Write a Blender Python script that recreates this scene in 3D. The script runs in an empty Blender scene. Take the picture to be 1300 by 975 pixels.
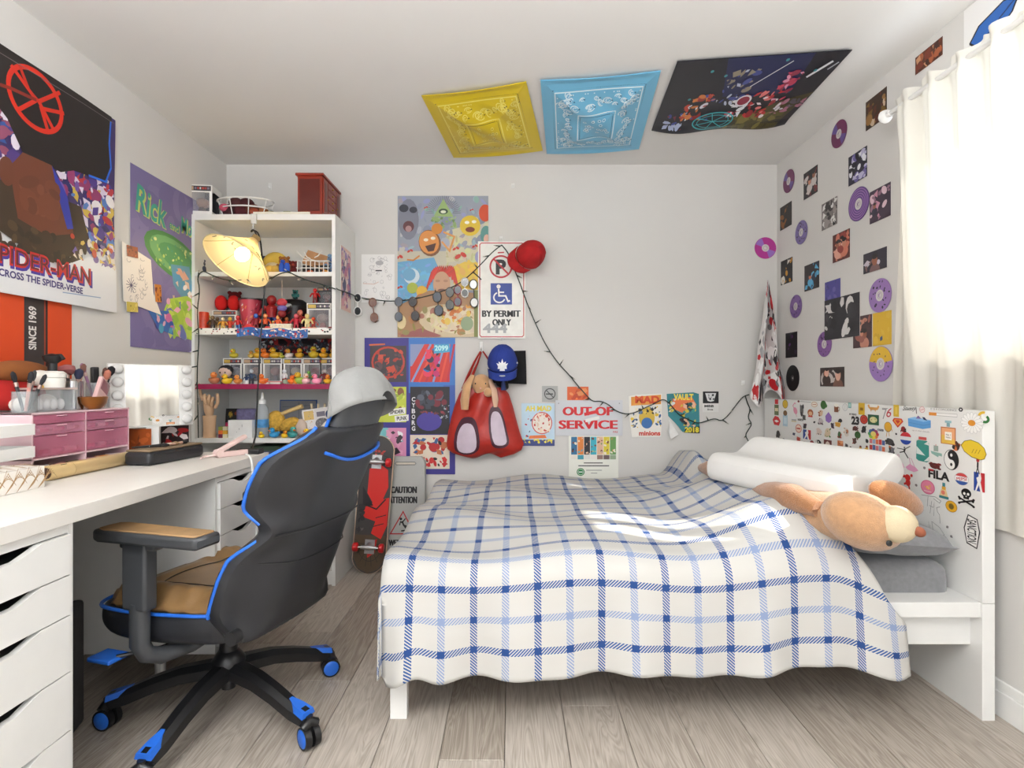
import bpy, bmesh, math, random
from mathutils import Vector as V, Matrix, Euler
PI = math.pi
scene = bpy.context.scene
COL = scene.collection
# ---------------------------------------------------------------- camera, world, lights, exposure
F, EYE = 704.0, 1.10                       # focal length in pixels of a 1300 px wide frame, eye height
cam = bpy.data.cameras.new('camera'); camo = bpy.data.objects.new('camera', cam); COL.objects.link(camo)
camo.location = (0, 0, EYE); camo.rotation_euler = (PI/2, 0, 0)
cam.sensor_width = 36.0; cam.lens = 36.0*F/1300.0; cam.clip_start = .02
scene.camera = camo
scene.view_settings.view_transform = 'Standard'; scene.view_settings.look = 'None'
scene.view_settings.gamma = 1.0; scene.view_settings.use_curve_mapping = False
scene.view_settings.exposure = 0.08
w = bpy.data.worlds.new('daylight'); scene.world = w; w.use_nodes = True
w.node_tree.nodes['Background'].inputs[0].default_value = (.80, .90, 1.0, 1); w.node_tree.nodes['Background'].inputs[1].default_value = 1.6
def area(name, loc, rot, sx, sy, power, col):
    l = bpy.data.lights.new(name, 'AREA'); l.shape = 'RECTANGLE'; l.size = sx; l.size_y = sy; l.energy = power; l.color = col
    o = bpy.data.objects.new(name, l); COL.objects.link(o); o.location = loc; o.rotation_euler = rot
area('window_skylight', (1.90, 1.25, 1.75), (0, PI/2, 0), 1.15, 1.9, 32, (.93, .97, 1.0))
area('rear_fill_light', (0, -1.50, 1.45), (PI/2, 0, 0), 2.9, 1.8, 34, (.97, .985, 1.0))  # fill light shining in through the added rear window
sl = bpy.data.lights.new('sun', 'SUN'); sl.energy = 8.0; sl.angle = .012; sl.color = (1, .95, .86)
so = bpy.data.objects.new('sun', sl); COL.objects.link(so)
so.rotation_euler = V((-1.0, .70, -1.12)).to_track_quat('-Z', 'Y').to_euler()
# ---------------------------------------------------------------- helpers
def lin(c):
    return tuple(((x/255.)/12.92 if x <= 10 else ((x/255.+.055)/1.055)**2.4) for x in c[:3])
_m = {}
def mat(name, c, rough=.5, metal=0., var=.06, scale=18., bump=0., bscale=120., trans=0., emit=0., alpha=1., sheen=0., coat=0.):
    if name in _m: return _m[name]
    m = bpy.data.materials.new(name); m.use_nodes = True; nt = m.node_tree; b = nt.nodes['Principled BSDF']
    l = lin(c)
    tc = nt.nodes.new('ShaderNodeTexCoord'); n = nt.nodes.new('ShaderNodeTexNoise'); n.inputs['Scale'].default_value = scale; n.inputs['Detail'].default_value = 4
    nt.links.new(tc.outputs['Object'], n.inputs['Vector'])
    r = nt.nodes.new('ShaderNodeValToRGB'); r.color_ramp.elements[0].position = .3; r.color_ramp.elements[1].position = .7
    r.color_ramp.elements[0].color = tuple(x*(1-var) for x in l)+(1,); r.color_ramp.elements[1].color = tuple(min(1, x*(1+var)) for x in l)+(1,)
    nt.links.new(n.outputs['Fac'], r.inputs['Fac']); nt.links.new(r.outputs['Color'], b.inputs['Base Color'])
    b.inputs['Roughness'].default_value = rough; b.inputs['Metallic'].default_value = metal
    b.inputs['Transmission Weight'].default_value = trans; b.inputs['Alpha'].default_value = alpha
    b.inputs['Sheen Weight'].default_value = sheen; b.inputs['Coat Weight'].default_value = coat
    if emit: b.inputs['Emission Color'].default_value = l+(1,); b.inputs['Emission Strength'].default_value = emit
    if bump:
        n2 = nt.nodes.new('ShaderNodeTexNoise'); n2.inputs['Scale'].default_value = bscale; n2.inputs['Detail'].default_value = 5
        nt.links.new(tc.outputs['Object'], n2.inputs['Vector'])
        bp = nt.nodes.new('ShaderNodeBump'); bp.inputs['Strength'].default_value = bump; bp.inputs['Distance'].default_value = .01
        nt.links.new(n2.outputs['Fac'], bp.inputs['Height']); nt.links.new(bp.outputs['Normal'], b.inputs['Normal'])
    _m[name] = m; return m
def cmat(c, rough=.45, **k): return mat('plain_%d_%d_%d_%d' % (c[0], c[1], c[2], int(rough*100)), c, rough, **k)
class Nd:                                   # tiny arithmetic wrapper over math nodes
    def __init__(s, nt, sock): s.nt = nt; s.s = sock
    def op(s, o, *a):
        n = s.nt.nodes.new('ShaderNodeMath'); n.operation = o
        s.nt.links.new(s.s, n.inputs[0])
        for i, x in enumerate(a):
            if isinstance(x, Nd): s.nt.links.new(x.s, n.inputs[i+1])
            else: n.inputs[i+1].default_value = x
        return Nd(s.nt, n.outputs[0])
    def __add__(s, o): return s.op('ADD', o)
    def __sub__(s, o): return s.op('SUBTRACT', o)
    def __mul__(s, o): return s.op('MULTIPLY', o)
    def frac(s): return s.op('FRACT')
    def abs(s): return s.op('ABSOLUTE')
    def lt(s, o): return s.op('LESS_THAN', o)
    def gt(s, o): return s.op('GREATER_THAN', o)
    def max(s, o): return s.op('MAXIMUM', o)
def mixc(nt, fac, a, b):
    n = nt.nodes.new('ShaderNodeMix'); n.data_type = 'RGBA'
    for i, x in ((0, fac), (6, a), (7, b)):
        if isinstance(x, Nd): nt.links.new(x.s, n.inputs[i])
        elif isinstance(x, tuple): n.inputs[i].default_value = x if len(x) == 4 else x+(1,)
        elif isinstance(x, (int, float)): n.inputs[i].default_value = x
        else: nt.links.new(x, n.inputs[i])
    return n.outputs[2]
def sm(a, b, x):
    t = max(0., min(1., (x-a)/(b-a))); return t*t*(3-2*t)
def interp(tab, x):
    if x <= tab[0][0]: return tab[0][1]
    for (a, p), (b, q) in zip(tab, tab[1:]):
        if x <= b: return p+(q-p)*(x-a)/(b-a)
    return tab[-1][1]
class MB:
    def __init__(s): s.v = []; s.f = []
    def add(s, vs, fs, M=None):
        o = len(s.v)
        s.v += [tuple(M @ V(p)) if M else tuple(p) for p in vs]
        s.f += [tuple(i+o for i in f) for f in fs]; return s
    def box(s, x0, x1, y0, y1, z0, z1, M=None):
        return s.add([(x0,y0,z0),(x1,y0,z0),(x1,y1,z0),(x0,y1,z0),(x0,y0,z1),(x1,y0,z1),(x1,y1,z1),(x0,y1,z1)],
                     [(3,2,1,0),(4,5,6,7),(0,1,5,4),(1,2,6,5),(2,3,7,6),(3,0,4,7)], M)
    def tube(s, pts, r, n=8, closed=False, M=None, flat=1.0):
        pts = [V(p) for p in pts]; m = len(pts); vs = []; fs = []
        up = None
        for i, p in enumerate(pts):
            a = pts[(i-1) % m] if (closed or i > 0) else p; b = pts[(i+1) % m] if (closed or i < m-1) else p
            t = (b-a); t = t.normalized() if t.length > 1e-9 else V((0,0,1))
            if up is None:
                up = V((0,0,1)) if abs(t.z) < .9 else V((1,0,0))
            x = up - t*up.dot(t)
            x = x.normalized() if x.length > 1e-6 else t.orthogonal().normalized()
            up = x; y = t.cross(x)
            rr = r[i] if isinstance(r, (list, tuple)) else r
            for k in range(n):
                an = 2*PI*k/n; vs.append(p+x*(math.cos(an)*rr*flat)+y*(math.sin(an)*rr))
        for i in range(m if closed else m-1):
            j = (i+1) % m
            for k in range(n):
                l = (k+1) % n; fs.append((i*n+k, i*n+l, j*n+l, j*n+k))
        if not closed:
            fs.append(tuple(range(n))[::-1]); fs.append(tuple((m-1)*n+k for k in range(n)))
        return s.add(vs, fs, M)
    def cyl(s, p0, p1, r0, r1=None, n=16, M=None): return s.tube([p0, p1], [r0, r0 if r1 is None else r1], n, M=M)
    def lathe(s, prof, n=20, M=None, sx=1., sy=1.):
        vs = []; fs = []
        for r, z in prof:
            for k in range(n):
                a = 2*PI*k/n; vs.append((max(r, 1e-5)*math.cos(a)*sx, max(r, 1e-5)*math.sin(a)*sy, z))
        for i in range(len(prof)-1):
            for k in range(n):
                l = (k+1) % n; fs.append((i*n+k, i*n+l, (i+1)*n+l, (i+1)*n+k))
        fs.append(tuple(range(n))[::-1]); fs.append(tuple((len(prof)-1)*n+k for k in range(n)))
        return s.add(vs, fs, M)
    def ell(s, c, r, n=14, m=9, M=None):
        T = Matrix.Translation(V(c)) @ Matrix.Diagonal((r[0], r[1], r[2], 1))
        if M: T = M @ T
        return s.lathe([(math.sin(PI*i/m), -math.cos(PI*i/m)) for i in range(m+1)], n, T)
    def prism(s, poly, z0, z1, M=None):
        n = len(poly)
        vs = [(x, y, z0) for x, y in poly]+[(x, y, z1) for x, y in poly]
        fs = [tuple(range(n))[::-1], tuple(range(n, 2*n))]+[(i, (i+1) % n, n+(i+1) % n, n+i) for i in range(n)]
        return s.add(vs, fs, M)
    def grid(s, nx, ny, fn, M=None):
        vs = [fn(i/nx, j/ny) for j in range(ny+1) for i in range(nx+1)]
        fs = [(j*(nx+1)+i, j*(nx+1)+i+1, (j+1)*(nx+1)+i+1, (j+1)*(nx+1)+i) for j in range(ny) for i in range(nx)]
        return s.add(vs, fs, M)
    def build(s, name, m, parent=None, smooth=True, bevel=0., sub=0, solid=0., seg=2, angle=40, off=-1.):
        me = bpy.data.meshes.new(name); me.from_pydata(s.v, [], s.f)
        me.validate()
        if smooth:
            me.polygons.foreach_set('use_smooth', [True]*len(me.polygons)); me.set_sharp_from_angle(angle=math.radians(angle))
        me.materials.append(m)
        o = bpy.data.objects.new(name, me); COL.objects.link(o)
        if parent: o.parent = parent
        if bevel:
            b = o.modifiers.new('bevel', 'BEVEL'); b.width = bevel; b.segments = seg; b.limit_method = 'ANGLE'; b.angle_limit = math.radians(40)
        if solid:
            b = o.modifiers.new('solid', 'SOLIDIFY'); b.thickness = solid; b.offset = off
        if sub:
            b = o.modifiers.new('sub', 'SUBSURF'); b.levels = sub; b.render_levels = sub
        return o
def tag(o, label, cat, group=None):
    o['label'] = label; o['category'] = cat
    if group: o['group'] = group
    return o
def struct(o): o['kind'] = 'structure'; return o
def thing(name, label, cat, loc=(0,0,0), rz=0., group=None, rot=None, scale=1.):
    o = bpy.data.objects.new(name, None); COL.objects.link(o); o.location = loc; o.empty_display_size = .05
    o.rotation_euler = rot if rot else (0, 0, rz); o.scale = (scale,)*3
    return tag(o, label, cat, group)
def dup(root, label, loc, rz=0., scale=None, mats=None, group=None, rot=None):
    def cp(o, par):
        c = o.copy(); COL.objects.link(c)
        if par: c.parent = par
        if c.type == 'MESH' and mats and o.name.split('.')[0] in mats:
            c.material_slots[0].link = 'OBJECT'; c.material_slots[0].material = mats[o.name.split('.')[0]]
        for ch in list(o.children): cp(ch, c)
        return c
    r = cp(root, None); r.location = loc; r.rotation_euler = rot if rot else (0, 0, rz); r['label'] = label
    if scale: r.scale = (scale,)*3
    if group: r['group'] = group
    return r
# ---------------------------------------------------------------- flat print drawn as layered ink polygons
def _ink():
    m = bpy.data.materials.new('printing_ink'); m.use_nodes = True; nt = m.node_tree; b = nt.nodes['Principled BSDF']
    a = nt.nodes.new('ShaderNodeAttribute'); a.attribute_name = 'Col'; nt.links.new(a.outputs['Color'], b.inputs['Base Color'])
    b.inputs['Roughness'].default_value = .45; return m
INK = _ink()
_tx = {}
def glyphs(body, bold=0., shear=0.):
    k = (body, bold, shear)
    if k not in _tx:
        c = bpy.data.curves.new('t', 'FONT'); c.body = body; c.size = 1; c.offset = bold; c.shear = shear; c.resolution_u = 3
        o = bpy.data.objects.new('t', c); me = bpy.data.meshes.new_from_object(o)
        vs = [(v.co.x, v.co.y) for v in me.vertices]; fs = [tuple(p.vertices) for p in me.polygons]
        bpy.data.objects.remove(o); bpy.data.curves.remove(c); bpy.data.meshes.remove(me)
        x0 = min(v[0] for v in vs); x1 = max(v[0] for v in vs); y0 = min(v[1] for v in vs); y1 = max(v[1] for v in vs)
        _tx[k] = ([((x-x0)/(x1-x0), (y-y0)/(y1-y0)) for x, y in vs], fs, (x1-x0)/(y1-y0))
    return _tx[k]
class Cv:                                   # canvas: x to the right, y downwards, in sheet units w x h
    def __init__(s, w=100., h=100.): s.w = w; s.h = h; s.clip = True; s.art = []; s.txt = []; s.n = 0
    def _p(s, vs, fs, c, t=False):
        s.n += 1; (s.txt if t else s.art).append((vs, fs, lin(c), s.n)); return s
    def poly(s, pts, c):                     # clipped to the sheet
        P = list(pts)
        if s.clip and not all(0 <= x <= s.w and 0 <= y <= s.h for x, y in P):
            for ax, lim, sg in ((0, 0., 1), (0, s.w, -1), (1, 0., 1), (1, s.h, -1)):
                Q = []
                for a, b in zip(P, P[1:]+P[:1]):
                    ia, ib = (a[ax]-lim)*sg >= 0, (b[ax]-lim)*sg >= 0
                    if ia: Q.append(a)
                    if ia != ib:
                        t = (lim-a[ax])/(b[ax]-a[ax]); Q.append((a[0]+(b[0]-a[0])*t, a[1]+(b[1]-a[1])*t))
                P = Q
                if len(P) < 3: return s
        return s._p(P, [tuple(range(len(P)))], c)
    def dabs(s, x0, y0, x1, y1, base, n, r0, r1, seed, amp=18):   # painterly strokes in shades of one colour
        R = random.Random(seed); pal = [tuple(max(0, min(255, v+R.randint(-amp, amp))) for v in base) for _ in range(6)]
        return s.scat(x0, y0, x1, y1, pal, n, r0, r1, seed, 'ell', 4.)
    def rect(s, x0, y0, x1, y1, c): return s.poly([(x0,y0),(x0,y1),(x1,y1),(x1,y0)], c)
    def ell(s, x, y, rx, ry, c, rot=0., n=18, a0=0., a1=360.):
        r = math.radians(rot); ps = []
        m = n+1 if a1-a0 < 360 else n
        for i in range(m):
            a = math.radians(a0+(a1-a0)*i/n); u, v = rx*math.cos(a), ry*math.sin(a)
            ps.append((x+u*math.cos(r)-v*math.sin(r), y+u*math.sin(r)+v*math.cos(r)))
        return s.poly(ps, c)
    def line(s, pts, wd, c, closed=False, t=False):
        vs = []; fs = []; P = list(pts); n = len(P)       # mitred strip, no overlapping quads
        for i in range(n):
            a = P[i-1] if (closed or i) else None; b = P[(i+1) % n] if (closed or i < n-1) else None; p = P[i]; N = []
            for q, r in ((a, p), (p, b)):
                if q is None or r is None: continue
                d = math.hypot(r[0]-q[0], r[1]-q[1]) or 1e-6; N.append((-(r[1]-q[1])/d, (r[0]-q[0])/d))
            if len(N) == 2:
                mx, my = N[0][0]+N[1][0], N[0][1]+N[1][1]; k = 2/max(mx*mx+my*my, .8); mx, my = mx*k, my*k
            else: mx, my = N[0]
            vs += [(p[0]+mx*wd/2, p[1]+my*wd/2), (p[0]-mx*wd/2, p[1]-my*wd/2)]
        for i in range(n if closed else n-1): j = (i+1) % n; fs.append((2*i, 2*j, 2*j+1, 2*i+1))
        return s._p(vs, fs, c, t)
    def ring(s, x, y, rx, ry, wd, c, rot=0., n=24, a0=0., a1=360.):
        r = math.radians(rot); ps = []
        for i in range(n+1):
            a = math.radians(a0+(a1-a0)*i/n); u, v = rx*math.cos(a), ry*math.sin(a)
            ps.append((x+u*math.cos(r)-v*math.sin(r), y+u*math.sin(r)+v*math.cos(r)))
        return s.line(ps, wd, c)
    def text(s, body, x0, y0, x1, y1, c, bold=.02, shear=0., rot=0., fit=True):
        vs, fs, asp = glyphs(body, bold, shear); w, h = x1-x0, y1-y0
        cx, cy = (x0+x1)/2, (y0+y1)/2; r = math.radians(rot)
        out = []
        for u, v in vs:
            a, b = (u-.5)*w, (.5-v)*h
            out.append((cx+a*math.cos(r)-b*math.sin(r), cy+a*math.sin(r)+b*math.cos(r)))
        return s._p(out, fs, c, True)
    def heavy(s, body, x0, y0, x1, y1, c, k=.05, rot=0.):      # bold lettering: three copies a hair apart
        d = k*(y1-y0)
        for j in (-1, 0, 1): s.text(body, x0+d*(j+1), y0, x1+d*(j-1), y1, c, .012, rot=rot)
        return s
    def scat(s, x0, y0, x1, y1, pal, n, r0, r1, seed=1, kind='mix', asp=2.2):
        R = random.Random(seed)
        for i in range(n):
            x, y = R.uniform(x0, x1), R.uniform(y0, y1); a = R.uniform(r0, r1); b = a/R.uniform(1, asp); c = R.choice(pal); ro = R.uniform(0, 180)
            x = min(max(x, x0+a*.8), x1-a*.8) if x1-x0 > 2*a else (x0+x1)/2; y = min(max(y, y0+a*.8), y1-a*.8) if y1-y0 > 2*a else (y0+y1)/2
            if kind == 'ell' or (kind == 'mix' and i % 2): s.ell(x, y, a*.8, b*.8, c, ro, 10)
            else:
                k = R.randint(3, 5); s.ell(x, y, a*.8, b*.8, c, ro, k)
        return s
    def emit(s, parent, W, H, warp=None, z0=.0004, step=1.5e-5, maxe=.04, names=('artwork', 'lettering')):
        made = []
        for nm, L in ((names[0], s.art), (names[1], s.txt)):
            if not L: continue
            vs = []; fs = []; cs = []
            for pv, pf, c, i in L:
                o = len(vs); z = z0+i*step
                vs += [((x/s.w-.5)*W, (.5-y/s.h)*H, z) for x, y in pv]
                for f in pf:
                    f2 = tuple(j+o for j in f)
                    ar = sum(vs[f2[k]][0]*vs[f2[(k+1) % len(f2)]][1]-vs[f2[(k+1) % len(f2)]][0]*vs[f2[k]][1] for k in range(len(f2)))
                    fs.append(f2 if ar > 0 else f2[::-1]); cs.append(c)
            me = bpy.data.meshes.new(nm); me.from_pydata(vs, [], fs)
            at_ = me.attributes.new('Col', 'FLOAT_COLOR', 'CORNER'); dat = []
            for f, c in zip(fs, cs): dat += list(c+(1.,))*len(f)
            at_.data.foreach_set('color', dat)
            if warp:
                bm = bmesh.new(); bm.from_mesh(me); bmesh.ops.triangulate(bm, faces=bm.faces[:])
                for _ in range(6):
                    es = [e for e in bm.edges if e.calc_length() > maxe]
                    if not es: break
                    bmesh.ops.subdivide_edges(bm, edges=es, cuts=1); bmesh.ops.triangulate(bm, faces=[f for f in bm.faces if len(f.verts) > 3])
                for v in bm.verts:
                    p = warp(v.co.x, v.co.y); v.co = V((p[0], p[1], p[2]+v.co.z))
                bm.to_mesh(me); bm.free()
            me.materials.append(INK)
            o = bpy.data.objects.new(nm, me); COL.objects.link(o); o.parent = parent; made.append(o)
        return made
XL, XR, YB, ZC = -1.75, 1.625, 3.40, 2.445
ROT = {'back': Matrix(((1,0,0),(0,0,-1),(0,1,0))), 'left': Matrix(((0,0,1),(1,0,0),(0,1,0))), 'right': Matrix(((0,0,-1),(-1,0,0),(0,1,0))),
       'ceil': Matrix(((1,0,0),(0,-1,0),(0,0,-1)))}
def bw(px, py, Y=YB): return (px-650)*Y/F, EYE-(py-487.5)*Y/F          # point at depth Y -> x, z
def sw(px, py, X): Y = F*X/(px-650); return Y, EYE-(py-487.5)*Y/F        # point on a side wall plane -> y, z
def cl(px, py): Y = F*(ZC-EYE)/(487.5-py); return (px-650)*Y/F, Y         # point on the ceiling -> x, y
def place(o, plane, p, rot=0.):
    M = ROT[plane].to_4x4() @ Matrix.Rotation(rot, 4, 'Z'); M.translation = V(p); o.matrix_world = M; return o
def sheet(name, label, cat, plane, p, W, H, cv=None, c=(240,238,232), t=.0015, rot=0., group=None, warp=None, poly=None, m=None, rough=.5, bevel=0.):
    mb = MB()
    if poly: mb.prism([((x/cv.w-.5)*W, (.5-y/cv.h)*H) for x, y in poly], -t, 0)
    elif warp:
        n = 56
        mb.grid(n, n, lambda u, v: warp((u-.5)*W, (v-.5)*H))
    else: mb.box(-W/2, W/2, -H/2, H/2, -t, 0)
    o = mb.build(name, m or cmat(c, rough), smooth=bool(warp), solid=t if warp else 0, bevel=bevel)
    tag(o, label, cat, group); place(o, plane, p, rot)
    if cv: cv.emit(o, W, H, warp, z0=.0018 if warp else .0004, maxe=.022 if warp else .04)
    return o
# ---------------------------------------------------------------- materials of the room
WALL = mat('wall_paint', (214,211,207), .85, var=.012, scale=2.5, bump=.03, bscale=350)
CEIL = mat('ceiling_paint', (226,224,221), .9, var=.01, scale=2, bump=.03, bscale=300)
WHITE = mat('white_lacquer', (232,231,228), .35, var=.01)
TRIM = mat('white_trim', (235,234,231), .4, var=.01)
BLACK = mat('black_plastic', (26,26,28), .45)
def wood_floor():
    m = bpy.data.materials.new('grey_oak_laminate'); m.use_nodes = True; nt = m.node_tree; b = nt.nodes['Principled BSDF']; L = nt.links.new
    tc = nt.nodes.new('ShaderNodeTexCoord'); oi = nt.nodes.new('ShaderNodeObjectInfo')
    mp = nt.nodes.new('ShaderNodeMapping'); mp.inputs['Scale'].default_value = (9, .75, 1)
    cb = nt.nodes.new('ShaderNodeCombineXYZ'); r = Nd(nt, oi.outputs['Random'])
    L((r*37.).s, cb.inputs[0]); L((r*91.).s, cb.inputs[1]); L(cb.outputs[0], mp.inputs['Location']); L(tc.outputs['Object'], mp.inputs['Vector'])
    n1 = nt.nodes.new('ShaderNodeTexNoise'); n1.inputs['Scale'].default_value = 1.6; n1.inputs['Detail'].default_value = 3; n1.inputs['Distortion'].default_value = 1.2
    L(mp.outputs[0], n1.inputs['Vector'])
    wv = (Nd(nt, n1.outputs['Fac'])*11.).frac()
    ring = (wv-.5).abs()*2.
    mp2 = nt.nodes.new('ShaderNodeMapping'); mp2.inputs['Scale'].default_value = (160, 5, 1); L(cb.outputs[0], mp2.inputs['Location']); L(tc.outputs['Object'], mp2.inputs['Vector'])
    n2 = nt.nodes.new('ShaderNodeTexNoise'); n2.inputs['Scale'].default_value = 1.; n2.inputs['Detail'].default_value = 4; L(mp2.outputs[0], n2.inputs['Vector'])
    fac = ring*.35+Nd(nt, n2.outputs['Fac'])*.65+(r-.5)*.35
    rp = nt.nodes.new('ShaderNodeValToRGB'); e = rp.color_ramp.elements
    e[0].position = .2; e[0].color = lin((142,131,120))+(1,); e[1].position = .85; e[1].color = lin((190,181,171))+(1,)
    k = rp.color_ramp.elements.new(.5); k.color = lin((168,158,147))+(1,)
    L(fac.s, rp.inputs['Fac']); L(rp.outputs['Color'], b.inputs['Base Color']); b.inputs['Roughness'].default_value = .42
    bp = nt.nodes.new('ShaderNodeBump'); bp.inputs['Strength'].default_value = .12; bp.inputs['Distance'].default_value = .002
    L(n2.outputs['Fac'], bp.inputs['Height']); L(bp.outputs['Normal'], b.inputs['Normal'])
    return m
# ---------------------------------------------------------------- shell
YF = -1.30
fl = struct(MB().box(XL-.1, XR+.1, YF-.1, YB+.1, -.05, -.010).build('floor', mat('underlay', (70,62,55), .9), smooth=False))
WOOD = wood_floor(); _pl = {}; R = random.Random(4); PWD = .192; x = XL
col_i = 0
while x < XR:
    x1 = min(x+PWD, XR); y = YF-R.uniform(0, 1.2)
    while y < YB:
        a, b = max(y, YF), min(y+1.28, YB); y += 1.28
        if b-a < .02: continue
        k = (round(x1-x, 4), round(b-a, 4)); g = .0008; c = .0015
        if k not in _pl:
            W, H = k; mb = MB()
            o_ = [(-W/2+g,-H/2+g,-.01),(W/2-g,-H/2+g,-.01),(W/2-g,H/2-g,-.01),(-W/2+g,H/2-g,-.01)]
            m_ = [(px, py, -c) for px, py, _ in o_]; t_ = [(px-math.copysign(c, px), py-math.copysign(c, py), 0) for px, py, _ in o_]
            mb.add(o_+m_+t_, [(3,2,1,0),(8,9,10,11)]+[(q*4+i, q*4+(i+1) % 4, q*4+4+(i+1) % 4, q*4+4+i) for q in (0,1) for i in range(4)])
            p = mb.build('plank', WOOD, smooth=False); _pl[k] = p.data
        else:
            p = bpy.data.objects.new('plank', _pl[k]); COL.objects.link(p)
        p.parent = fl; p.location = ((x+x1)/2, (a+b)/2, 0)
    x = x1
struct(MB().box(XL-.12, XR+.12, YF-.12, YB+.12, ZC, ZC+.1).build('ceiling', CEIL, smooth=False))
struct(MB().box(XL-.12, XR+.12, YB, YB+.12, -.05, ZC).build('wall_back', WALL, smooth=False))
struct(MB().box(XL-.12, XL, YF, YB, -.05, ZC).build('wall_left', WALL, smooth=False))
WY0, WY1, WZ0, WZ1 = .35, 2.17, 1.20, 2.20
wr = MB()
for a in ((YF, WY0, -.05, ZC), (WY1, YB, -.05, ZC), (WY0, WY1, -.05, WZ0), (WY0, WY1, WZ1, ZC)): wr.box(XR, XR+.14, *a)
struct(wr.build('wall_right', WALL, smooth=False))
FX0, FX1, FZ0, FZ1 = -1.35, 1.35, .62, 2.20
wf = MB()
for a in ((XL, FX0, -.05, ZC), (FX1, XR, -.05, ZC), (FX0, FX1, -.05, FZ0), (FX0, FX1, FZ1, ZC)): wf.box(a[0], a[1], YF-.12, YF, a[2], a[3])
struct(wf.build('wall_front', WALL, smooth=False))
def glass():
    m = bpy.data.materials.new('window_glass'); m.use_nodes = True; nt = m.node_tree
    for n in list(nt.nodes):
        if n.type == 'BSDF_PRINCIPLED': nt.nodes.remove(n)
    t = nt.nodes.new('ShaderNodeBsdfTransparent'); g = nt.nodes.new('ShaderNodeBsdfGlossy'); g.inputs['Roughness'].default_value = .02; x = nt.nodes.new('ShaderNodeMixShader')
    x.inputs[0].default_value = .06; nt.links.new(t.outputs[0], x.inputs[1]); nt.links.new(g.outputs[0], x.inputs[2]); nt.links.new(x.outputs[0], nt.nodes['Material Output'].inputs['Surface'])
    return m
GLASS = glass()
def clear(name, c, op):                        # see-through acrylic: part transparent, part glossy plastic
    if name in _m: return _m[name]
    m = mat(name, c, .12, var=.02); nt = m.node_tree; b = nt.nodes['Principled BSDF']; t = nt.nodes.new('ShaderNodeBsdfTransparent'); x = nt.nodes.new('ShaderNodeMixShader')
    x.inputs[0].default_value = op; nt.links.new(t.outputs[0], x.inputs[1]); nt.links.new(b.outputs[0], x.inputs[2]); nt.links.new(x.outputs[0], nt.nodes['Material Output'].inputs['Surface'])
    return m
ACRYL = clear('clear_acrylic', (215,222,226), .22)
def window(name, plane, a0, a1, z0, z1, d0, n):
    def bx(mb, u0, u1, v0, v1, e0, e1): return mb.box(e0, e1, u0, u1, v0, v1) if plane == 'x' else mb.box(u0, u1, e0, e1, v0, v1)
    f = MB(); t = .05
    bx(f, a0, a1, z0, z0+t, d0, d0+.06); bx(f, a0, a1, z1-t, z1, d0, d0+.06); bx(f, a0, a0+t, z0+t, z1-t, d0, d0+.06); bx(f, a1-t, a1, z0+t, z1-t, d0, d0+.06)
    for i in range(1, n):
        c = a0+(a1-a0)*i/n; bx(f, c-.02, c+.02, z0+t, z1-t, d0, d0+.06)
    o = struct(f.build(name, TRIM, smooth=False))
    for i in range(n):
        c0 = a0+(a1-a0)*i/n+.03; c1 = a0+(a1-a0)*(i+1)/n-.03; bx(MB(), c0, c1, z0+.04, z1-.04, d0+.028, d0+.032).build('pane', GLASS, o, smooth=False)
window('window_1', 'x', WY0, WY1, WZ0, WZ1, XR+.06, 2)
window('added_rear_window', 'y', FX0, FX1, FZ0, FZ1, YF-.11, 3)  # unseen window added behind the camera to let the fill light in
def baseboard(name, pts):
    mb = MB()
    for (x0, x1, y0, y1), d in pts:
        mb.box(x0, x1, y0, y1, 0, .085)
        if d == 'x': mb.box(x0 if x0 > 0 else x0, x1, y0, y1, .085, .10)
        x0b, x1b, y0b, y1b = x0, x1, y0, y1
        if d == 'r': mb.box(x0+.006, x1, y0, y1, .085, .118)
        elif d == 'l': mb.box(x0, x1-.006, y0, y1, .085, .118)
        else: mb.box(x0, x1, y0+.006, y1, .085, .118)
    return struct(mb.build(name, TRIM, smooth=False, bevel=.003))
baseboard('baseboard_right', [((XR-.016, XR, YF, YB), 'r')])
baseboard('baseboard_left', [((XL, XL+.016, YF, YB), 'l')])
baseboard('baseboard_back', [((XL+.016, XR-.016, YB-.016, YB), 'b')])
# ---------------------------------------------------------------- curtains
def curtain_mat():
    m = bpy.data.materials.new('sheer_cream_cotton'); m.use_nodes = True; nt = m.node_tree; L = nt.links.new
    b = nt.nodes['Principled BSDF']; b.inputs['Base Color'].default_value = lin((244,240,231))+(1,); b.inputs['Roughness'].default_value = .9
    t = nt.nodes.new('ShaderNodeBsdfTranslucent'); t.inputs[0].default_value = lin((176,172,162))+(1,)
    x = nt.nodes.new('ShaderNodeMixShader'); x.inputs[0].default_value = .30
    tc = nt.nodes.new('ShaderNodeTexCoord'); n = nt.nodes.new('ShaderNodeTexNoise'); mp = nt.nodes.new('ShaderNodeMapping'); mp.inputs['Scale'].default_value = (40, 40, 400)
    L(tc.outputs['Object'], mp.inputs[0]); L(mp.outputs[0], n.inputs['Vector']); n.inputs['Scale'].default_value = 1
    bp = nt.nodes.new('ShaderNodeBump'); bp.inputs['Strength'].default_value = .15; bp.inputs['Distance'].default_value = .002; L(n.outputs['Fac'], bp.inputs['Height']); L(bp.outputs[0], b.inputs['Normal'])
    L(b.outputs[0], x.inputs[1]); L(t.outputs[0], x.inputs[2]); L(x.outputs[0], nt.nodes['Material Output'].inputs['Surface'])
    return m
CURT = curtain_mat()
RODX, RODZ = 1.515, 2.185
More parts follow.
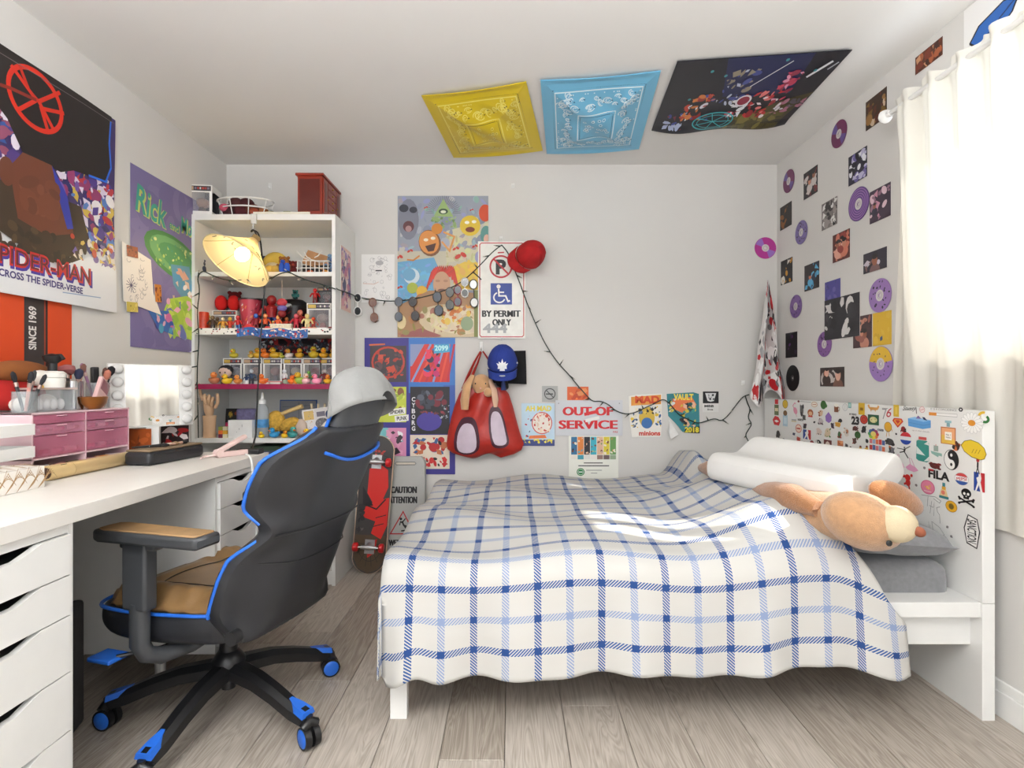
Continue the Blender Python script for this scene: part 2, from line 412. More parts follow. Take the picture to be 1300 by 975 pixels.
def curtain(y0, y1, zb, label, ph):
    W = y1-y0; n = int(W/.008)
    def fn(u, v):
        z = RODZ+.035-(RODZ+.035-zb)*v; y = y0+W*u
        a = .020*(1-.62*sm(.55, .85, v)); e = sm(.78, 1., u)*sm(0, .2, 1-v)
        xx = RODX+(1.603-RODX)*sm(.15, .72, v)+a*math.sin(y*46+ph+1.2*math.sin(v*3))+.5*a*math.sin(y*97+ph*2+v*4)*(1-v*.6)
        xx = min(xx, 1.612) if v > .1 else xx
        if 0 < v < .04: xx = RODX+(xx-RODX)*.75
        return (xx, y+u*u*(.125*sm(.12,.72,v)-.015*math.sin(v*6)), z+.008*math.sin(y*60+ph)*(v == 0))
    o = MB().grid(n, 60, fn).build('curtain', CURT, smooth=True, angle=180)
    tag(o, label, 'curtain')
curtain(1.60, 2.205, .62, 'cream sheer curtain hanging beside the headboard over the bright window', .4)
curtain(.30, 1.25, .62, 'second cream sheer curtain panel nearer the doorway end of the window', 1.7)
rd = thing('curtain_rod', 'white curtain rod with round finial above the window', 'curtain rod', (RODX, 1.3, RODZ))
MB().cyl((0,-1.05,0), (0,.93,0), .0095, n=14).build('rod', TRIM, rd)
for s in (-1.07, .945): MB().lathe([(.0,-.03),(.012,-.028),(.013,-.012),(.024,-.004),(.027,.008),(.02,.02),(0,.026)], 16, Matrix.Translation((0,s,0)) @ Matrix.Rotation(-PI/2 if s > 0 else PI/2, 4, 'X')).build('finial', TRIM, rd)
for s in (-.98, .90): MB().box(0, XR-RODX, s-.008, s+.008, -.006, .006).box(XR-RODX-.006, XR-RODX, s-.02, s+.02, -.03, .03).build('bracket', TRIM, rd, bevel=.002)
# ---------------------------------------------------------------- bed
def root_at(e, loc):
    e.location = loc
    for c in e.children: c.location = c.location-V(loc)
HX = 1.535
bed = thing('bed_frame', 'white panel bed frame with sticker covered headboard', 'bed')
MB().box(HX, HX+.042, 1.81, 3.375, .0, .382).build('headboard_base', WHITE, bed, smooth=False, bevel=.0015)
HB = MB().box(HX, HX+.042, 1.81, 3.375, .3835, 1.012).build('headboard', WHITE, bed, smooth=False, bevel=.002)
for y0, y1 in ((1.815, 1.96), (3.24, 3.37)):
    MB().box(-.38, HX, y0, y1, .335, .385).build('side_ledge', WHITE, bed, smooth=False, bevel=.002)
    yy = 1.857 if y0 < 2 else 3.31
    MB().box(-.38, HX, yy, yy+.025, .228, .335).build('side_rail', WHITE, bed, smooth=False, bevel=.001)
MB().box(-.405, -.38, 1.815, 3.37, .12, .46).build('footboard', WHITE, bed, smooth=False, bevel=.002)
MB().box(-.38, HX, 1.97, 3.235, .25, .275).build('slat_base', mat('pine_slats', (170,140,100), .6), bed, smooth=False)
for y in (1.80, 3.33): MB().box(-.400, -.345, y+.02, y+.055, 0, .335).build('leg', WHITE, bed, smooth=False, bevel=.001)
root_at(bed, (.55, 2.6, 0))
GREY = mat('charcoal_jersey_sheet', (128,128,131), .9, var=.1, scale=60, bump=.15, bscale=30, sheen=.3)
mt = MB().box(-.37, 1.515, 1.90, 3.28, .276, .485).build('mattress', GREY, smooth=True, bevel=.05, seg=4)
tag(mt, 'mattress in a charcoal grey fitted sheet on the bed frame', 'mattress')
def plaid():
    m = bpy.data.materials.new('navy_windowpane_plaid'); m.use_nodes = True; nt = m.node_tree; L = nt.links.new; b = nt.nodes['Principled BSDF']
    uv = nt.nodes.new('ShaderNodeUVMap'); sp = nt.nodes.new('ShaderNodeSeparateXYZ'); L(uv.outputs[0], sp.inputs[0])
    u = Nd(nt, sp.outputs[0]); v = Nd(nt, sp.outputs[1]); P = .206; hw = .0115
    def st(a, off): return ((a*(1/P)+off).frac()-.5).abs().lt(hw/P)
    ud, ul, vd, vl = st(u, .5), st(u, 0.), st(v, .5), st(v, 0.)
    us, vs = ud.max(ul), vd.max(vl)
    h1 = ((u+v)*(1/.0105)).frac().lt(.56); h2 = ((u-v)*(1/.0105)).frac().lt(.56)
    cross = us*vs; mk = (us*h1).max(vs*h2).max(cross)
    dark = ud.max(vd)
    n = nt.nodes.new('ShaderNodeTexNoise'); n.inputs['Scale'].default_value = 9
    base = mixc(nt, Nd(nt, n.outputs['Fac']), lin((188,186,181)), lin((196,194,189)))
    c1 = mixc(nt, dark, lin((130,146,180)), lin((44,82,142)))
    both = (ud*vd).max(ud*vl).max(ul*vd)
    c2 = mixc(nt, both, c1, lin((30,66,124)))
    L(mixc(nt, mk, base, c2), b.inputs['Base Color']); b.inputs['Roughness'].default_value = .9
    return m
def uvmesh(name, nu, nv, fn, uvf, m, solid=.006):
    o = MB().grid(nu, nv, fn).build(name, m, smooth=True, angle=180, solid=solid, off=0)
    me = o.data; ul = me.uv_layers.new(name='UVMap'); n = nu+1
    for lp in me.loops:
        i, j = lp.vertex_index % n, lp.vertex_index//n; ul.data[lp.index].uv = uvf(i/nu, j/nv)
    return o
FY, RC, LT, LD = 1.785, .085, 1.40, .300      # front hem depth, corner radius, flat length, drop length
SV = LT+RC*PI/2+LD; SU0, SU1 = -.30, 1.72
def vpath(s):                                   # arc length from the wall side -> y, z offset, drop fraction
    y0 = FY+RC+LT
    if s < LT: return y0-s, 0., 0.
    if s < LT+RC*PI/2:
        a = (s-LT)/RC; return FY+RC-RC*math.sin(a), -RC*(1-math.cos(a)), 0.
    d = s-LT-RC*PI/2; return FY-.012*d/LD, -RC-d, d/LD
def blank(u, v):
    s = SV*v; xr = interp([(0,1.03),(.5,1.10),(.9,1.16),(1.2,1.12),(1.40,1.10),(1.53,1.20),(1.62,1.262),(1.84,1.272)], s)
    cu = SU0+(SU1-SU0)*u; U = -.408
    y, dz, d = vpath(s)
    if cu < 0: x, fz = U-.012, cu                # hangs over the foot
    else: x, fz = U+(xr-U)*(cu/SU1), 0.
    ins = sm(0, .12, cu) if cu > 0 else 0
    top = .545+.014*math.sin(x*9+y*3)*math.sin(y*7+1)*(1-d)+.010*math.sin(x*4.3+y*11+2)*(1-d)
    top += .125*sm(.55, 1.08, x)*sm(3.1, 2.5, y)*sm(1.80, 2.05, y)+.03*sm(.6, 1.1, x)*sm(1.8, 1.95, y)
    top -= .06*sm(1.02, 1.25, x)*sm(1.40, 1.55, s) + .035*sm(.25, -.45, x)*sm(2.4, 1.8, y)
    top += .16*sm(.86, 1.02, x)*sm(2.75, 3.05, y)*(1-.35*sm(.98, 1.06, x))
    z = top+dz
    if d > 0:
        f = .016*math.sin(x*17+.6)+.010*math.sin(x*31+2); f += .035*sm(-.20, -.44, x)*math.sin(x*33)
        y -= d*(.010+f)
        z -= d*(.008*math.sin(x*13)-.022*math.exp(-((x+.30)/.07)**2)*0); z += .035*d*math.exp(-((x+.315)/.055)**2)
        z += d*(.012+.05*sm(.75, 1.2, x))
    if fz < 0:
        x -= .008*sm(0, -.1, fz); z = top+ (dz+fz if d == 0 else min(dz, fz)-.25*abs(max(dz, fz)))
        z = max(z, .16)
        y -= .03*d*sm(0, -.15, fz)
    return (x, y, z)
XRT = [(0,1.03),(.5,1.10),(.9,1.16),(1.2,1.12),(1.40,1.10),(1.53,1.20),(1.62,1.262),(1.84,1.272)]
def blank_uv(u, v):
    cu = SU0+(SU1-SU0)*u; w_ = cu if cu < 0 else (interp(XRT, SV*v)+.408)*cu/SU1
    return (w_+.1275, SV*(1-v)+.115)
bl = uvmesh('plaid_blanket', 170, 150, blank, blank_uv, plaid())
tag(bl, 'white blanket with navy windowpane plaid draped over the bed', 'blanket')
FOAM = mat('white_pillow_foam', (222,220,217), .8, var=.01, bump=.04, bscale=60)
pil = MB()
prof = [(-.185,0),(-.195,.05),(-.175,.098),(-.125,.115),(-.06,.092),(0,.072),(.06,.078),(.12,.104),(.165,.10),(.19,.05),(.18,0)]
def pl(u, v):
    k = v*(len(prof)-1); i = min(int(k), len(prof)-2); t = k-i
    return (prof[i][0]+(prof[i+1][0]-prof[i][0])*t, (u-.5)*.76, prof[i][1]+(prof[i+1][1]-prof[i][1])*t)
nP = len(prof); sec = [[(px*sc, yy, .05+(pz*1.25-.05)*sc) for px, pz in prof] for yy, sc in ((-.32,.86),(-.312,.96),(-.29,1),(-.1,1),(.1,1),(.29,1),(.312,.96),(.32,.86))]
vs = [p for s_ in sec for p in s_]; fs = [(i*nP+k, i*nP+(k+1) % nP, (i+1)*nP+(k+1) % nP, (i+1)*nP+k) for i in range(len(sec)-1) for k in range(nP)]
fs += [tuple(range(nP))[::-1], tuple((len(sec)-1)*nP+k for k in range(nP))]
p1 = MB().add(vs, fs).build('contour_pillow', FOAM, sub=2)
tag(p1, 'white contour foam pillow propped against the stickered headboard', 'pillow')
p1.rotation_euler = Euler((math.radians(1), math.radians(-16), math.radians(24)), 'XYZ'); p1.location = (1.165, 2.25, .695)
p2 = MB()
def puff(a, b, h, n=18):
    mb = MB()
    def f(sg):
        def g(u, v):
            x, y = 2*u-1, 2*v-1; e = (1-x**4)*(1-y**4); return (a*x*(1-.06*(1-abs(y))*0), b*y, sg*h*(max(e, 0)**.42)+.004*math.sin(x*9+y*4)*e)
        return g
    mb.grid(n, n, f(1)); mb.grid(n, n, lambda u, v: f(-1)(1-u, v)); return mb
p2 = puff(.18, .33, .065).build('grey_pillow', GREY, smooth=True, angle=180)
tag(p2, 'charcoal grey pillow lying under the plush dog', 'pillow'); p2.location = (1.325, 2.20, .556); p2.rotation_euler = (0, math.radians(4), math.radians(2))
p3 = puff(.17, .33, .05).build('cream_pillow', mat('cream_cotton', (226,214,184), .9), smooth=True, angle=180)
tag(p3, 'pale cream pillow wedged beneath the white contour pillow', 'pillow'); p3.location = (1.23, 2.42, .655); p3.rotation_euler = (0, math.radians(-10), math.radians(14))
FUR = mat('tan_plush_fur', (188,144,104), .95, var=.1, scale=60, bump=.4, bscale=260, sheen=.5)
FURD = mat('brown_plush_fur', (160,108,66), .95, var=.12, scale=60, bump=.4, bscale=260, sheen=.5)
dog = thing('plush_dog', 'tan plush dog with cream muzzle lying under the pillow', 'plush toy', (1.13, 1.80, .56))
def RM(rx, ry, rz, t): return Matrix.Translation(t) @ Euler(tuple(math.radians(a) for a in (rx, ry, rz)), 'XYZ').to_matrix().to_4x4()
MB().ell((0,0,0), (.135,.10,.088), 20, 14, RM(0, 22, 14, (-.015,-.035,.105))).build('head', FUR, dog)
MB().ell((0,0,0), (.062,.05,.056), 18, 12, RM(0, 20, 10, (.045,-.105,.112))).build('muzzle', mat('cream_plush', (208,192,160), .95, bump=.3, bscale=200), dog)
MB().ell((0,0,0), (.019,.014,.015), 12, 8, RM(0, 30, 0, (.088,-.142,.098))).build('nose', mat('brown_nose_felt', (150,84,58), .7), dog)
MB().ell((0,0,0), (.0095,.006,.0095), 10, 8, RM(0, 0, 0, (.002,-.136,.062))).build('eye', BLACK, dog)
MB().ell((0,0,0), (.115,.035,.048), 18, 12, RM(0, 24, 12, (.165,.07,.155))).build('ear', FURD, dog)
MB().tube([(-.02,.03,.10),(-.045,.16,.075),(-.06,.32,.07),(-.09,.55,.085),(-.13,.85,.09)], [.075,.09,.095,.09,.03], 14).build('body', FUR, dog)
MB().tube([(-.10,.06,.12),(-.13,.17,.135),(-.125,.33,.12),(-.13,.56,.105)], [.028,.05,.046,.02], 12).build('foreleg', FURD, dog)
MB().tube([(-.13,.50,.12),(-.14,.7,.13),(-.165,.86,.135),(-.18,.98,.12)], [.03,.05,.045,.02], 12).build('hindleg', FURD, dog)

# ---------------------------------------------------------------- unseen uplighter added behind the photographer to brighten the room
tl = thing('added_floor_lamp', 'white uplighter floor lamp added unseen behind the photographer as fill light', 'floor lamp', (-.42, -.30, 0))
MB().lathe([(0,0),(.14,0),(.14,.02),(.02,.035),(.012,.05),(.012,1.62),(.02,1.64),(0,1.64)], 24).build('pole', TRIM, tl)
MB().lathe([(.02,1.63),(.08,1.66),(.16,1.74),(.155,1.74),(.075,1.67),(.0,1.645)], 28).build('lamp_shade', TRIM, tl)
ul_ = bpy.data.lights.new('fill_uplight', 'AREA'); ul_.shape = 'DISK'; ul_.size = .27; ul_.energy = 146; ul_.color = (.96, .98, 1.)
uo = bpy.data.objects.new('fill_uplight', ul_); COL.objects.link(uo); uo.parent = tl; uo.location = (0, 0, 1.735); uo.rotation_euler = (PI, 0, 0)
# ---------------------------------------------------------------- gaming chair (local x forward, y towards the bed side, z up)
LEA = mat('black_leatherette', (38,39,43), .42, var=.12, scale=8, bump=.06, bscale=500)
LEAG = mat('grey_black_leatherette', (66,68,72), .40, var=.1, scale=7, bump=.05, bscale=500)
GOLD = mat('bronze_worn_leather', (128,98,62), .36, var=.25, scale=7, bump=.08, bscale=220)
BLUE = mat('blue_piping', (38,104,206), .4)
PLAS = mat('grey_black_plastic', (60,62,65), .45, var=.05)
NYL = mat('black_nylon', (22,22,24), .34)
ch = thing('gaming_chair', 'black gaming chair with blue piping and bronze seat at the desk', 'chair', (-.94, 1.84, 0), math.radians(164))
for k in range(5):
    a = math.radians(-8+54+72*k)-math.radians(164); ca, sa = math.cos(a), math.sin(a)
    def P(r, z, s=0.): return (r*ca-s*sa, r*sa+s*ca, z)
    pts = [(.0,.175),(.06,.175),(.14,.165),(.22,.142),(.30,.112),(.355,.098)]
    wid = [.036,.034,.030,.027,.025,.019]
    mb = MB(); n = len(pts); vs = []
    for (r, z), w_ in zip(pts, wid): vs += [P(r, z-.034, -w_), P(r, z-.034, w_), P(r, z-.004, w_), P(r, z+.012, w_*.45), P(r, z+.012, -w_*.45), P(r, z-.004, -w_)]
    fs = [(i*6+q, i*6+(q+1) % 6, (i+1)*6+(q+1) % 6, (i+1)*6+q) for i in range(n-1) for q in range(6)]+[(5,4,3,2,1,0), tuple((n-1)*6+q for q in range(6))]
    lg = mb.add(vs, fs).build('leg', NYL, ch, angle=35)
    ac = MB()
    av = []
    for r, z, w_ in ((.285,.1185,.006),(.32,.107,.017),(.358,.096,.020)): av += [P(r, z+.0125, -w_), P(r, z+.0125, w_), P(r, z-.004, w_*1.15+.003), P(r, z-.004, -w_*1.15-.003)]
    fs = [(i*4+q, i*4+(q+1) % 4, (i+1)*4+(q+1) % 4, (i+1)*4+q) for i in range(2) for q in range(4)]+[(3,2,1,0),(8,9,10,11)]
    ac.add(av, fs).build('accent', BLUE, lg, angle=35)
    cs = MB(); c = V(P(.362, .033)); ax = V((-sa, ca, 0)); ro = 22 if k % 2 else -18
    ax.rotate(Euler((0, 0, math.radians(ro))))
    cs.cyl(c-ax*.024, c-ax*.005, .0325, n=20); cs.cyl(c+ax*.005, c+ax*.024, .0325, n=20); cs.cyl(c+V((0,0,.01)), c+V((0,0,.062)), .011, n=10)
    cs.tube([c-ax*.02+V((0,0,.03)), c+V((0,0,.045)), c+ax*.02+V((0,0,.03))], .017, 10)
    co = cs.build('caster', NYL, ch)
    for s in (-1, 1): MB().cyl(c+ax*(.0242*s), c+ax*(.0275*s), .027, .022, n=18).build('wheel_cover', BLUE, co)
MB().lathe([(0,.13),(.05,.13),(.052,.19),(.034,.215),(.028,.22),(.028,.33),(0,.33)], 20).build('gas_lift', NYL, ch)
MB().cyl((0,0,.095), (0,0,.135), .022, n=14).build('column_end', NYL, ch)
MB().box(-.11, .13, -.09, .09, .300, .335).build('tilt_mechanism', NYL, ch, bevel=.008)
MB().tube([(.02,.08,.315),(.06,.2,.31),(.13,.285,.312)], .006, 8).build('lever', NYL, ch)
MB().box(.12, .205, .25, .315, .300, .313).build('lever_paddle', BLUE, ch, bevel=.004)
# seat
SQ = [(-.20,.15),(-.17,.215),(.05,.255),(.20,.25),(.275,.225),(.30,.15)]
def ring_xy(sc, z, dz=0.):
    pr = SQ+[(x, -y) for x, y in reversed(SQ)]
    return [(x*sc, y*sc, z(x, y) if callable(z) else z) for x, y in pr]
def loft(rings, caps=True):
    n = len(rings[0]); vs = [p for r in rings for p in r]
    fs = [(i*n+k, i*n+(k+1) % n, (i+1)*n+(k+1) % n, (i+1)*n+k) for i in range(len(rings)-1) for k in range(n)]
    if caps: fs += [tuple(range(n))[::-1], tuple((len(rings)-1)*n+k for k in range(n))]
    return MB().add(vs, fs)
loft([ring_xy(.86, .325), ring_xy(.97, .345), ring_xy(1.02, .385), ring_xy(1.0, .425), ring_xy(.96, .436)]).build('seat_base', LEA, ch, sub=2)
def seattop(u, v):
    x = -.20+.49*u; t = 2*v-1; hw = interp([(-.20,.17),(-.14,.225),(.05,.243),(.2,.24),(.29,.19)], x); y = hw*t
    z = .445+.05*sm(1., .80, abs(t))-.035*sm(.72, .45, abs(t))*sm(.29, .18, x)-.05*sm(.2, .29, x)+.004*math.sin(x*95)*sm(.62, .9, abs(t))*sm(1., .93, abs(t))
    return (x, y, z-(.03 if u == 0 else 0))
MB().grid(64, 44, seattop).build('seat', GOLD, ch, angle=180, solid=.02)
pr = ring_xy(1.005, lambda x, y: .432-.006*sm(.1,.3,x))
def smooth_pts(P, it=2, closed=True):
    for _ in range(it):
        Q = []
        n = len(P)
        for i in range(n if closed else n-1):
            a, b = V(P[i]), V(P[(i+1) % n]); Q += [a*.75+b*.25, a*.25+b*.75]
        P = ([P[0]] if not closed else [])+Q+([P[-1]] if not closed else [])
    return P
MB().tube(smooth_pts(pr), .0055, 8, True).build('seat_piping', BLUE, ch)
sp = [(.19,.0),(.17,.10),(.10,.155),(-.02,.165),(-.16,.155)]
def seam(y): return [(x, y*yy, .4655+.001) for x, yy in sp]
spts = [(x, y, seattop((x+.24)/.53, (y/.24+1)/2)[2]+.0015) for x, y in smooth_pts([(x, y, 0) for x, y in sp]+[(x, -y, 0) for x, y in reversed(sp[1:])], 2, False) for x, y in [(x, y)]] if False else None
P_ = smooth_pts([(x, y, 0) for x, y in reversed(sp)]+[(x, -y, 0) for x, y in sp[1:]], 2, False)
MB().tube([(p[0], p[1], seattop((p[0]+.20)/.49, (p[1]/interp([(-.20,.17),(-.14,.225),(.05,.243),(.2,.24),(.29,.19)], p[0])+1)/2)[2]+.001) for p in P_], .002, 6).build('seat_seam', BLACK, ch)
# backrest
SPX = [(.36,-.245),(.45,-.285),(.53,-.318),(.66,-.368),(.8,-.428),(1.0,-.520),(1.13,-.572)]
HWD = [(.34,.19),(.38,.225),(.45,.255),(.55,.262),(.61,.25),(.655,.222),(.685,.214),(.715,.232),(.77,.255),(.83,.262),(.89,.252),(.935,.215),(.965,.172),(.985,.158)]
def back(z, t, fr):                              # fr 0 rear face, 1 front face; t across -1..1
    hw = interp(HWD, z); x = interp(SPX, z); e = abs(t)
    bol = .085*sm(.45, 1., e)*(sm(.36, .45, z)*(1-.75*sm(.6, .68, z))+.85*sm(.69, .76, z)*(1-sm(.88, .96, z)))
    th = .085*(1-.30*e**6); cv = -.012*(1-e*e)
    return (x+bol+cv*(1-fr)+th*fr, hw*t, z)
def ringb(z):
    n = 14; T = [-1+2*i/n for i in range(n+1)]
    return [back(z, t, 0) for t in T]+[back(z, t, 1) for t in reversed(T)]
zs = [.345,.37,.41,.45,.5,.55,.60,.64,.665,.685,.71,.74,.78,.82,.86,.90,.935,.962,.98]
loft([ringb(z) for z in zs]).build('backrest', LEA, ch, sub=1, angle=60)
for s in (-1, 1):
    for za, zb_, nm in ((.44, .66, 'lower_piping'), (.71, .978, 'shoulder_piping')):
        MB().tube([V(back(za+(zb_-za)*i/20, s*.982, .62)) for i in range(21)], .0055, 8).build(nm, BLUE, ch)
MB().tube([V(back(.905-.035*math.sin(PI*i/14), -.62+1.24*i/14, 0))+V((-.004,0,0)) for i in range(15)], .005, 8).build('headrest_piping', BLUE, ch)
MB().tube([V(back(.60-.03*math.sin(PI*i/14), -.95+1.9*i/14, 0))+V((-.001,0,0)) for i in range(15)], .002, 6).build('back_seam', BLACK, ch)
MB().tube([V(back(.675, -.97+1.94*i/14, 0))+V((-.001,0,0)) for i in range(15)], .003, 6).build('back_seam', BLACK, ch)
hr = []
for z, w_, tk, dx in ((.90,.09,.04,.01),(.93,.112,.075,.0),(.99,.118,.085,0),(1.06,.114,.085,0),(1.085,.10,.07,.005),(1.10,.07,.035,.015)):
    x = interp(SPX, z)-.006+dx; hr.append([(x+tk*.5-tk*.5*math.cos(q)*(1 if math.cos(q) < 0 else 1), w_*math.copysign(abs(math.sin(q))**.6, math.sin(q)), z) for q in [2*PI*i/16 for i in range(16)]])
h_ = loft(hr).build('headrest', LEAG, ch, sub=1)
for s in (-1, 1):
    MB().tube([(interp(SPX, z)+.055, s*interp([(.93,.114),(.99,.120),(1.06,.116),(1.11,.10)], z), z) for z in (.93,.95,.97,.99,1.01,1.03,1.05)], .005, 8).build('headrest_piping', BLUE, ch)
    # armrest
    ar = MB()
    pts = [(-.19,-.038),(-.185,-.045),(.15,-.052),(.178,-.04),(.182,0),(.178,.04),(.15,.052),(-.185,.045),(-.19,.038)]
    ap = MB().prism(pts, .655, .688, Matrix.Translation((-.01, .285*s, 0))).build('armrest_pad', PLAS, ch, bevel=.009, seg=3)
    MB().prism([(x*.93, y*.8) for x, y in pts], .686, .6925, Matrix.Translation((-.012, .285*s, 0))).build('pad_top', mat('worn_tan_pad', (150,118,80), .5, var=.2, scale=14), ap, bevel=.003)
    MB().box(-.0, .085, .285*s-.022, .285*s+.022, .46, .655).box(-.03, .10, .285*s-.018, .285*s+.018, .632, .655).build('armrest_sleeve', PLAS, ch, bevel=.008, seg=3)
    MB().tube([(.042,.285*s,.48),(.042,.285*s,.36),(.035,.27*s,.325),(.02,.235*s,.308),(0,.15*s,.305),(0,.08*s,.31)], .024, 12, flat=1.25).build('armrest_bracket', PLAS, ch)
MB().cyl((-.25,.235,.40), (-.25,.262,.40), .02, n=14).build('recline_pivot', BLACK, ch)
# ---------------------------------------------------------------- grey cap on the headrest
CAPG = mat('pale_grey_cap_cotton', (142,142,141), .9, var=.05, bump=.12, bscale=90)
cp = thing('baseball_cap', 'pale grey cap pulled over the gaming chair headrest', 'cap', (-.44, 1.70, 1.02), math.radians(164))
def dome(u, v):
    a = 2*PI*u; ph = PI/2*v; r = .125*math.cos(ph)**.75*(1+.035*math.sin(a*3+ph*5)+.02*math.sin(a*7-ph*3)); return (r*1.12*math.cos(a), r*1.2*math.sin(a), .155*math.sin(ph)-.03*(1-v)*math.cos(a)*.6)
MB().grid(36, 14, dome).build('crown', CAPG, cp, angle=180, solid=.003)
MB().ell((0,0,.156), (.009,.009,.005)).build('button', CAPG, cp)
for k in range(6): MB().tube([V(dome(k/6+.04, v/12))*1.004 for v in range(13)], .0014, 5).build('seam', CAPG, cp)
MB().tube([(-.137,.0+y,.0+.006*math.cos(y*20)) for y in (-.03,-.015,0,.015,.03)], .0, 6) if False else None
def open_(u, v): a = PI+(-.30+.60*u); r = .1275; return (r*1.12*math.cos(a), r*1.2*math.sin(a), .012+.036*math.sin(PI*u)**.6*v)
MB().grid(12, 6, open_).build('back_opening', BLACK, cp, angle=180)
def brim(u, v): a = -.85+1.7*u; r = .125+.075*v*math.cos(a*.9); return (r*1.1*math.cos(a), r*1.18*math.sin(a), -.02-.015*v-.03*v*math.sin(a)**2)
MB().grid(18, 6, brim).build('brim', CAPG, cp, angle=180, solid=.003)
cp.rotation_euler = (math.radians(4), math.radians(16), math.radians(164)); cp.scale = (.66,.92,.90); cp.location = (-.452, 1.697, 1.012)
# ---------------------------------------------------------------- desk
DX, DZ = -1.07, .80
dk = MB().box(XL+.018, DX, .90, 2.44, .761, DZ).build('desk_top', mat('white_tabletop', (226,222,216), .4, var=.012), smooth=False, bevel=.0015)
tag(dk, 'long white tabletop along the wall resting on two drawer units', 'desk top')
def drawers(name, label, y0, y1, hts):
    t = thing(name, label, 'drawer unit', (-1.40, (y0+y1)/2, 0)); w_ = (y1-y0)/2
    b = MB()
    b.box(-.30, .318, -w_, -w_+.016, .115, .759).box(-.30, .318, w_-.016, w_, .115, .759).box(-.30, .318, -w_+.016, w_-.016, .738, .759).box(-.30, .318, -w_+.016, w_-.016, .115, .131).box(-.30, -.29, -w_+.016, w_-.016, .131, .738)
    b.build('carcass', WHITE, t, smooth=False, bevel=.001)
    for fx in (-.27, .10):
        for fy in (-w_+.03, w_-.03): MB().cyl((fx, fy, 0), (fx, fy, .116), .016, .02, 12).build('foot', WHITE, t)
    z = .735
    for h in hts:
        z1 = z-h+.003; hw = w_-.019; zt = z
        # front with a cut-out grip in the middle of its upper edge
        pts = [(-hw, z1), (hw, z1), (hw, zt), (.085, zt), (.05, zt-.012), (.02, zt-.021), (-.02, zt-.021), (-.05, zt-.012), (-.085, zt), (-hw, zt)]
        fr = MB(); n = len(pts)
        fr.add([(.312, y, zz) for y, zz in pts]+[(.328, y, zz) for y, zz in pts], [tuple(range(n))[::-1], tuple(range(n, 2*n))]+[(i, (i+1) % n, n+(i+1) % n, n+i) for i in range(n)])
        d = fr.build('drawer', WHITE, t, smooth=False)
        MB().box(-.20, .305, -hw+.01, hw-.01, z1+.005, zt-.03).build('tray', mat('drawer_interior', (60,60,60), .8), d, smooth=False)
        z -= h
    return t
drawers('drawer_unit', 'white drawer unit under the near end of the desk', .99, 1.367, [.0985,.098,.138,.142,.128])
drawers('drawer_unit', 'white drawer unit under the far end of the desk', 2.02, 2.415, [.0985,.098,.138,.142,.128])
bn = MB()
bn.prism([(-.16,-.13),(.16,-.13),(.19,.13),(-.19,.13)], 0, .40).build('storage_bin', mat('charcoal_fabric_bin', (62,60,60), .9, bump=.2, bscale=80), smooth=False, bevel=.012)
sb = bpy.data.objects['storage_bin']; tag(sb, 'charcoal storage bin on the floor under the desk', 'bin'); sb.location = (-1.52, 1.62, 0); sb.rotation_euler = (0, 0, .4)
# ---------------------------------------------------------------- bookcase
BX0, BX1, BY0, BY1, BZ = XL+.002, -.962, 3.02, 3.395, 2.025
bc = thing('bookcase', 'tall white open bookcase crowded with toys in the corner', 'bookcase', ((BX0+BX1)/2, (BY0+BY1)/2, 0))
bo = V(bc.location)
def bp_(name, x0, x1, y0, y1, z0, z1, m=WHITE):
    o = MB().box(x0-bo.x, x1-bo.x, y0-bo.y, y1-bo.y, z0, z1).build(name, m, bc, smooth=False, bevel=.001); return o
bp_('side_panel', BX0, BX0+.02, BY0, BY1, 0, BZ); bp_('side_panel', BX1-.02, BX1, BY0, BY1, 0, BZ)
bp_('back_panel', BX0+.02, BX1-.02, BY1-.008, BY1, .05, BZ-.02)
bp_('top_board', BX0+.02, BX1-.02, BY0, BY1-.008, BZ-.032, BZ); bp_('plinth', BX0+.02, BX1-.02, BY0+.02, BY0+.035, 0, .06)
SH = {1: 1.712, 2: 1.395, 3: 1.098, 4: .803, 5: .44, 6: .08}
for k, z in SH.items():
    sh = bp_('shelf', BX0+.0205, BX1-.0205, BY0+.004, BY1-.009, z-.024, z)
    if k == 3: MB().box(BX0+.021-bo.x, BX1-.021-bo.x, BY0+.001-bo.y, BY0+.005-bo.y, z-.026, z+.002).build('edge_tape', mat('magenta_tape', (150,18,72), .4), sh, smooth=False)
for i in range(4): MB().cyl((BX1-.02-bo.x-.001, BY0+.03-bo.y, 1.55-.018*i), (BX1-.0195-bo.x, BY0+.03-bo.y, 1.55-.018*i), .003, n=8).build('peg_hole', BLACK, bc)
def X_(px, Y): return (px-650)*Y/F
# shelf edge cloths
cvh = Cv(200, 12); cvh.rect(0, 0, 200, 12, (236,232,226)); cvh.scat(0, 0, 200, 12, [(30,26,28),(150,30,40),(30,26,28)], 60, 1.2, 2.6, 3)
sheet('shelf_trim', 'white strip with black spots along the red toy shelf edge', 'trim strip', 'back', ((BX0+BX1)/2, BY0+.001, SH[2]-.008), .742, .034, cvh, t=.001)
cvb = Cv(100, 14); cvb.rect(0, 0, 100, 14, (44,92,160)); cvb.scat(0, 0, 100, 14, [(190,40,44),(232,232,236),(24,50,110),(70,130,190),(236,180,150)], 90, 1.0, 3.2, 8)
sheet('cloth_strip', 'blue patterned cloth strip drooping over the red toy shelf edge', 'cloth', 'back', (X_(344, 3.0), BY0-.003, SH[2]-.018), .385, .046, cvb, t=.001, rot=-.02, warp=lambda x, y: (x, y+.006*math.sin(x*40)-.02*x, .002*math.sin(x*60)))
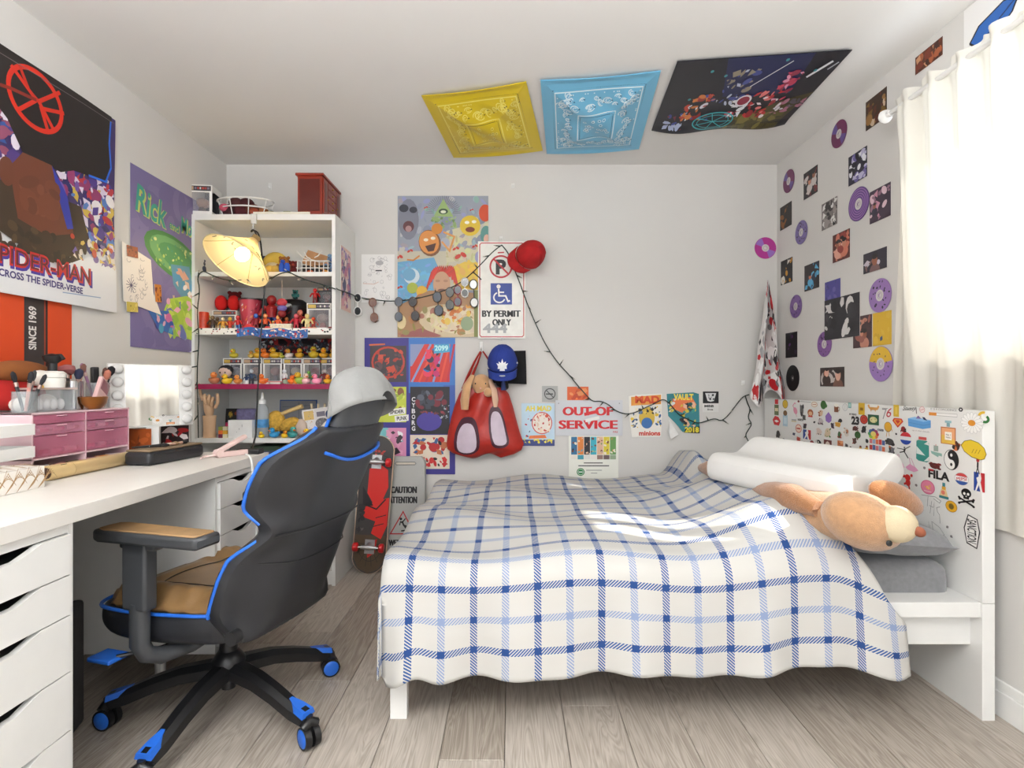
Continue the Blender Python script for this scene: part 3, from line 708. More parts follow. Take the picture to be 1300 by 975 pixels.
# ---------------------------------------------------------------- toy builders
PLA = dict(rough=.35)
def duck(label, px, Y, z, h, body, beak=(232,120,30), head=None, rz=None, group=None):
    """rubber duck of height h standing on z"""
    global _dk
    if rz is None: rz = math.radians(R.uniform(-140, -40))
    B, K, H = cmat(body, .35), cmat(beak, .4), cmat(head or body, .35)
    if '_dk' not in globals() or _dk is None:
        d = thing('rubber_duck', label, 'toy duck', (0,0,0))
        mb = MB(); mb.ell((0,0,.30), (.50,.40,.30), 16, 10); mb.ell((-.42,0,.46), (.16,.2,.13), 10, 6, None)
        mb.build('body', B, d); MB().ell((.0,.36,.36), (.25,.07,.15), 10, 6).ell((.0,-.36,.36), (.25,.07,.15), 10, 6).build('wing', B, d)
        MB().ell((.20,0,.76), (.27,.26,.25), 14, 9).build('head', H, d)
        MB().ell((.47,0,.72), (.13,.14,.05), 10, 6).ell((.45,0,.67), (.10,.11,.03), 10, 6).build('bill', K, d)
        for s in (-1, 1): MB().ell((.37,.15*s,.84), (.045,.045,.055), 8, 6).build('eye', BLACK, d)
        _dk = d; d.location = (X_(px, Y), Y, z); d.rotation_euler = (0,0,rz); d.scale = (h,)*3
        if group: d['group'] = group
        return d
    return dup(_dk, label, (X_(px, Y), Y, z), rz, h, {'body': B, 'wing': B, 'head': H, 'bill': K}, group)
_dk = None
_fig = None
def figure(label, px, Y, z, h, top, leg, head, rz=None, cat='toy figure'):
    global _fig
    if rz is None: rz = R.uniform(-.5, .5)
    T, L_, H = cmat(top, .4), cmat(leg, .4), cmat(head, .4)
    loc = (X_(px, Y), Y, z)
    if _fig is None:
        d = thing('toy_figure', label, cat, loc, rz, scale=h)
        for s in (-1, 1):
            MB().tube([(.09*s,-.02,.02),(.09*s,0,.2),(.07*s,0,.42)], [.075,.06,.075], 10).ell((.09*s,-.05,.03), (.06,.10,.03), 8, 6).build('leg', L_, d)
            MB().tube([(.15*s,0,.68),(.26*s,-.01,.56),(.31*s,-.06,.42)], [.055,.05,.045], 9).build('arm', T, d)
        MB().tube([(0,0,.38),(0,0,.5),(0,0,.66),(0,0,.73)], [.13,.13,.17,.08], 12).build('torso', T, d)
        MB().ell((0,0,.86), (.13,.13,.14), 14, 10).build('head', H, d)
        _fig = d; return d
    return dup(_fig, label, loc, rz, h, {'leg': L_, 'arm': T, 'torso': T, 'head': H})
_bear = None
def plush(label, px, Y, z, h, body, belly, rz=None):
    global _bear
    if rz is None: rz = R.uniform(-.5, .5)
    Bm, C = cmat(body, .9), cmat(belly, .9); loc = (X_(px, Y), Y, z)
    if _bear is None:
        d = thing('plush_toy', label, 'plush toy', loc, rz, scale=h)
        MB().ell((0,0,.32), (.30,.26,.32), 14, 10).build('body', Bm, d); MB().ell((0,-.04,.74), (.27,.25,.25), 14, 10).build('head', Bm, d)
        MB().ell((0,-.25,.68), (.13,.1,.1), 10, 8).build('snout', C, d)
        for s in (-1, 1):
            MB().ell((.21*s,0,.93), (.09,.06,.09), 10, 8).build('ear', Bm, d); MB().ell((.30*s,-.12,.40), (.10,.14,.18), 10, 8).build('arm', Bm, d)
            MB().ell((.18*s,-.27,.11), (.11,.18,.11), 10, 8).build('leg', C, d); MB().ell((.1*s,-.275,.78), (.025,.02,.03), 8, 6).build('eye', BLACK, d)
        _bear = d; return d
    return dup(_bear, label, loc, rz, h, {'body': Bm, 'head': Bm, 'ear': Bm, 'arm': Bm, 'snout': C, 'leg': C})
def winbox(label, px, Y, z, w_, h, d_, frame=(236,234,230), inner=(60,58,66), fig=((150,40,40),(40,50,110),(190,150,130)), rz=0., seed=1, title=True):
    t = thing('boxed_figurine', label, 'boxed toy', (X_(px, Y), Y, z), rz)
    c = cmat(frame, .5); b = MB(); e = w_*.09
    b.box(-w_/2, w_/2, d_/2-.002, d_/2, 0, h).box(-w_/2, w_/2, -d_/2, d_/2-.002, 0, .003).box(-w_/2, w_/2, -d_/2, d_/2-.002, h-.003, h).box(-w_/2, -w_/2+.002, -d_/2, d_/2, .003, h-.003)
    b.box(w_/2-.002, w_/2, -d_/2, d_/2, .003, h*.12).box(w_/2-.002, w_/2, -d_/2, d_/2, h*.8, h-.003).box(w_/2-.002, w_/2, d_/2-.025, d_/2, h*.12, h*.8)
    b.box(-w_/2, w_/2, -d_/2-.002, -d_/2, h*.76, h).box(-w_/2, w_/2, -d_/2-.002, -d_/2, 0, h*.13).box(-w_/2, -w_/2+e, -d_/2-.002, -d_/2, h*.13, h*.76).box(w_/2-e, w_/2, -d_/2-.002, -d_/2, h*.13, h*.76)
    b.build('carton', c, t, smooth=False)
    MB().box(-w_/2+.003, w_/2-.003, d_/2-.006, d_/2-.003, .004, h-.004).build('backing_card', cmat(inner, .6), t, smooth=False)
    MB().box(-w_/2+e, w_/2-e, -d_/2-.001, -d_/2-.0004, h*.13, h*.76).build('window_film', clear('box_film', (215,215,222), .16), t, smooth=False)
    f = MB().ell((0,0,h*.50), (w_*.27,d_*.27,h*.17), 12, 8).build('figurine', cmat(fig[2], .4), t)
    MB().tube([(0,0,.004),(0,0,h*.2),(0,0,h*.36)], [w_*.17,w_*.15,w_*.1], 10).build('figurine_body', cmat(fig[0], .4), t)
    cv = Cv(100, 100); R2 = random.Random(seed)
    cv.rect(5, 4, 38, 20, R2.choice([(196,160,70),(150,140,130),(206,176,90)])); cv.rect(38, 4, 94, 20, R2.choice([(40,36,44),(70,66,84),(38,38,42)]))
    cv.scat(40, 5, 93, 19, [(220,216,210),(180,60,50),(200,190,170)], 9, 2, 5, seed); cv.rect(4, 90, 60, 97, (60,52,60))
    a = bpy.data.objects.new('print_frame', None)
    p = MB().box(-w_/2, w_/2, -h/2, h/2, -.0002, 0).build('front_print', c, t, smooth=False) if False else None
    bpy.data.objects.remove(a)
    e_ = MB().box(-w_*.46, w_*.46, -d_/2-.0026, -d_/2-.002, h*.80, h*.965).build('title_band', cmat((58,54,60), .5), t, smooth=False)
    MB().box(-w_*.44, -w_*.12, -d_/2-.0030, -d_/2-.0026, h*.825, h*.94).build('title_block', cmat(R2.choice([(196,160,70),(206,176,90),(180,150,120)]), .5), e_, smooth=False)
    R3 = random.Random(seed+9)
    x = -w_*.08
    while x < w_*.42:
        ww = R3.uniform(.03, .09)*w_; MB().box(x, x+ww, -d_/2-.0030, -d_/2-.0026, h*.85, h*.92).build('title_mark', cmat(R3.choice([(214,210,204),(176,60,52),(120,110,130)]), .5), e_, smooth=False); x += ww+w_*.025
    return t
# ---------------------------------------------------------------- on top of the bookcase
winbox('white window box with a brown haired figurine on the bookcase top', 257, 3.10, BZ+.001, .155, .165, .13, inner=(44,44,48), fig=((90,70,60),(40,40,40),(150,110,84)), rz=.12, seed=3)
gb = thing('wire_basket', 'white wire basket of dark red bundles on the bookcase top', 'basket', (X_(312, 3.14), 3.14, BZ))
wm = cmat((232,230,226), .4)
for z, sc in ((.004,.8),(.06,.92),(.105,1.)): MB().tube([(.155*sc*math.cos(q), .09*sc*math.sin(q), z) for q in [2*PI*i/28 for i in range(28)]], .0045, 6, True).build('hoop', wm, gb)
for i in range(9):
    q = 2*PI*i/9+.2; MB().tube([(.124*math.cos(q), .072*math.sin(q), .004), (.143*math.cos(q), .083*math.sin(q), .06), (.155*math.cos(q), .09*math.sin(q), .105)], .003, 6).build('wire', wm, gb)
for i, (x, y, z, c, r) in enumerate(((-.08,-.01,.05,(70,34,38),.048),(-.02,.0,.05,(90,30,34),.05),(.05,-.01,.052,(120,60,40),.045),(.095,.0,.05,(176,110,70),.034),(-.10,-.04,.06,(206,90,110),.028),(0,.01,.094,(76,28,32),.045),(-.055,.0,.098,(86,44,44),.04),(.06,-.03,.04,(160,70,44),.03))):
    tag(MB().ell((0,0,0), (r, r*.9, r*.8), 12, 8).build('fabric_bundle', cmat(c, .8, bump=.3, bscale=60)), ['dark plum','deep red','russet','tan','pink','maroon topmost','brown topmost','rust'][i]+' soft bundle in the wire basket on the bookcase', 'soft bundle').location = (X_(312, 3.14)+x, 3.14+y, BZ+z)
tr = thing('flat_tray', 'flat pale tray of yellow packets beside the red cabinet', 'tray', (X_(362, 3.08), 3.08, BZ))
MB().box(-.155, .155, -.05, .05, 0, .006).box(-.155, .155, -.05, -.046, .006, .016).build('tray_base', cmat((228,222,206), .6), tr, smooth=False)
for i in range(6): MB().box(-.14+.047*i, -.10+.047*i, -.03, .03, .006, .022+.004*(i % 2)).build('packet', cmat(((196,170,60),(150,140,90),(206,120,50),(120,130,80),(190,160,60),(160,90,50))[i], .5), tr, smooth=False, bevel=.002)
RED = mat('red_stained_wood', (134,38,18), .35, var=.2, scale=9)
cb_ = thing('jewellery_cabinet', 'red stained wooden jewellery cabinet on the bookcase top', 'cabinet', (X_(405, 3.2), 3.205, BZ))
MB().box(-.068, .068, -.15, .15, .012, .222).build('body', RED, cb_, smooth=False, bevel=.003)
MB().box(-.078, .078, -.16, .16, .222, .236).build('top', RED, cb_, smooth=False, bevel=.003); MB().box(-.074, .074, -.155, .155, 0, .012).build('base', RED, cb_, smooth=False, bevel=.003)
for y0, y1 in ((-.142, -.075), (.075, .142)):
    d = MB().box(.068, .075, y0, y1, .02, .214).build('door', RED, cb_, smooth=False, bevel=.002)
    MB().box(.075, .0765, y0+.016, y1-.016, .04, .195).build('door_panel', mat('dark_red_panel', (92,24,12), .3), d, smooth=False); MB().ell((.079, y0+.006 if y0 > 0 else y1-.006, .11), (.004,.004,.004), 8, 6).build('knob', mat('brass', (180,140,60), .3, 1.), d)
for i in range(5):
    d = MB().box(.068, .075, -.07, .07, .02+.0395*i, .056+.0395*i).build('drawer', RED, cb_, smooth=False, bevel=.002); MB().ell((.079,0,.038+.0395*i), (.005,.005,.005), 8, 6).build('knob', mat('brass', (180,140,60), .3, 1.), d)
MB().box(-.055, .055, -.153, -.15, .03, .205).build('side_panel', mat('dark_red_panel', (92,24,12), .3), cb_, smooth=False)
# ---------------------------------------------------------------- hanging lamp
lc = V((X_(300, 2.86), 2.86, 1.1+155.5*2.86/F)); ax = V((-.315,-.52,-.79)).normalized()
lp = thing('hanging_lamp', 'lit conical paper shade lamp hanging from the bookcase top', 'lamp', lc)
q = ax.to_track_quat('-Z', 'Y').to_matrix().to_4x4()           # local -z points out of the opening
def paper():
    m = mat('inked_rice_paper', (238,222,176), .8, var=.04, scale=12); nt = m.node_tree; t = nt.nodes.new('ShaderNodeBsdfTranslucent'); t.inputs[0].default_value = lin((255,226,160))+(1,); x = nt.nodes.new('ShaderNodeMixShader'); x.inputs[0].default_value = .5
    nt.links.new(nt.nodes['Principled BSDF'].outputs[0], x.inputs[1]); nt.links.new(t.outputs[0], x.inputs[2]); nt.links.new(x.outputs[0], nt.nodes['Material Output'].inputs['Surface']); return m
def cone(u, v): a = 2*PI*u; r = .176*(v**1.25)*.93+.012; return tuple(q @ V((r*math.cos(a), r*math.sin(a), .185*(1-v))))
PAP = paper()
MB().grid(40, 14, cone).build('lamp_shade', PAP, lp, angle=180)
MB().tube([q @ V((.176*math.cos(2*PI*i/40), .176*math.sin(2*PI*i/40), 0)) for i in range(40)], .0028, 6, True).build('rim', cmat((226,208,160), .7), lp)
for i in range(6): MB().tube([V(cone(i/6, v/10))*.985 for v in range(11)], .0014, 5).build('rib', cmat((176,140,80), .7), lp)
R = random.Random(8)
for i in range(16):
    u0, v0 = R.random(), R.uniform(.45, .92); pts = [V(cone(u0+.012*k*R.uniform(.5,1), min(.98, v0+R.uniform(-.03,.03))))*1.008 for k in range(4)]
    MB().tube(pts, .0016, 5).build('ink_mark', cmat((96,90,86), .7), lp)
    MB().tube([V(p)*.972 for p in pts], .0016, 5).build('ink_mark', cmat((110,100,86), .7), lp)
MB().cyl(q @ V((0,0,.19)), q @ V((0,0,.09)), .022, n=14).build('socket', cmat((170,140,90), .6), lp)
MB().ell((0,0,.055), (.036,.036,.04), 16, 12, q).build('bulb', mat('lit_bulb', (255,236,196), .4, emit=14.), lp)
pl_ = bpy.data.lights.new('bulb_light', 'POINT'); pl_.energy = 1.6; pl_.color = (1, .84, .56); pl_.shadow_soft_size = .036
po = bpy.data.objects.new('bulb_light', pl_); COL.objects.link(po); po.parent = lp; po.location = q @ V((0,0,.008))
hk = V((X_(322, 3.0), 3.005, 1.1+(487.5-283)*3.0/F))-lc; tp = q @ V((0,0,.195))
MB().tube(smooth_pts([tp, tp+V((-.03,.02,.05)), hk+V((-.02,0,-.05)), hk+V((0,0,-.035)), hk+V((.03,0,-.06)), hk+V((.055,-.02,-.2)), hk+V((.07,-.03,-.36))], 2, False), .0042, 8).build('lamp_cord', BLACK, lp)
MB().box(-.014, .014, -.006, .004, -.005, .05, Matrix.Translation(hk)).tube([hk+V((0,-.006,.0)), hk+V((0,-.016,-.02)), hk+V((0,-.008,-.036)), hk+V((0,.0,-.03))], .003, 6).build('adhesive_hook', clear('clear_hook', (240,240,240), .6), lp)
e0 = hk+V((.07,-.03,-.36)); e1 = V((X_(323, 2.42), 2.40, .80))-lc
MB().tube([e0, V((X_(331, 2.97), 2.97, 1.35))-lc, V((X_(327, 2.94), 2.94, 1.05))-lc, V((X_(325, 2.8), 2.8, .85))-lc, e1+V((0,0,.018))], .0042, 8).build('lamp_cord', BLACK, lp)
sk = MB().box(-.05, .05, -.025, .025, 0, .022).build('power_strip', BLACK, bevel=.004); tag(sk, 'black power strip at the far end of the desk', 'power strip'); sk.location = (X_(318, 2.39), 2.385, DZ)
# ---------------------------------------------------------------- shelf one
plush('navy plush toy half hidden behind the hanging lamp', 336, 3.3, SH[1], .15, (60,58,84), (90,60,60))
plush('small dark grey toy at the far corner behind the lamp', 256, 3.12, SH[1], .085, (80,82,96), (190,190,196))
yp = thing('yellow_round_cushion', 'round yellow face shaped plush on the upper shelf', 'plush toy', (X_(350, 3.22), 3.22, SH[1]))
MB().ell((0,0,.075), (.078,.05,.078), 18, 12).build('body', cmat((216,186,84), .9), yp); MB().ell((.0,-.045,.055), (.045,.02,.03), 10, 8).build('patch', cmat((226,214,180), .9), yp)
plush('brown plush toy wearing a blue skirt on the upper shelf', 361, 3.12, SH[1], .105, (150,96,46), (40,80,190))
bs = thing('bolster_toy', 'blue ribbed soft block standing on the upper shelf edge', 'soft toy', (X_(361, 3.05), 3.05, SH[1]))
for i in range(2): MB().tube([(-.014+.029*i,0,.0),(-.014+.029*i,0,.014),(-.014+.029*i,0,.035),(-.014+.029*i,0,.052)], [.012,.015,.015,.011], 12).build('lobe', cmat((38,84,190), .8), bs)
plush('dark red plush toy beside the wire crate', 372, 3.14, SH[1], .085, (110,32,30), (150,60,50))
for i, (px, c) in enumerate(((343, (206,176,90)), (350, (190,160,80)))): tag(MB().ell((0,0,.022), (.034,.03,.022), 12, 8).build('soft_ball', cmat(c, .9)), ['flattened yellow soft ball nearer the lamp','ochre soft ball below the round yellow plush'][i], 'soft toy').location = (X_(px, 3.07+.0*i), 3.07, SH[1])
wc = thing('wire_crate', 'white wire crate holding a tipped rack on the upper shelf', 'wire crate', (X_(401, 3.14), 3.14, SH[1]))
for i in range(8): MB().tube([(-.085+.0243*i,-.05,.003),(-.085+.0243*i,-.05,.075)], .0026, 6).build('bar', wm, wc)
for z in (.003, .075, .035):
    MB().tube([(-.09,-.05,z),(.09,-.05,z),(.09,.05,z),(-.09,.05,z)], .0026, 6, True).build('hoop', wm, wc)
MB().box(-.085, .085, .0, .045, .004, .06).build('liner', BLACK, wc, smooth=False)
MB().box(-.075, .075, -.002, .002, 0, .09, RM(-20, 18, 0, (-.01,.0,.05))).build('cork_board', cmat((186,140,100), .8), wc, smooth=False)
for a in ((-.10,.135,-.03,.085),(-.06,.13,-.02,.09),(-.03,.09,.09,.075),(0,.10,.045,.135)): MB().tube([(a[0],-.02,a[1]),((a[0]+a[2])/2,-.03,(a[1]+a[3])/2-.01),(a[2],-.03,a[3])], .0035, 6).build('loose_rod', wm, wc)
for i, c in enumerate(((214,96,40),(214,150,70))): MB().ell((-.02+.085*i,-.035,.014), (.02,.012,.012), 10, 6).build('soft_ball', cmat(c, .8), wc)
plush('pale blue plush toy squeezed at the end of the upper shelf', 424, 3.17, SH[1], .13, (120,160,200), (90,120,170))
# ---------------------------------------------------------------- shelf two: red toys
S2 = SH[2]
winbox('white window box under the red plush gloves', 292, 3.26, S2, .14, .13, .12, inner=(90,90,96), fig=((60,50,50),(0,0,0),(110,90,84)), seed=5)
g = thing('plush_gloves', 'pair of red plush gloves resting on a white window box', 'plush gloves', (X_(290, 3.24), 3.24, S2+.131))
for s in (-1, 1): MB().ell((.037*s,-.01,.045), (.034,.034,.046), 14, 10).build('glove', cmat((206,24,22), .9), g)
plush('dark red plush cushion behind the red gloves', 298, 3.335, S2+.131, .13, (120,24,26), (180,180,184))
def tub(label, px, Y, z, r0, r1, h, c, rim, seed, pal):
    t = thing('drinks_tub', label, 'tub', (X_(px, Y), Y, z))
    MB().lathe([(0,0),(r0,0),(r1,h),(r1-.004,h),(r0-.004,.006),(0,.006)], 28).build('tub_wall', cmat(c, .35), t); MB().lathe([(r1-.006,h-.004),(r1+.003,h-.004),(r1+.003,h+.004),(r1-.006,h+.004)], 28).build('rim', cmat(rim, .4), t)
    rr = random.Random(seed)
    for i in range(16):
        a = rr.uniform(-2.7, -.45); zz = rr.uniform(.1, .88)*h; r = r0+(r1-r0)*zz/h+.0006; w_ = rr.uniform(.06, .22); hh = rr.uniform(.006, .02)
        MB().add([(r*math.cos(a+w_*k), r*math.sin(a+w_*k), zz+hh*s+.01*k) for k, s in ((-1,0),(0,-.6),(1,0),(0,.6))], [(0,1,2,3)]).build('printed_fleck', cmat(rr.choice(pal), .4), t, smooth=False)
    return t
tub('pink and red printed tub standing among the red toys', 318, 3.17, S2, .042, .062, .185, (176,52,72), (40,30,34), 2, [(214,110,120),(220,206,214),(130,30,50),(206,120,70)])
tub('tall black tub behind the pink tub', 333, 3.29, S2, .05, .065, .2, (28,26,30), (40,44,42), 5, [(60,60,66),(120,30,34)])
tub('wide black tub with a red band among the red toys', 374, 3.26, S2, .072, .085, .15, (34,22,24), (24,24,26), 7, [(150,26,30),(120,20,24),(190,186,188)])
t_ = thing('striped_lid', 'domed black lid with grey oval patch on the wide tub', 'lid', (X_(374, 3.26), 3.26, S2+.155))
MB().lathe([(.086,0),(.08,.02),(.05,.042),(0,.05)], 28).build('dome', cmat((26,24,26), .5), t_); MB().ell((-.01,-.078,.0), (.03,.012,.014), 12, 8).build('oval_patch', cmat((186,186,188), .5), t_)
plush('small teal toy perched on the wide black tub lid', 375, 3.27, S2+.205, .055, (58,128,124), (40,60,60))
figure('tall figure in red top and blue legs among the tubs', 345, 3.12, S2, .205, (150,26,30), (32,50,120), (150,26,30), .1)
figure('dark red and black figure beside the wide tub', 389, 3.25, S2, .17, (76,22,26), (28,30,56), (60,20,24))
k = thing('hanging_charm', 'red white and blue charm dangling on a string under the shelf', 'charm', (X_(358, 3.06), 3.06, 1.50))
MB().tube([(0,0,.17),(0,0,.06)], .0012, 5).build('string', cmat((206,176,150), .8), k); MB().ell((0,0,.05), (.03,.02,.022), 10, 8).build('upper_bead', cmat((200,60,70), .5), k); MB().ell((0,0,.018), (.028,.02,.018), 10, 8).build('middle_bead', cmat((110,100,170), .5), k); MB().ell((0,0,-.012), (.024,.02,.02), 10, 8).build('lower_bead', cmat((130,26,30), .5), k)
winbox('large white window box at the end of the red toy shelf', 410, 3.17, S2, .135, .158, .13, inner=(120,104,104), fig=((150,50,50),(0,0,0),(150,124,116)), seed=11)
winbox('small black window box stacked on the large white one', 415, 3.2, S2+.16, .085, .095, .07, frame=(34,32,36), inner=(60,56,60), fig=((120,30,40),(0,0,0),(110,60,64)), seed=12)
figure('red toy bust standing on the large window box', 400, 3.13, S2+.16, .085, (190,30,26), (120,20,22), (206,28,24))
tn = MB().lathe([(0,0),(.03,0),(.03,.10),(.027,.105),(0,.105)], 18).build('red_tin', mat('red_tin_paint', (180,52,28), .35, var=.3, scale=24)); tag(tn, 'red and orange tin at the far end of the red toy shelf', 'tin').location = (X_(258, 3.09), 3.09, S2)
fr = [('small yellow capped figure beside the red tin',264,.095,(200,150,50),(150,60,30),(206,176,80)),('brown and black figure near the red tin',270,.085,(70,50,40),(30,28,30),(110,90,60)),
      ('camouflage brown figure with cream feet',276,.08,(110,84,50),(206,180,140),(90,70,50)),('golden figure with pale cape',283,.075,(200,140,50),(206,170,90),(226,206,170)),('orange and yellow figure mid row',292,.08,(206,70,40),(180,60,40),(220,180,60)),
      ('red headed figure in blue trousers',302,.085,(190,40,44),(60,110,180),(196,60,64)),('blue capped figure before the pink tub',325,.10,(150,40,50),(120,36,44),(60,100,180)),
      ('orange and black block figure before the black tub',337,.095,(206,84,40),(30,28,32),(220,140,90)),('tan figure with round head beside the cream box',347,.06,(206,150,60),(190,120,40),(220,190,110)),
      ('orange figure standing behind the cream box',353,.085,(214,90,50),(200,70,40),(226,150,80)),('rust figure standing behind the cream box',364,.08,(190,60,44),(150,40,40),(206,120,60)),
      ('crimson figure leaning by the wide tub',376,.095,(190,36,56),(170,30,48),(206,90,100)),('dark red figure with raised head',381,.12,(150,40,34),(60,24,24),(196,110,90)),
      ('slim cream giraffe coloured figure',390,.095,(228,214,150),(222,204,150),(226,200,130)),('orange red mask headed figure beside the big window box',398,.08,(190,50,34),(160,40,30),(214,80,40))]
for i, (l, px, h, a, b, c) in enumerate(fr): figure(l, px, 3.075 if i % 2 else 3.105, S2, h, a, b, c)
def car(label, px, Y, z, L_, c, rz=0.):
    t = thing('toy_car', label, 'toy car', (X_(px, Y), Y, z), rz)
    MB().prism([(-.5,.10),(-.48,.26),(-.28,.30),(-.16,.44),(.14,.44),(.28,.30),(.48,.24),(.5,.10)], -.2, .2, Matrix.Diagonal((L_,L_,L_,1)) @ Matrix.Rotation(PI/2, 4, 'X')).build('body', cmat(c, .3), t, bevel=.002)
    for x in (-.3, .3):
        for y in (-.2, .2): MB().cyl((x*L_, (y-.03)*L_, .1*L_), (x*L_, (y+.03)*L_, .1*L_), .1*L_, n=12).build('wheel', BLACK, t)
car('red toy car parked before the pink tub', 317, 3.055, S2, .075, (196,36,36), .1); car('small red toy car before the black tub', 340, 3.05, S2, .05, (200,40,44), -.2); car('dark red toy car at the shelf end', 419, 3.055, S2, .045, (130,24,30), .5)
cbx = thing('cream_box', 'low cream box with speckled sides holding small figures', 'box', (X_(358, 3.07), 3.07, S2)); MB().box(-.058, .058, -.022, .022, 0, .034).build('carton', mat('speckled_card', (226,214,190), .6, var=.2, scale=90), cbx, smooth=False, bevel=.002); MB().box(-.06, .06, -.024, .024, .030, .036).build('lid', cmat((232,226,210), .6), cbx, smooth=False, bevel=.001)
for i, (px, c) in enumerate(((386, (206,70,60)), (393, (220,120,90)), (399, (214,150,120)))): tag(MB().ell((0,0,.009), (.016,.011,.009), 10, 7).build('toy_bead', cmat(c, .4)), ['red','salmon','peach'][i]+' toy bead at the front of the red toy shelf', 'bead').location = (X_(px, 3.04), 3.04, S2)
# ---------------------------------------------------------------- shelf three: boxes and ducks
S3 = SH[3]; R = random.Random(12)
bxs = [(300,(70,70,90),(120,120,128)),(325,(96,90,90),(150,120,110)),(350,(110,96,90),(120,70,60)),(375.5,(70,62,60),(150,140,120)),(400,(110,104,100),(120,40,46)),(421,(90,60,64),(150,110,110))]
wl = ['first','second','third','fourth','fifth','sixth']
for i, (px, inn, fg) in enumerate(bxs): winbox(wl[i]+' white window box from the wall in the duck shelf row', px, 3.235, S3, .108, .150, .085, inner=inn, fig=((50,46,60),(0,0,0),fg), seed=20+i)
dl = [(297,.055,(214,196,60),'yellow duck alone on the first window box'),(319,.045,(200,170,80),'dull yellow duck on the second window box'),(327,.06,(226,176,50),'golden duck on the second window box'),(337,.058,(230,120,40),'orange duck between the second and third boxes'),
      (349,.062,(232,184,50),'bright yellow duck on the third window box'),(358,.032,(200,196,80),'tiny lime yellow duck on the third window box'),(367,.055,(226,160,50),'yellow duck with pale body on the fourth window box'),(380,.058,(222,170,46),'amber duck on the fourth window box'),
      (398,.068,(214,184,54),'big yellow duck on the fifth window box'),(411,.06,(228,168,44),'deep yellow duck beside the big yellow duck'),(423,.055,(206,160,50),'darker yellow duck at the end of the box row')]
for px, h, c, l in dl: duck(l, px, 3.215, S3+.151, h, c if px != 367 else (226,214,210), head=c)
cvc = Cv(100, 22); cvc.rect(0, 0, 100, 22, (34,30,40)); cvc.scat(0, 0, 100, 22, [(120,26,34),(140,150,160),(70,84,96),(28,26,34),(160,40,44),(190,196,200),(50,60,80)], 260, 1.2, 4.2, 5, asp=3.5)
sheet('patterned_scarf', 'black red and grey patterned scarf slung under the toy shelf', 'scarf', 'back', (X_(378, 3.3), 3.325, S3+.225), .475, .105, cvc, t=.002, warp=lambda x, y: (x, y, .02*math.cos(y*26)+.006*math.sin(x*34+y*20)))
fd = [(272,.066,(186,110,70),(230,140,70),'brown duck with orange head at the front of the duck shelf'),(288,.055,(232,190,40),None,'bright yellow duck in front of the first window box'),(302,.05,(206,130,60),(230,150,70),'caramel duck in front of the first window box'),
      (334,.055,(236,120,44),None,'orange duck before the second window box'),(370,.048,(232,116,36),None,'orange duck before the fourth window box'),(381,.065,(150,176,70),(226,180,40),'green and yellow duck before the fourth window box'),
      (388,.058,(236,184,190),(240,214,190),'pale pink duck in a white dress'),(402,.055,(240,150,180),(236,130,160),'pink duck before the fifth window box'),(416,.052,(226,170,40),(226,130,40),'yellow duck with orange head near the shelf end'),(427,.055,(170,196,180),None,'pale green duck at the shelf end')]
for px, h, b, hd, l in fd: duck(l, px, 3.06, S3+.002, h, b, head=hd)
rd_ = thing('round_head_toy', 'round pale headed toy with black hair on the duck shelf', 'toy figure', (X_(286, 3.13), 3.13, S3)); MB().ell((0,0,.07), (.036,.03,.032), 14, 10).build('head', cmat((222,190,176), .5), rd_); MB().ell((0,.008,.08), (.04,.032,.03), 14, 10).build('hair', cmat((34,34,40), .6), rd_); MB().tube([(0,0,0),(0,0,.02),(0,0,.045)], [.022,.024,.014], 10).build('body', cmat((40,44,60), .5), rd_)
for s in (-1, 1): MB().ell((.014*s,-.03,.066), (.004,.003,.005), 8, 6).build('eye', BLACK, rd_)
figure('navy and white figure beside the caramel duck', 313, 3.08, S3, .06, (40,60,100), (226,222,226), (60,70,90)); figure('white and grey figure between boxes on the duck shelf', 319, 3.12, S3, .085, (60,80,110), (40,44,60), (190,196,204))
figure('white winged figure with red feet before the third box', 361, 3.09, S3, .085, (226,224,226), (150,30,34), (228,228,232)); figure('green and white figure before the fourth window box', 392, 3.10, S3, .075, (90,140,90), (220,210,190), (110,170,70)); figure('burgundy haired figure before the fifth window box', 412, 3.11, S3, .085, (120,40,46), (60,30,34), (200,190,186))
sb_ = thing('toy_skateboard', 'red toy skateboard on the duck shelf', 'toy skateboard', (X_(348, 3.055), 3.055, S3)); MB().prism([(-.05,-.01),(-.056,0),(-.05,.01),(.05,.01),(.056,0),(.05,-.01)], .012, .016).build('deck', cmat((200,50,40), .4), sb_)
for x in (-.032, .032): MB().cyl((x,-.011,.006), (x,.011,.006), .006, n=10).build('wheel', cmat((228,226,220), .4), sb_)
tag(MB().ell((0,0,.016), (.016,.016,.016), 12, 8).build('toy_ball', cmat((226,140,30), .4)), 'small orange ball beside the pale pink duck', 'ball').location = (X_(376, 3.05), 3.05, S3+.002)
tag(MB().ell((0,0,.013), (.014,.014,.013), 12, 8).build('toy_ball', cmat((150,170,150), .4)), 'small grey green ball beside the toy skateboard', 'ball').location = (X_(362, 3.045), 3.045, S3+.002)
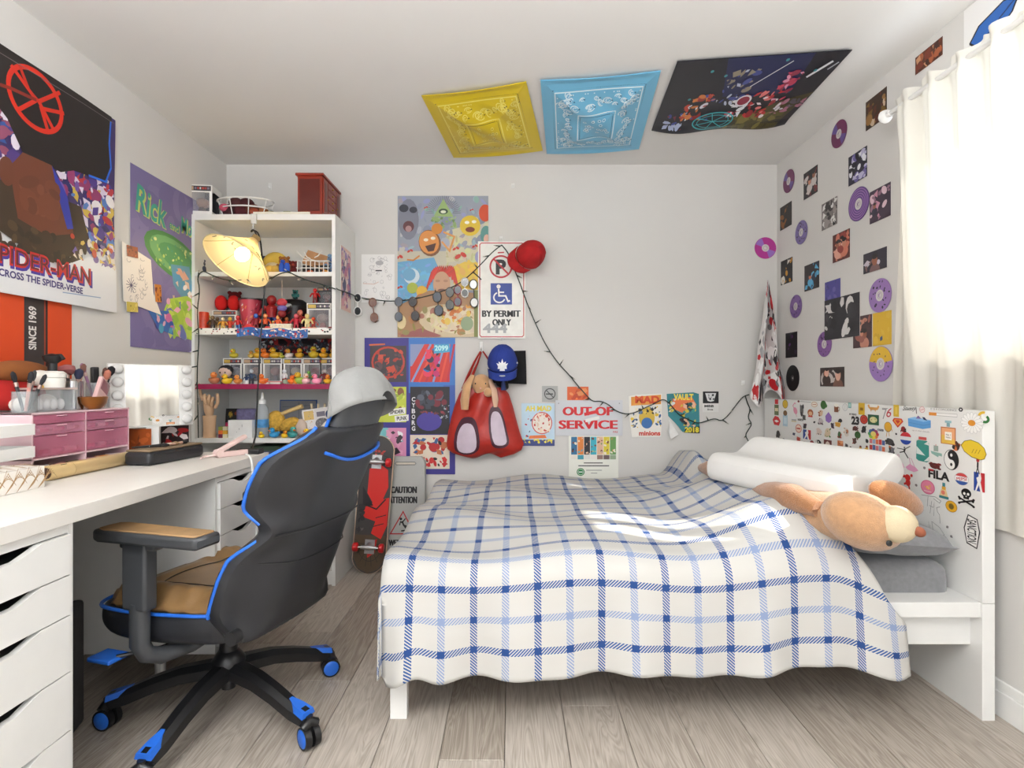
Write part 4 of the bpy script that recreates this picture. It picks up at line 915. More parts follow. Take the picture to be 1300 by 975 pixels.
# ---------------------------------------------------------------- shelf four
S4 = SH[4]
LW = mat('pale_beech_wood', (214,176,140), .45, var=.06, scale=12)
hd = thing('wooden_hand', 'jointed wooden mannequin hand pointing upwards on the shelf', 'mannequin hand', (X_(266, 3.08), 3.08, S4), .25)
MB().lathe([(0,0),(.034,0),(.032,.04),(.033,.10),(.036,.118),(.034,.122),(0,.122)], 20, None, 1., .85).build('wrist', LW, hd)
MB().tube([(0,0,.12),(-.002,0,.145),(-.004,0,.18),(-.006,0,.21),(-.006,0,.222)], [.026,.034,.038,.036,.026], 16, flat=.7).build('palm', LW, hd)
for i, (pts, r) in enumerate(([[(-.032,0,.205),(-.044,0,.24),(-.05,-.004,.272),(-.056,-.004,.298)], .0088], [[(-.014,0,.215),(-.016,-.034,.236),(-.012,-.052,.215),(-.01,-.040,.19)], .0092], [[(.004,0,.217),(.006,-.034,.232),(.006,-.05,.212),(.005,-.038,.188)], .009], [[(.022,0,.208),(.024,-.03,.22),(.022,-.044,.2),(.02,-.034,.18)], .008], [[(.03,-.008,.165),(.046,-.02,.19),(.048,-.024,.218),(.046,-.026,.238)], .0092])):
    fg = None
    for a, b in zip(pts, pts[1:]):
        o = MB().tube([a, tuple((V(a)+V(b))/2), b], [r*.95, r, r*.85], 10); o.ell(b, (r*.9,)*3, 10, 7)
        o = o.build('thumb' if i == 4 else 'finger', LW, hd) if fg is None else o.build('finger_joint', LW, fg); fg = fg or o
def framed(name, label, cat, px, Y, z, w_, h, cv, fc, rx=-8, rz=0., t=.008):
    o = thing(name, label, cat, (X_(px, Y), Y, z), rot=(math.radians(rx), 0, rz)); b = .006
    MB().box(-w_/2, w_/2, 0, t, 0, h).build('frame', cmat(fc, .4), o, smooth=False, bevel=.001)
    p = MB().box(-w_/2+b, w_/2-b, -h/2+b, h/2-b, 0, .001).build('picture', cmat((240,238,232), .5), o, smooth=False); p.rotation_euler = (PI/2, 0, 0); p.location = (0, -.0005, h/2)
    cv.emit(p, w_-2*b, h-2*b, z0=.0014); return o
c1 = Cv(); c1.rect(0,0,100,100,(26,24,26)); c1.ell(20,22,10,14,(196,160,60)); c1.ell(50,18,12,8,(120,50,30)); c1.rect(65,8,92,14,(200,196,180)); c1.rect(10,55,90,80,(40,60,44)); c1.scat(5,5,95,95,[(90,60,30),(30,60,50),(120,100,60)],20,3,8,4)
framed('framed_print', 'small black framed print leaning behind the wooden hand', 'framed print', 299, 3.33, S4+.001, .135, .15, c1, (20,20,22))
c2 = Cv(); c2.rect(0,0,100,100,(150,152,158)); c2.line([(5,20),(95,14)],1.5,(110,112,120)); c2.line([(52,5),(52,90)],1.5,(110,112,120))
framed('framed_print', 'grey print in a thin blue frame at the shelf back', 'framed print', 378, 3.36, S4+.001, .225, .2, c2, (50,90,160), rx=-3)
pb = MB().box(-.055, .055, -.03, .03, 0, .155).build('ribbed_pouch', mat('lilac_ribbed_cloth', (110,104,140), .8, var=.25, scale=60), bevel=.014); tag(pb, 'lilac ribbed pouch behind the white card box', 'pouch').location = (X_(314, 3.22), 3.22, S4)
wb = thing('white_card_box', 'square white card box on the lowest visible shelf', 'box', (X_(307, 3.07), 3.07, S4)); MB().box(-.066, .066, -.02, .02, 0, .098).build('carton', cmat((232,231,230), .5), wb, smooth=False, bevel=.001)
for x, z, l in ((-.005,.045,.02),(.01,.06,.03),(-.02,.03,.01)): MB().box(x, x+.0015, -.0206, -.02, z, z+l*.5).build('ink_mark', cmat((90,84,84), .6), wb, smooth=False)
blk = [(0,.0,(120,40,70)),(0,.021,(220,110,50)),(0,.042,(130,140,60)),(.024,.0,(226,220,190)),(.024,.021,(214,160,50)),(.024,.042,(200,196,170))]
for i, (x, z, c) in enumerate(blk): tag(MB().box(-.0115, .0115, -.0115, .0115, 0, .0205).build('toy_cube', cmat(c, .5), smooth=False, bevel=.0015), ['maroon cube at the bottom of the cube stack by the wooden hand','orange cube in the middle of the cube stack by the wooden hand','olive cube on top of the cube stack by the wooden hand','cream cube at the bottom beside the white card box','amber cube in the middle beside the white card box','grey cream cube on top beside the white card box'][i], 'toy cube').location = (X_(281, 3.06)+x, 3.06, S4+z)
tag(MB().box(-.02, .02, -.012, .012, 0, .08).build('lipstick_box', cmat((190,40,90), .4), smooth=False, bevel=.001), 'magenta carton beside the black framed print', 'carton').location = (X_(292, 3.14), 3.14, S4)
bt = thing('nozzle_bottle', 'clear squeeze bottle with white nozzle and blue label', 'bottle', (X_(333, 3.10), 3.10, S4))
MB().lathe([(0,0),(.034,0),(.036,.01),(.036,.13),(.030,.165),(.016,.185),(.014,.19),(0,.19)], 22).build('bottle_body', clear('bottle_plastic', (206,214,220), .45), bt); MB().lathe([(0,.186),(.019,.186),(.019,.205),(.008,.214),(.006,.245),(.002,.25),(0,.25)], 18).build('nozzle', cmat((240,240,240), .4), bt)
MB().lathe([(.0365,.055),(.0368,.056),(.0368,.10),(.0365,.101)], 22).build('label', mat('blue_label', (70,140,196), .4, var=.3, scale=40), bt)
ds = thing('duster', 'mustard chenille duster with pale wooden handle lying on the shelf', 'duster', (X_(358, 3.14), 3.14, S4))
MU = mat('mustard_chenille', (206,162,66), .95, var=.25, scale=70, bump=.8, bscale=90)
MB().ell((-.035,0,.085), (.052,.04,.062), 18, 12).build('duster_head', MU, ds); MB().ell((0,0,0), (.06,.035,.034), 18, 12, RM(0, -28, 0, (.045,-.01,.07))).build('duster_tail', MU, ds)
MB().tube([(-.02,0,.12),(.04,0,.145),(.115,0,.172)], [.010,.011,.013], 12).build('handle', cmat((206,176,120), .6), ds)
for l, px, h, b, hd_, Y in (('yellow duck beside the squeeze bottle',332,.036,(236,200,40),None,3.045),('bright blue duck beside the yellow duck',348,.056,(40,140,196),None,3.07),('small yellow duck between the blue and teal ducks',361,.042,(234,190,40),(226,150,40),3.05),('teal duck with white belly on the lowest visible shelf',371,.062,(52,140,140),(80,170,160),3.06),('bright yellow duck before the paper caddy',391,.052,(236,190,36),None,3.05)): duck(l, px, Y, S4, h, b, head=hd_)
cd = thing('paper_caddy', 'tilted caddy of badges and rolled papers behind the yellow duck', 'caddy', (X_(406, 3.16), 3.16, S4), -.1)
cvp = Cv(); cvp.rect(0,0,100,100,(226,222,220)); cvp.rect(0,0,40,100,(238,234,232)); cvp.rect(4,6,36,40,(222,190,120)); cvp.ell(60,58,22,20,(120,116,120)); cvp.ell(86,28,11,16,(40,60,110)); cvp.rect(46,14,74,32,(120,116,130)); cvp.ell(92,66,10,12,(150,90,100)); cvp.ell(40,88,8,6,(220,130,170)); cvp.scat(4,6,38,96,[(90,90,100),(190,190,200),(206,160,90)],40,1,3,2); cvp.scat(44,40,80,76,[(80,80,84),(160,160,164)],24,1,4,3)
MB().box(-.085, .085, -.008, .03, .01, .15, RM(0, -8, 0, (0,0,0))).build('caddy_body', cmat((200,190,180), .6), cd, smooth=False)
pp = MB().box(-.09, .09, -.075, .075, 0, .001).build('badge_card', cmat((240,238,236), .5), cd, smooth=False); pp.rotation_euler = (PI/2, math.radians(-8), 0); pp.location = (0, -.012, .085); cvp.emit(pp, .18, .15, z0=.0014)
for i in range(4): MB().cyl((-.05+.036*i,.01,.14), (-.055+.04*i,.01,.185), .007, n=10).build('rolled_paper', cmat((226,206,170), .7), cd)
tc_ = thing('white_tote', 'crumpled white cloth pouch at the shelf end by the chair', 'pouch', (X_(416, 3.07), 3.07, S4)); MB().ell((0,0,.03), (.055,.04,.03), 16, 10).ell((-.02,-.01,.02), (.05,.035,.02), 14, 8).build('pouch', mat('white_speckled_cloth', (222,218,208), .9, var=.12, scale=60, bump=.5, bscale=50), tc_); MB().tube([(-.02,0,.05),(.0,-.01,.075),(.04,-.01,.11)], [.022,.018,.012], 10).build('strap', cmat((226,222,214), .9), tc_)
tag(MB().ell((0,0,.05), (.035,.03,.05), 14, 10).build('beige_egg', cmat((206,186,172), .7)), 'beige egg shaped ornament behind the teal duck', 'ornament').location = (X_(382, 3.14), 3.14, S4)
# ---------------------------------------------------------------- books low on the bookcase
z = SH[5]; bkc = [(200,176,60),(214,190,70),(60,130,140),(206,180,50),(110,60,120),(150,40,60),(70,110,170),(190,196,200),(120,30,80),(150,110,160),(60,64,90),(52,70,52)]
bkn = ['mustard','bright yellow','teal','golden','purple','crimson','sky blue','pale grey','magenta','lilac','navy','dark green']
R = random.Random(2)
for i, c in enumerate(bkc):
    h = R.uniform(.018, .032)
    t = thing('book', bkn[i]+' book lying in the low bookcase stack behind the chair', 'book', (X_(352, 3.14)+R.uniform(-.01,.01), 3.15, z), group='books in the low stack')
    MB().box(-.105, .105, -.10, .10, 0, .002).box(-.105, .105, -.10, .10, h-.002, h).box(-.105, .105, -.10, -.097, .002, h-.002).build('cover', cmat(c, .45), t, smooth=False); MB().box(-.10, .10, -.096, .095, .002, h-.002).build('pages', cmat((226,220,204), .8), t, smooth=False)
    z += h+.0005
for i, (px, c, w_, h) in enumerate(((300,(60,56,60),.03,.22),(312,(190,186,180),.035,.2),(324,(40,44,70),.03,.23),(372,(150,40,44),.035,.2),(385,(226,222,214),.03,.24))):
    o = thing('book', ['charcoal','stone grey','midnight blue','brick red','cream'][i]+' book standing upright on the low bookcase shelf', 'book', (X_(px, 3.1), 3.14, SH[6]), group='books on the bottom shelf')
    MB().box(-w_/2, -w_/2+.002, -.08, .08, 0, h).box(w_/2-.002, w_/2, -.08, .08, 0, h).box(-w_/2+.002, w_/2-.002, -.08, -.077, 0, h).build('cover', cmat(c, .5), o, smooth=False); MB().box(-w_/2+.002, w_/2-.002, -.076, .076, .003, h-.003).build('pages', cmat((226,220,204), .8), o, smooth=False)
# ---------------------------------------------------------------- posters and signs on the back wall
def sheetB(name, label, cat, x0, y0, x1, y1, cv, d=.004, c=(240,238,232), rot=0., poly=None, t=.0012, rough=.5, warp=None, bevel=0.):
    a, b = bw(x0, y0), bw(x1, y1); return sheet(name, label, cat, 'back', ((a[0]+b[0])/2, YB-d, (a[1]+b[1])/2), b[0]-a[0], a[1]-b[1], cv, c=c, rot=rot, poly=poly, t=t, rough=rough, warp=warp, bevel=bevel)
K = (24,22,26); Wt = (240,238,234)
# dreamlike collage poster
c = Cv(115, 179); c.rect(0,0,115,179,(150,156,170)); c.rect(0,70,115,120,(196,190,170)); c.poly([(0,84),(46,78),(60,110),(40,140),(0,150)],(104,164,204)); c.poly([(70,90),(115,70),(115,120),(80,118)],(226,190,70)); c.poly([(60,45),(115,30),(115,75),(62,85)],(206,200,168))
c.dabs(0,0,115,70,(158,164,178),90,3,8,31); c.dabs(60,50,115,90,(206,196,150),50,3,7,32); c.dabs(0,84,44,140,(110,170,206),60,3,7,33); c.dabs(70,85,115,118,(222,190,80),40,3,7,34); c.scat(0,0,115,80,[(170,174,186),(134,142,160),(186,186,190),(196,192,184)],16,4,10,3,'ell')
for i in range(26):
    a = PI+PI*i/25; c.line([(58+12*math.cos(a),22+12*math.sin(a)),(58+22*math.cos(a),22+22*math.sin(a))],.5,(96,104,110))
c.poly([(58,4),(46,26),(71,27)],(150,176,112)); c.ell(58,20,6,3.6,(60,80,60)); c.ell(58,20.5,3.4,2,(220,226,200)); c.scat(42,26,76,42,[(140,166,108),(110,140,90),(160,184,130)],26,2,5,4)
c.ell(14,30,13,26,(124,126,140)); c.ell(8,16,6,5,(52,54,66)); c.ell(20,18,5,4,(52,54,66)); c.ell(14,39,7,7,(96,52,56)); c.ell(14,42,4,4,(170,130,130))
c.ell(41,60,14,17,(120,76,40),-15); c.ell(40,59,12.5,15,(216,140,66),-15); c.ell(36,56,3,2,(240,226,200)); c.ell(45,54,3,2,(240,226,200)); c.poly([(35,64),(49,60),(46,70),(39,71)],(70,34,26))
c.ell(50,42,7,7,(206,130,40)); c.line([(58,46),(72,52),(66,70),(56,58)],2.4,(214,150,80)); c.line([(28,76),(20,82),(12,81)],2,(206,130,60))
c.ell(92,38,13,13,(216,184,50)); c.ell(88,34,3,2,(240,236,220)); c.ell(97,33,3,2,(240,236,220)); c.ell(92,43,6,3.4,(120,50,30)); c.ell(111,22,8,11,(206,76,40)); c.ell(112,50,7,12,(86,140,134)); c.ell(113,55,4,6,(214,170,150)); c.ell(104,78,6,8,(150,150,190))
for x, y, s in ((36,15,2),(94,18,2),(16,70,3),(74,67,3.4),(80,76,6),(98,64,3),(2,78,4),(3,116,3)):
    for q in (-1, 1): c.ell(x+q*s*.6, y-s*.2*q, s*.75, s*.45, (196,56,40), 35*q, 8)
for i in range(16): a = -2.9+2.7*i/15; c.line([(57+6*math.cos(a),103+5*math.sin(a)),(57+15*math.cos(a+.2),101+13*math.sin(a)),(57+21*math.cos(a),108+13*math.sin(a)+5*abs(math.cos(a))*3)],2.6,(184+(i*7) % 30,52,34))
c.ell(56,112,11,16,(196,152,120)); c.ell(51,108,3,1.6,(170,124,96)); c.ell(61,108,3,1.6,(170,124,96)); c.ell(56,120,5,2,(120,80,66))
c.ell(18,102,10,10,(206,222,230)); c.ell(15,100,8,8,(110,164,200)); c.ell(19,117,7,7,(164,176,60)); c.ell(31,122,7,8,(216,170,40)); c.ell(31,133,9,9,(206,110,40))
c.poly([(0,140),(40,120),(115,124),(115,179),(0,179)],(166,124,84)); c.ell(72,160,46,22,(206,186,150),8); c.ell(74,158,38,17,(222,206,174),8); c.poly([(4,176),(30,168),(56,177),(50,179),(4,179)],(150,84,80)); c.dabs(0,140,100,178,(160,118,80),30,3,7,35); c.dabs(40,148,108,174,(214,196,160),40,3,8,36,10); c.scat(50,138,94,164,[(214,150,50),(200,110,40),(220,186,80),(176,90,40)],40,2,6,6); c.ell(88,162,8,9,(140,156,120)); c.rect(97,120,115,179,(120,124,60)); c.ell(5,160,6,9,(222,200,150))
sheetB('collage_poster', 'dreamlike painted collage poster of smiling faces and a pyramid', 'poster', 505, 249, 620, 428, c)
# small drawing
c = Cv(42, 61); c.rect(0,0,42,61,(238,236,234)); R = random.Random(3)
for i in range(46):
    x, y = R.uniform(4,38), R.uniform(4,56)
    if i % 3: c.ring(x, y, R.uniform(1,3), R.uniform(1,3), .25, (150,146,150), n=8)
    else: c.line([(x,y),(x+R.uniform(-4,4),y+R.uniform(-3,3))],.3,(120,116,120))
c.rect(18,20,26,21.5,(30,30,30)); c.ell(23,11,5,3,(180,178,180)); c.line([(2,37),(16,38),(22,35)],.6,(214,170,150))
sheetB('pencil_drawing', 'small white sheet of pencil doodles beside the bookcase', 'drawing', 459, 323, 501, 384, c, d=.003)
# comic panel poster (figures left out, panels keep their colours)
c = Cv(115, 173); c.rect(0,0,115,173,(62,54,138)); c.rect(56,0,115,70,(58,118,196)); c.rect(100,60,115,110,(60,96,180))
c.rect(7,10,53,56,(66,58,64)); c.ring(30,31,20,19,2.4,(190,66,52)); c.scat(12,14,50,46,[(176,62,48),(90,70,74),(200,80,60),(60,54,60)],34,2,8,2); c.scat(12,45,50,54,[(196,66,50)],16,2,3,7); c.line([(6,9),(26,8)],2,(206,100,50))
c.rect(58,8,108,56,(206,52,46)); c.poly([(58,8),(76,8),(60,36),(58,36)],(140,150,190))
for i in range(6): c.line([(60+9*i,56),(84+6*i,8)],2.6,((130,150,200),(226,80,60),(190,40,60))[i % 3])
c.scat(74,12,96,50,[(196,44,110),(40,40,70),(50,110,180),(226,60,90)],24,3,8,9); c.poly([(88,8),(108,8),(108,18),(88,20)],(70,160,200)); c.text('2099',89,9.5,106,16.5,(190,236,236),.03)
c.rect(7,62,53,107,(196,206,74)); c.scat(8,63,52,96,[(150,170,60),(214,220,110),(130,84,54),(110,60,50),(170,190,70)],40,3,9,5); c.poly([(30,91),(52,88),(52,96),(31,99)],Wt); c.poly([(38,99),(56,97),(56,105),(39,107)],Wt); c.text('SPIDER',32,91.5,50,96,K,.03,rot=-6); c.text('PUNK',41,99.5,54,104.5,K,.03,rot=-4)
c.rect(58,62,108,122,(34,32,40)); c.scat(64,66,106,92,[(120,40,54),(60,64,76),(90,96,110),(40,40,50)],30,3,8,11); c.ell(82,106,16,12,(72,60,150)); c.scat(66,92,104,98,[(150,60,70),(110,50,60)],16,1.4,3,4); c.scat(94,84,108,104,[(170,176,186)],14,.6,2,6)
for i, ch_ in enumerate('CYBORG'): c.text(ch_,60,75+7.4*i,64.5,80.8+7.4*i,(228,228,232),.03)
c.rect(7,114,53,162,(130,196,200)); c.poly([(30,114),(53,114),(53,162),(36,162)],(214,140,176)); c.scat(10,116,50,150,[(236,232,236),(226,160,190),(60,50,60),(120,190,196)],26,2,8,8)
c.rect(58,123,108,166,(228,214,196)); c.scat(60,125,106,150,[(44,36,40),(190,110,70),(180,40,44),(60,100,150)],26,3,8,10); c.scat(60,150,106,164,[(196,36,40),(40,30,34),(210,50,50),(226,214,210)],30,2,6,14)
sheetB('comic_panel_poster', 'blue and purple poster of six comic panels beside the bag', 'poster', 463, 429, 578, 602, c)
# accessible parking sign
c = Cv(60, 123); BLU = (44,68,150); RD = (190,36,48)
for wd, i in ((1.1, 2.2),): c.line([(i+2,i),(60-i-2,i),(60-i,i+2),(60-i,123-i-2),(60-i-2,123-i),(i+2,123-i),(i,123-i-2),(i,i+2)],wd,RD,True)
c.text('P',22.5,23,35.5,42,K,.05); c.ring(29,32,13.5,13.5,2.2,RD,n=30); c.line([(20,22.5),(38.5,41.5)],2.2,RD); c.line([(25,14.5),(33,14)],1.6,RD)
c.rect(16,53,43,80,BLU); c.ell(26,57.2,2.6,2.6,Wt); c.line([(26,60),(26.6,69),(35,69),(38,76),(40.5,75)],2,Wt); c.line([(26.5,64.5),(33,64.5)],1.8,Wt); c.ring(27,71,7,6.4,1.8,Wt,a0=20,a1=245)
c.heavy('BY PERMIT',5,87.5,54,95.5,K,.06); c.heavy('ONLY',18,98.5,42,106.5,K,.06); c.text('444',6,104,37,116,(168,168,170),.04)
sg = sheetB('parking_sign', 'white permit parking sign with wheelchair symbol and red border', 'sign', 607, 307, 667, 430, c, d=.012, t=.002, bevel=0)
# other papers
c = Cv(20,20); c.rect(0,0,20,20,(168,168,166)); c.ring(10,10,6.6,6.6,1.2,K); c.line([(5.5,5.5),(14.5,14.5)],1.1,K); c.rect(5,9.4,14,11,K)
sheetB('no_smoking_sign', 'small grey no smoking plate above the colourful magazine cover', 'sign', 688, 490, 708, 510, c, t=.002)
c = Cv(27,18); c.rect(0,0,27,18,(214,92,36)); c.scat(1,1,26,17,[(236,120,50),(190,66,26),(226,140,80)],16,2,6,2)
sheetB('orange_card', 'orange card tucked behind the out of service sign', 'card', 720, 491, 747, 509, c, d=.003)
c = Cv(85,45); c.rect(0,0,85,45,(204,205,210)); c.heavy('OUT OF',9,8.4,73,19.4,(206,24,34),.07); c.heavy('SERVICE',4,25.4,79,36.4,(206,24,34),.07); c.poly([(36,16),(54,12),(55,16),(37,20)],(204,30,36)); c.poly([(38,24),(55,20),(56,24),(38,28)],(232,230,228)); c.text('FIRE',73,39,79,41.5,(206,60,70),.01)
for x in (4, 81): c.ell(x,4,.8,.8,(150,150,154))
sheetB('out_of_service_sign', 'pale grey sign lettered out of service in red capitals', 'sign', 705, 508, 790, 553, c, d=.008, t=.002)
c = Cv(42,54); c.rect(0,0,42,54,(190,214,230)); c.text('AH MAD',5,3,38,10,(226,206,60),.04); c.ell(26,25,13,14,(236,226,216)); c.ring(26,25,12.5,13.5,1.2,(200,60,46)); c.scat(15,12,37,37,[(206,80,60),(236,214,190),(190,50,50),(226,200,180)],40,1,3,3); c.scat(4,12,14,44,[(190,50,60),(220,190,60),(60,70,110)],8,1,2.2,5); c.poly([(10,41),(30,40),(32,44),(9,45)],(226,120,60)); c.rect(0,46,42,54,(60,72,130)); c.scat(2,45,40,51,[(226,206,50),(236,220,80)],26,1.2,2.4,8)
sheetB('magazine_cover', 'pale blue magazine cover with a round scribbled portrait', 'magazine cover', 662, 512, 704, 566, c)
c = Cv(63,55); c.rect(0,0,63,55,(238,238,228)); pc = [(50,110,150),(220,130,60),(40,40,48),(60,170,190),(220,180,150),(220,200,60),(110,160,90)]
for i in range(7): x = 3+8.2*i; c.rect(x,1.5,x+7.6,24,pc[i]); c.scat(x,2,x+7.6,24,[(236,226,206),pc[(i+2) % 7],(120,70,60)],6,1,2.6,i); c.rect(x,24.5,x+7.6,30,[(236,230,220),(60,150,170),(226,226,220),(236,230,224),(150,120,110),(110,90,90),(150,170,140)][i])
c.rect(19,34,43,35.2,(70,70,70)); c.rect(12,37.5,51,38.8,(80,80,80)); c.ell(15,46,5,5,(44,130,70)); c.ring(15,46,3.6,3.6,.5,(230,240,230)); c.rect(12.5,45.4,17.5,46.8,(230,240,230)); c.rect(22,43.4,42,44.2,(140,140,140)); c.rect(28,47,36,47.8,(140,140,140))
sheetB('festival_flyer', 'white flyer with seven coloured strips below the red lettered sign', 'flyer', 722, 553, 785, 608, c)
c = Cv(43,55); pl = [(0,3),(10,1),(42,0),(42,30),(41,54),(4,55),(1,30)]; c.poly(pl,(236,232,224)); c.poly([(3,4),(41,1),(41,13),(3,15)],(226,150,60)); c.text('MAD',8,2.5,39,12,(206,70,30),.05); c.scat(2,14,12,44,[(226,190,60),(60,90,130),(236,226,200)],22,1,3.4,2); c.scat(33,14,42,42,[(60,100,150),(226,190,60),(236,226,210)],18,1,3.4,6); c.ell(23,30,10,13,(214,180,70)); c.ell(23,37,7,7,(60,110,170)); c.scat(12,16,36,26,[(36,34,40),(226,196,80),(90,120,160)],22,1,3.6,9); c.text('minions',13,47,40,53,(206,60,44),.04)
sheetB('magazine_cover', 'yellow and blue magazine cover taped right of the red lettered sign', 'magazine cover', 798, 500, 841, 555, c, poly=pl)
c = Cv(42,57); pl = [(0,2),(34,0),(41,2),(42,52),(20,50),(12,40),(2,30)]; c.poly(pl,(50,130,140)); c.poly([(8,8),(32,6),(38,16),(20,26),(6,20)],(226,120,70)); c.text('VAULT',9,2,34,10,(236,214,80),.05); c.scat(1,4,12,26,[(60,90,140),(226,206,80),(220,220,220)],14,1,3.6,2); c.scat(16,12,38,44,[(40,90,90),(206,190,70),(226,180,150),(40,40,50),(60,150,140)],34,2,6,5); c.poly([(24,46),(42,43),(42,52),(22,51)],(36,38,44)); c.text('2018',23,44,41,51,(226,210,60),.05)
mg = sheetB('magazine_cover', 'teal magazine cover dated 2018 with one corner peeling away', 'magazine cover', 846, 498, 888, 555, c, poly=pl)
MB().add([(-.085,-.03,.004),(-.03,-.12,.008),(-.085,-.15,.03),(-.1,-.09,.028)], [(0,3,2,1)]).build('peeled_corner', cmat((236,234,232), .6), mg, smooth=False, solid=.001)
c = Cv(20,26); c.rect(0,0,20,26,(222,220,217)); c.rect(0,0,20,15,K); c.poly([(3,2),(17,2),(14,12),(10,13),(6,12)],(222,222,222)); c.scat(5,3,15,11,[(60,60,62),(160,160,160)],10,.8,2,3); c.text('MBB',2,17,14,20,K,.04); c.text('live',6,21.5,13,24,K,.02)
sheetB('band_sticker', 'small black and white sticker right of the peeling cover', 'sticker', 892, 497, 912, 523, c, d=.003)
# painting on the bookcase side
c = Cv(40,55); c.rect(0,0,40,55,(226,190,180)); c.scat(1,1,39,54,[(220,160,170),(110,90,150),(236,214,206),(190,110,140),(60,60,110),(150,120,180),(230,200,190)],120,3,9,3,asp=3.5)
bsd = sheet('abstract_painting', 'pink and violet abstract painting on the bookcase side', 'painting', 'left', (BX1+.004, 3.20, 1.70), .19, .36, c, t=.003)
# ---------------------------------------------------------------- left wall posters
def sheetL(name, label, cat, y0, y1, z0, z1, cv, d=.004, c=(240,238,232), rot=0., poly=None, warp=None, rough=.4):
    return sheet(name, label, cat, 'left', (XL+d, (y0+y1)/2, (z0+z1)/2), y1-y0, z1-z0, cv, c=c, rot=rot, poly=poly, warp=warp, rough=rough)
c = Cv(60,84); c.rect(0,0,60,84,(226,226,228)); c.rect(0,0,60,60,(70,56,110)); c.scat(28,27,60,62,[(80,60,140),(120,90,170),(50,50,110),(190,60,70),(226,214,236),(210,180,80),(90,130,200),(150,60,110),(240,236,240)],230,1.2,4.4,4)
c.scat(0,20,14,44,[(80,60,130),(150,80,110),(230,220,236),(60,90,160)],50,1.5,4,6); c.poly([(0,0),(57,0),(56,13),(57,22),(54,29),(36,31),(30,34),(14,33),(8,24),(0,18)],(36,30,30)); c.line([(56.4,2),(55.6,12),(57,22),(54,29),(44,30)],.9,(40,110,226))
c.ring(19,12,11,10,1.7,(214,44,24),20,n=40); c.line([(9,5),(19,12),(12,19)],1.4,(214,44,24)); c.line([(29,4),(20,12),(27,20)],1.4,(214,44,24)); c.line([(12,3),(16,10),(20,12)],1.2,(200,40,24)); c.line([(24,21),(21,14),(31,11)],1.4,(214,44,24)); c.line([(0,15),(9,13),(19,12)],1.2,(140,40,28))
c.poly([(2,62),(0,50),(8,44),(40,44),(44,56),(38,64),(30,67),(22,71),(12,66)],(64,50,38)); c.poly([(9,40),(14,33),(26,33),(33,42),(36,56),(24,60),(12,57)],(112,62,44)); c.poly([(26,33),(33,42),(36,54),(33,55),(29,44)],(52,60,160)); c.ell(8,42,3,5,(110,62,44)); c.scat(12,38,30,54,[(118,66,46),(104,58,42),(124,72,52)],16,2,6,5,'ell')
c.scat(0,58,44,70,[(66,50,38),(54,42,34),(84,66,44)],60,1.6,3.6,3,'ell'); c.poly([(0,66),(8,68),(22,73),(34,68),(44,63),(60,64),(60,84),(0,84)],(228,228,230)); c.scat(34,56,60,66,[(190,70,50),(214,180,90),(120,100,160),(226,214,200)],40,1,2.6,8)
c.text('SPIDER-MAN',-1+1.6,68.4,45.4,75.6,(70,56,150),.05,rot=1); c.text('SPIDER-MAN',.4,67.6,44.6,74.6,(196,44,40),.04,rot=1); c.text('SPIDER-MAN',1.2,68.4,43.8,73.8,(96,34,40),.0,rot=1); c.text('ACROSS THE SPIDER-VERSE',2,76.2,40,78.8,(70,60,120),.03,rot=1); c.line([(30,80),(50,79)],.4,(150,170,200)); c.line([(0,3.4),(58,2.2)],.25,(120,110,110))
sheetL('film_poster', 'large dark film poster with red ring emblem on the wall', 'poster', 1.83, 2.43, 1.412, 2.2546, c, d=.010, warp=lambda x, y: (x, y, .004*math.sin(x*9+1)-.003*math.cos(y*7)))
c = Cv(48,30); c.rect(0,0,48,30,(214,74,30)); c.rect(26.5,0,35,30,(58,52,52)); c.rect(35,0,35.7,30,(150,60,40)); c.rect(35.7,0,36.6,30,(40,36,38)); c.text('SINCE 1969',22,9.6,38,13,(226,222,218),.03,rot=-90); c.rect(28,26,34,29.5,(226,224,220))
sheetL('orange_poster', 'bright orange poster with a black stripe lettered since 1969', 'poster', 1.72, 2.20, 1.12, 1.415, c, d=.003)
c = Cv(60,84); c.rect(0,0,60,84,(124,114,160)); c.scat(0,0,60,84,[(130,120,164),(120,110,156)],60,6,12,2,'ell')
for dx, dy, col, bo_ in ((.5,.5,(196,206,110),.05),(0,0,(64,160,140),.015)):
    c.text('Rick',4+dx,9+dy,27+dx,22+dy,col,bo_,rot=7); c.text('and',29+dx,18+dy,37+dx,22+dy,col,bo_,rot=5); c.text('Morty',39+dx,13+dy,58+dx,24+dy,col,bo_,rot=3)
c.ell(34,36,25,10.5,(84,140,80),10); c.ell(35,36,22,8.6,(116,170,110),10); c.ell(36,36,16,6,(90,150,96),10); c.scat(14,29,56,44,[(150,190,100),(190,206,110),(80,150,120),(216,222,150)],60,.5,1.6,5,'ell')
c.poly([(30,40),(46,38),(50,50),(40,56),(32,50)],(100,150,176)); c.scat(30,40,58,60,[(210,160,140),(220,190,170),(90,150,190),(236,230,226)],20,2,5,4); c.poly([(28,58),(44,54),(60,58),(60,78),(30,76),(22,68)],(170,200,80)); c.scat(26,56,60,78,[(190,214,90),(150,190,80),(150,150,190),(226,170,190),(210,220,120),(110,120,180)],60,1.6,5,9); c.poly([(12,66),(28,64),(32,76),(20,74)],(60,110,180)); c.scat(14,65,32,76,[(200,110,160),(80,160,190),(220,170,190),(60,90,170)],20,1,3.4,3,asp=4)
sheetL('cartoon_poster', 'lavender poster with green title lettering and portal beside the bookcase', 'poster', 2.535, 3.135, 1.271, 2.114, c, d=.004)
c = Cv(28,30); pl = [(0,0),(20,4),(22,20),(28,30),(1,27)]; c.poly(pl,(238,230,222)); R = random.Random(6)
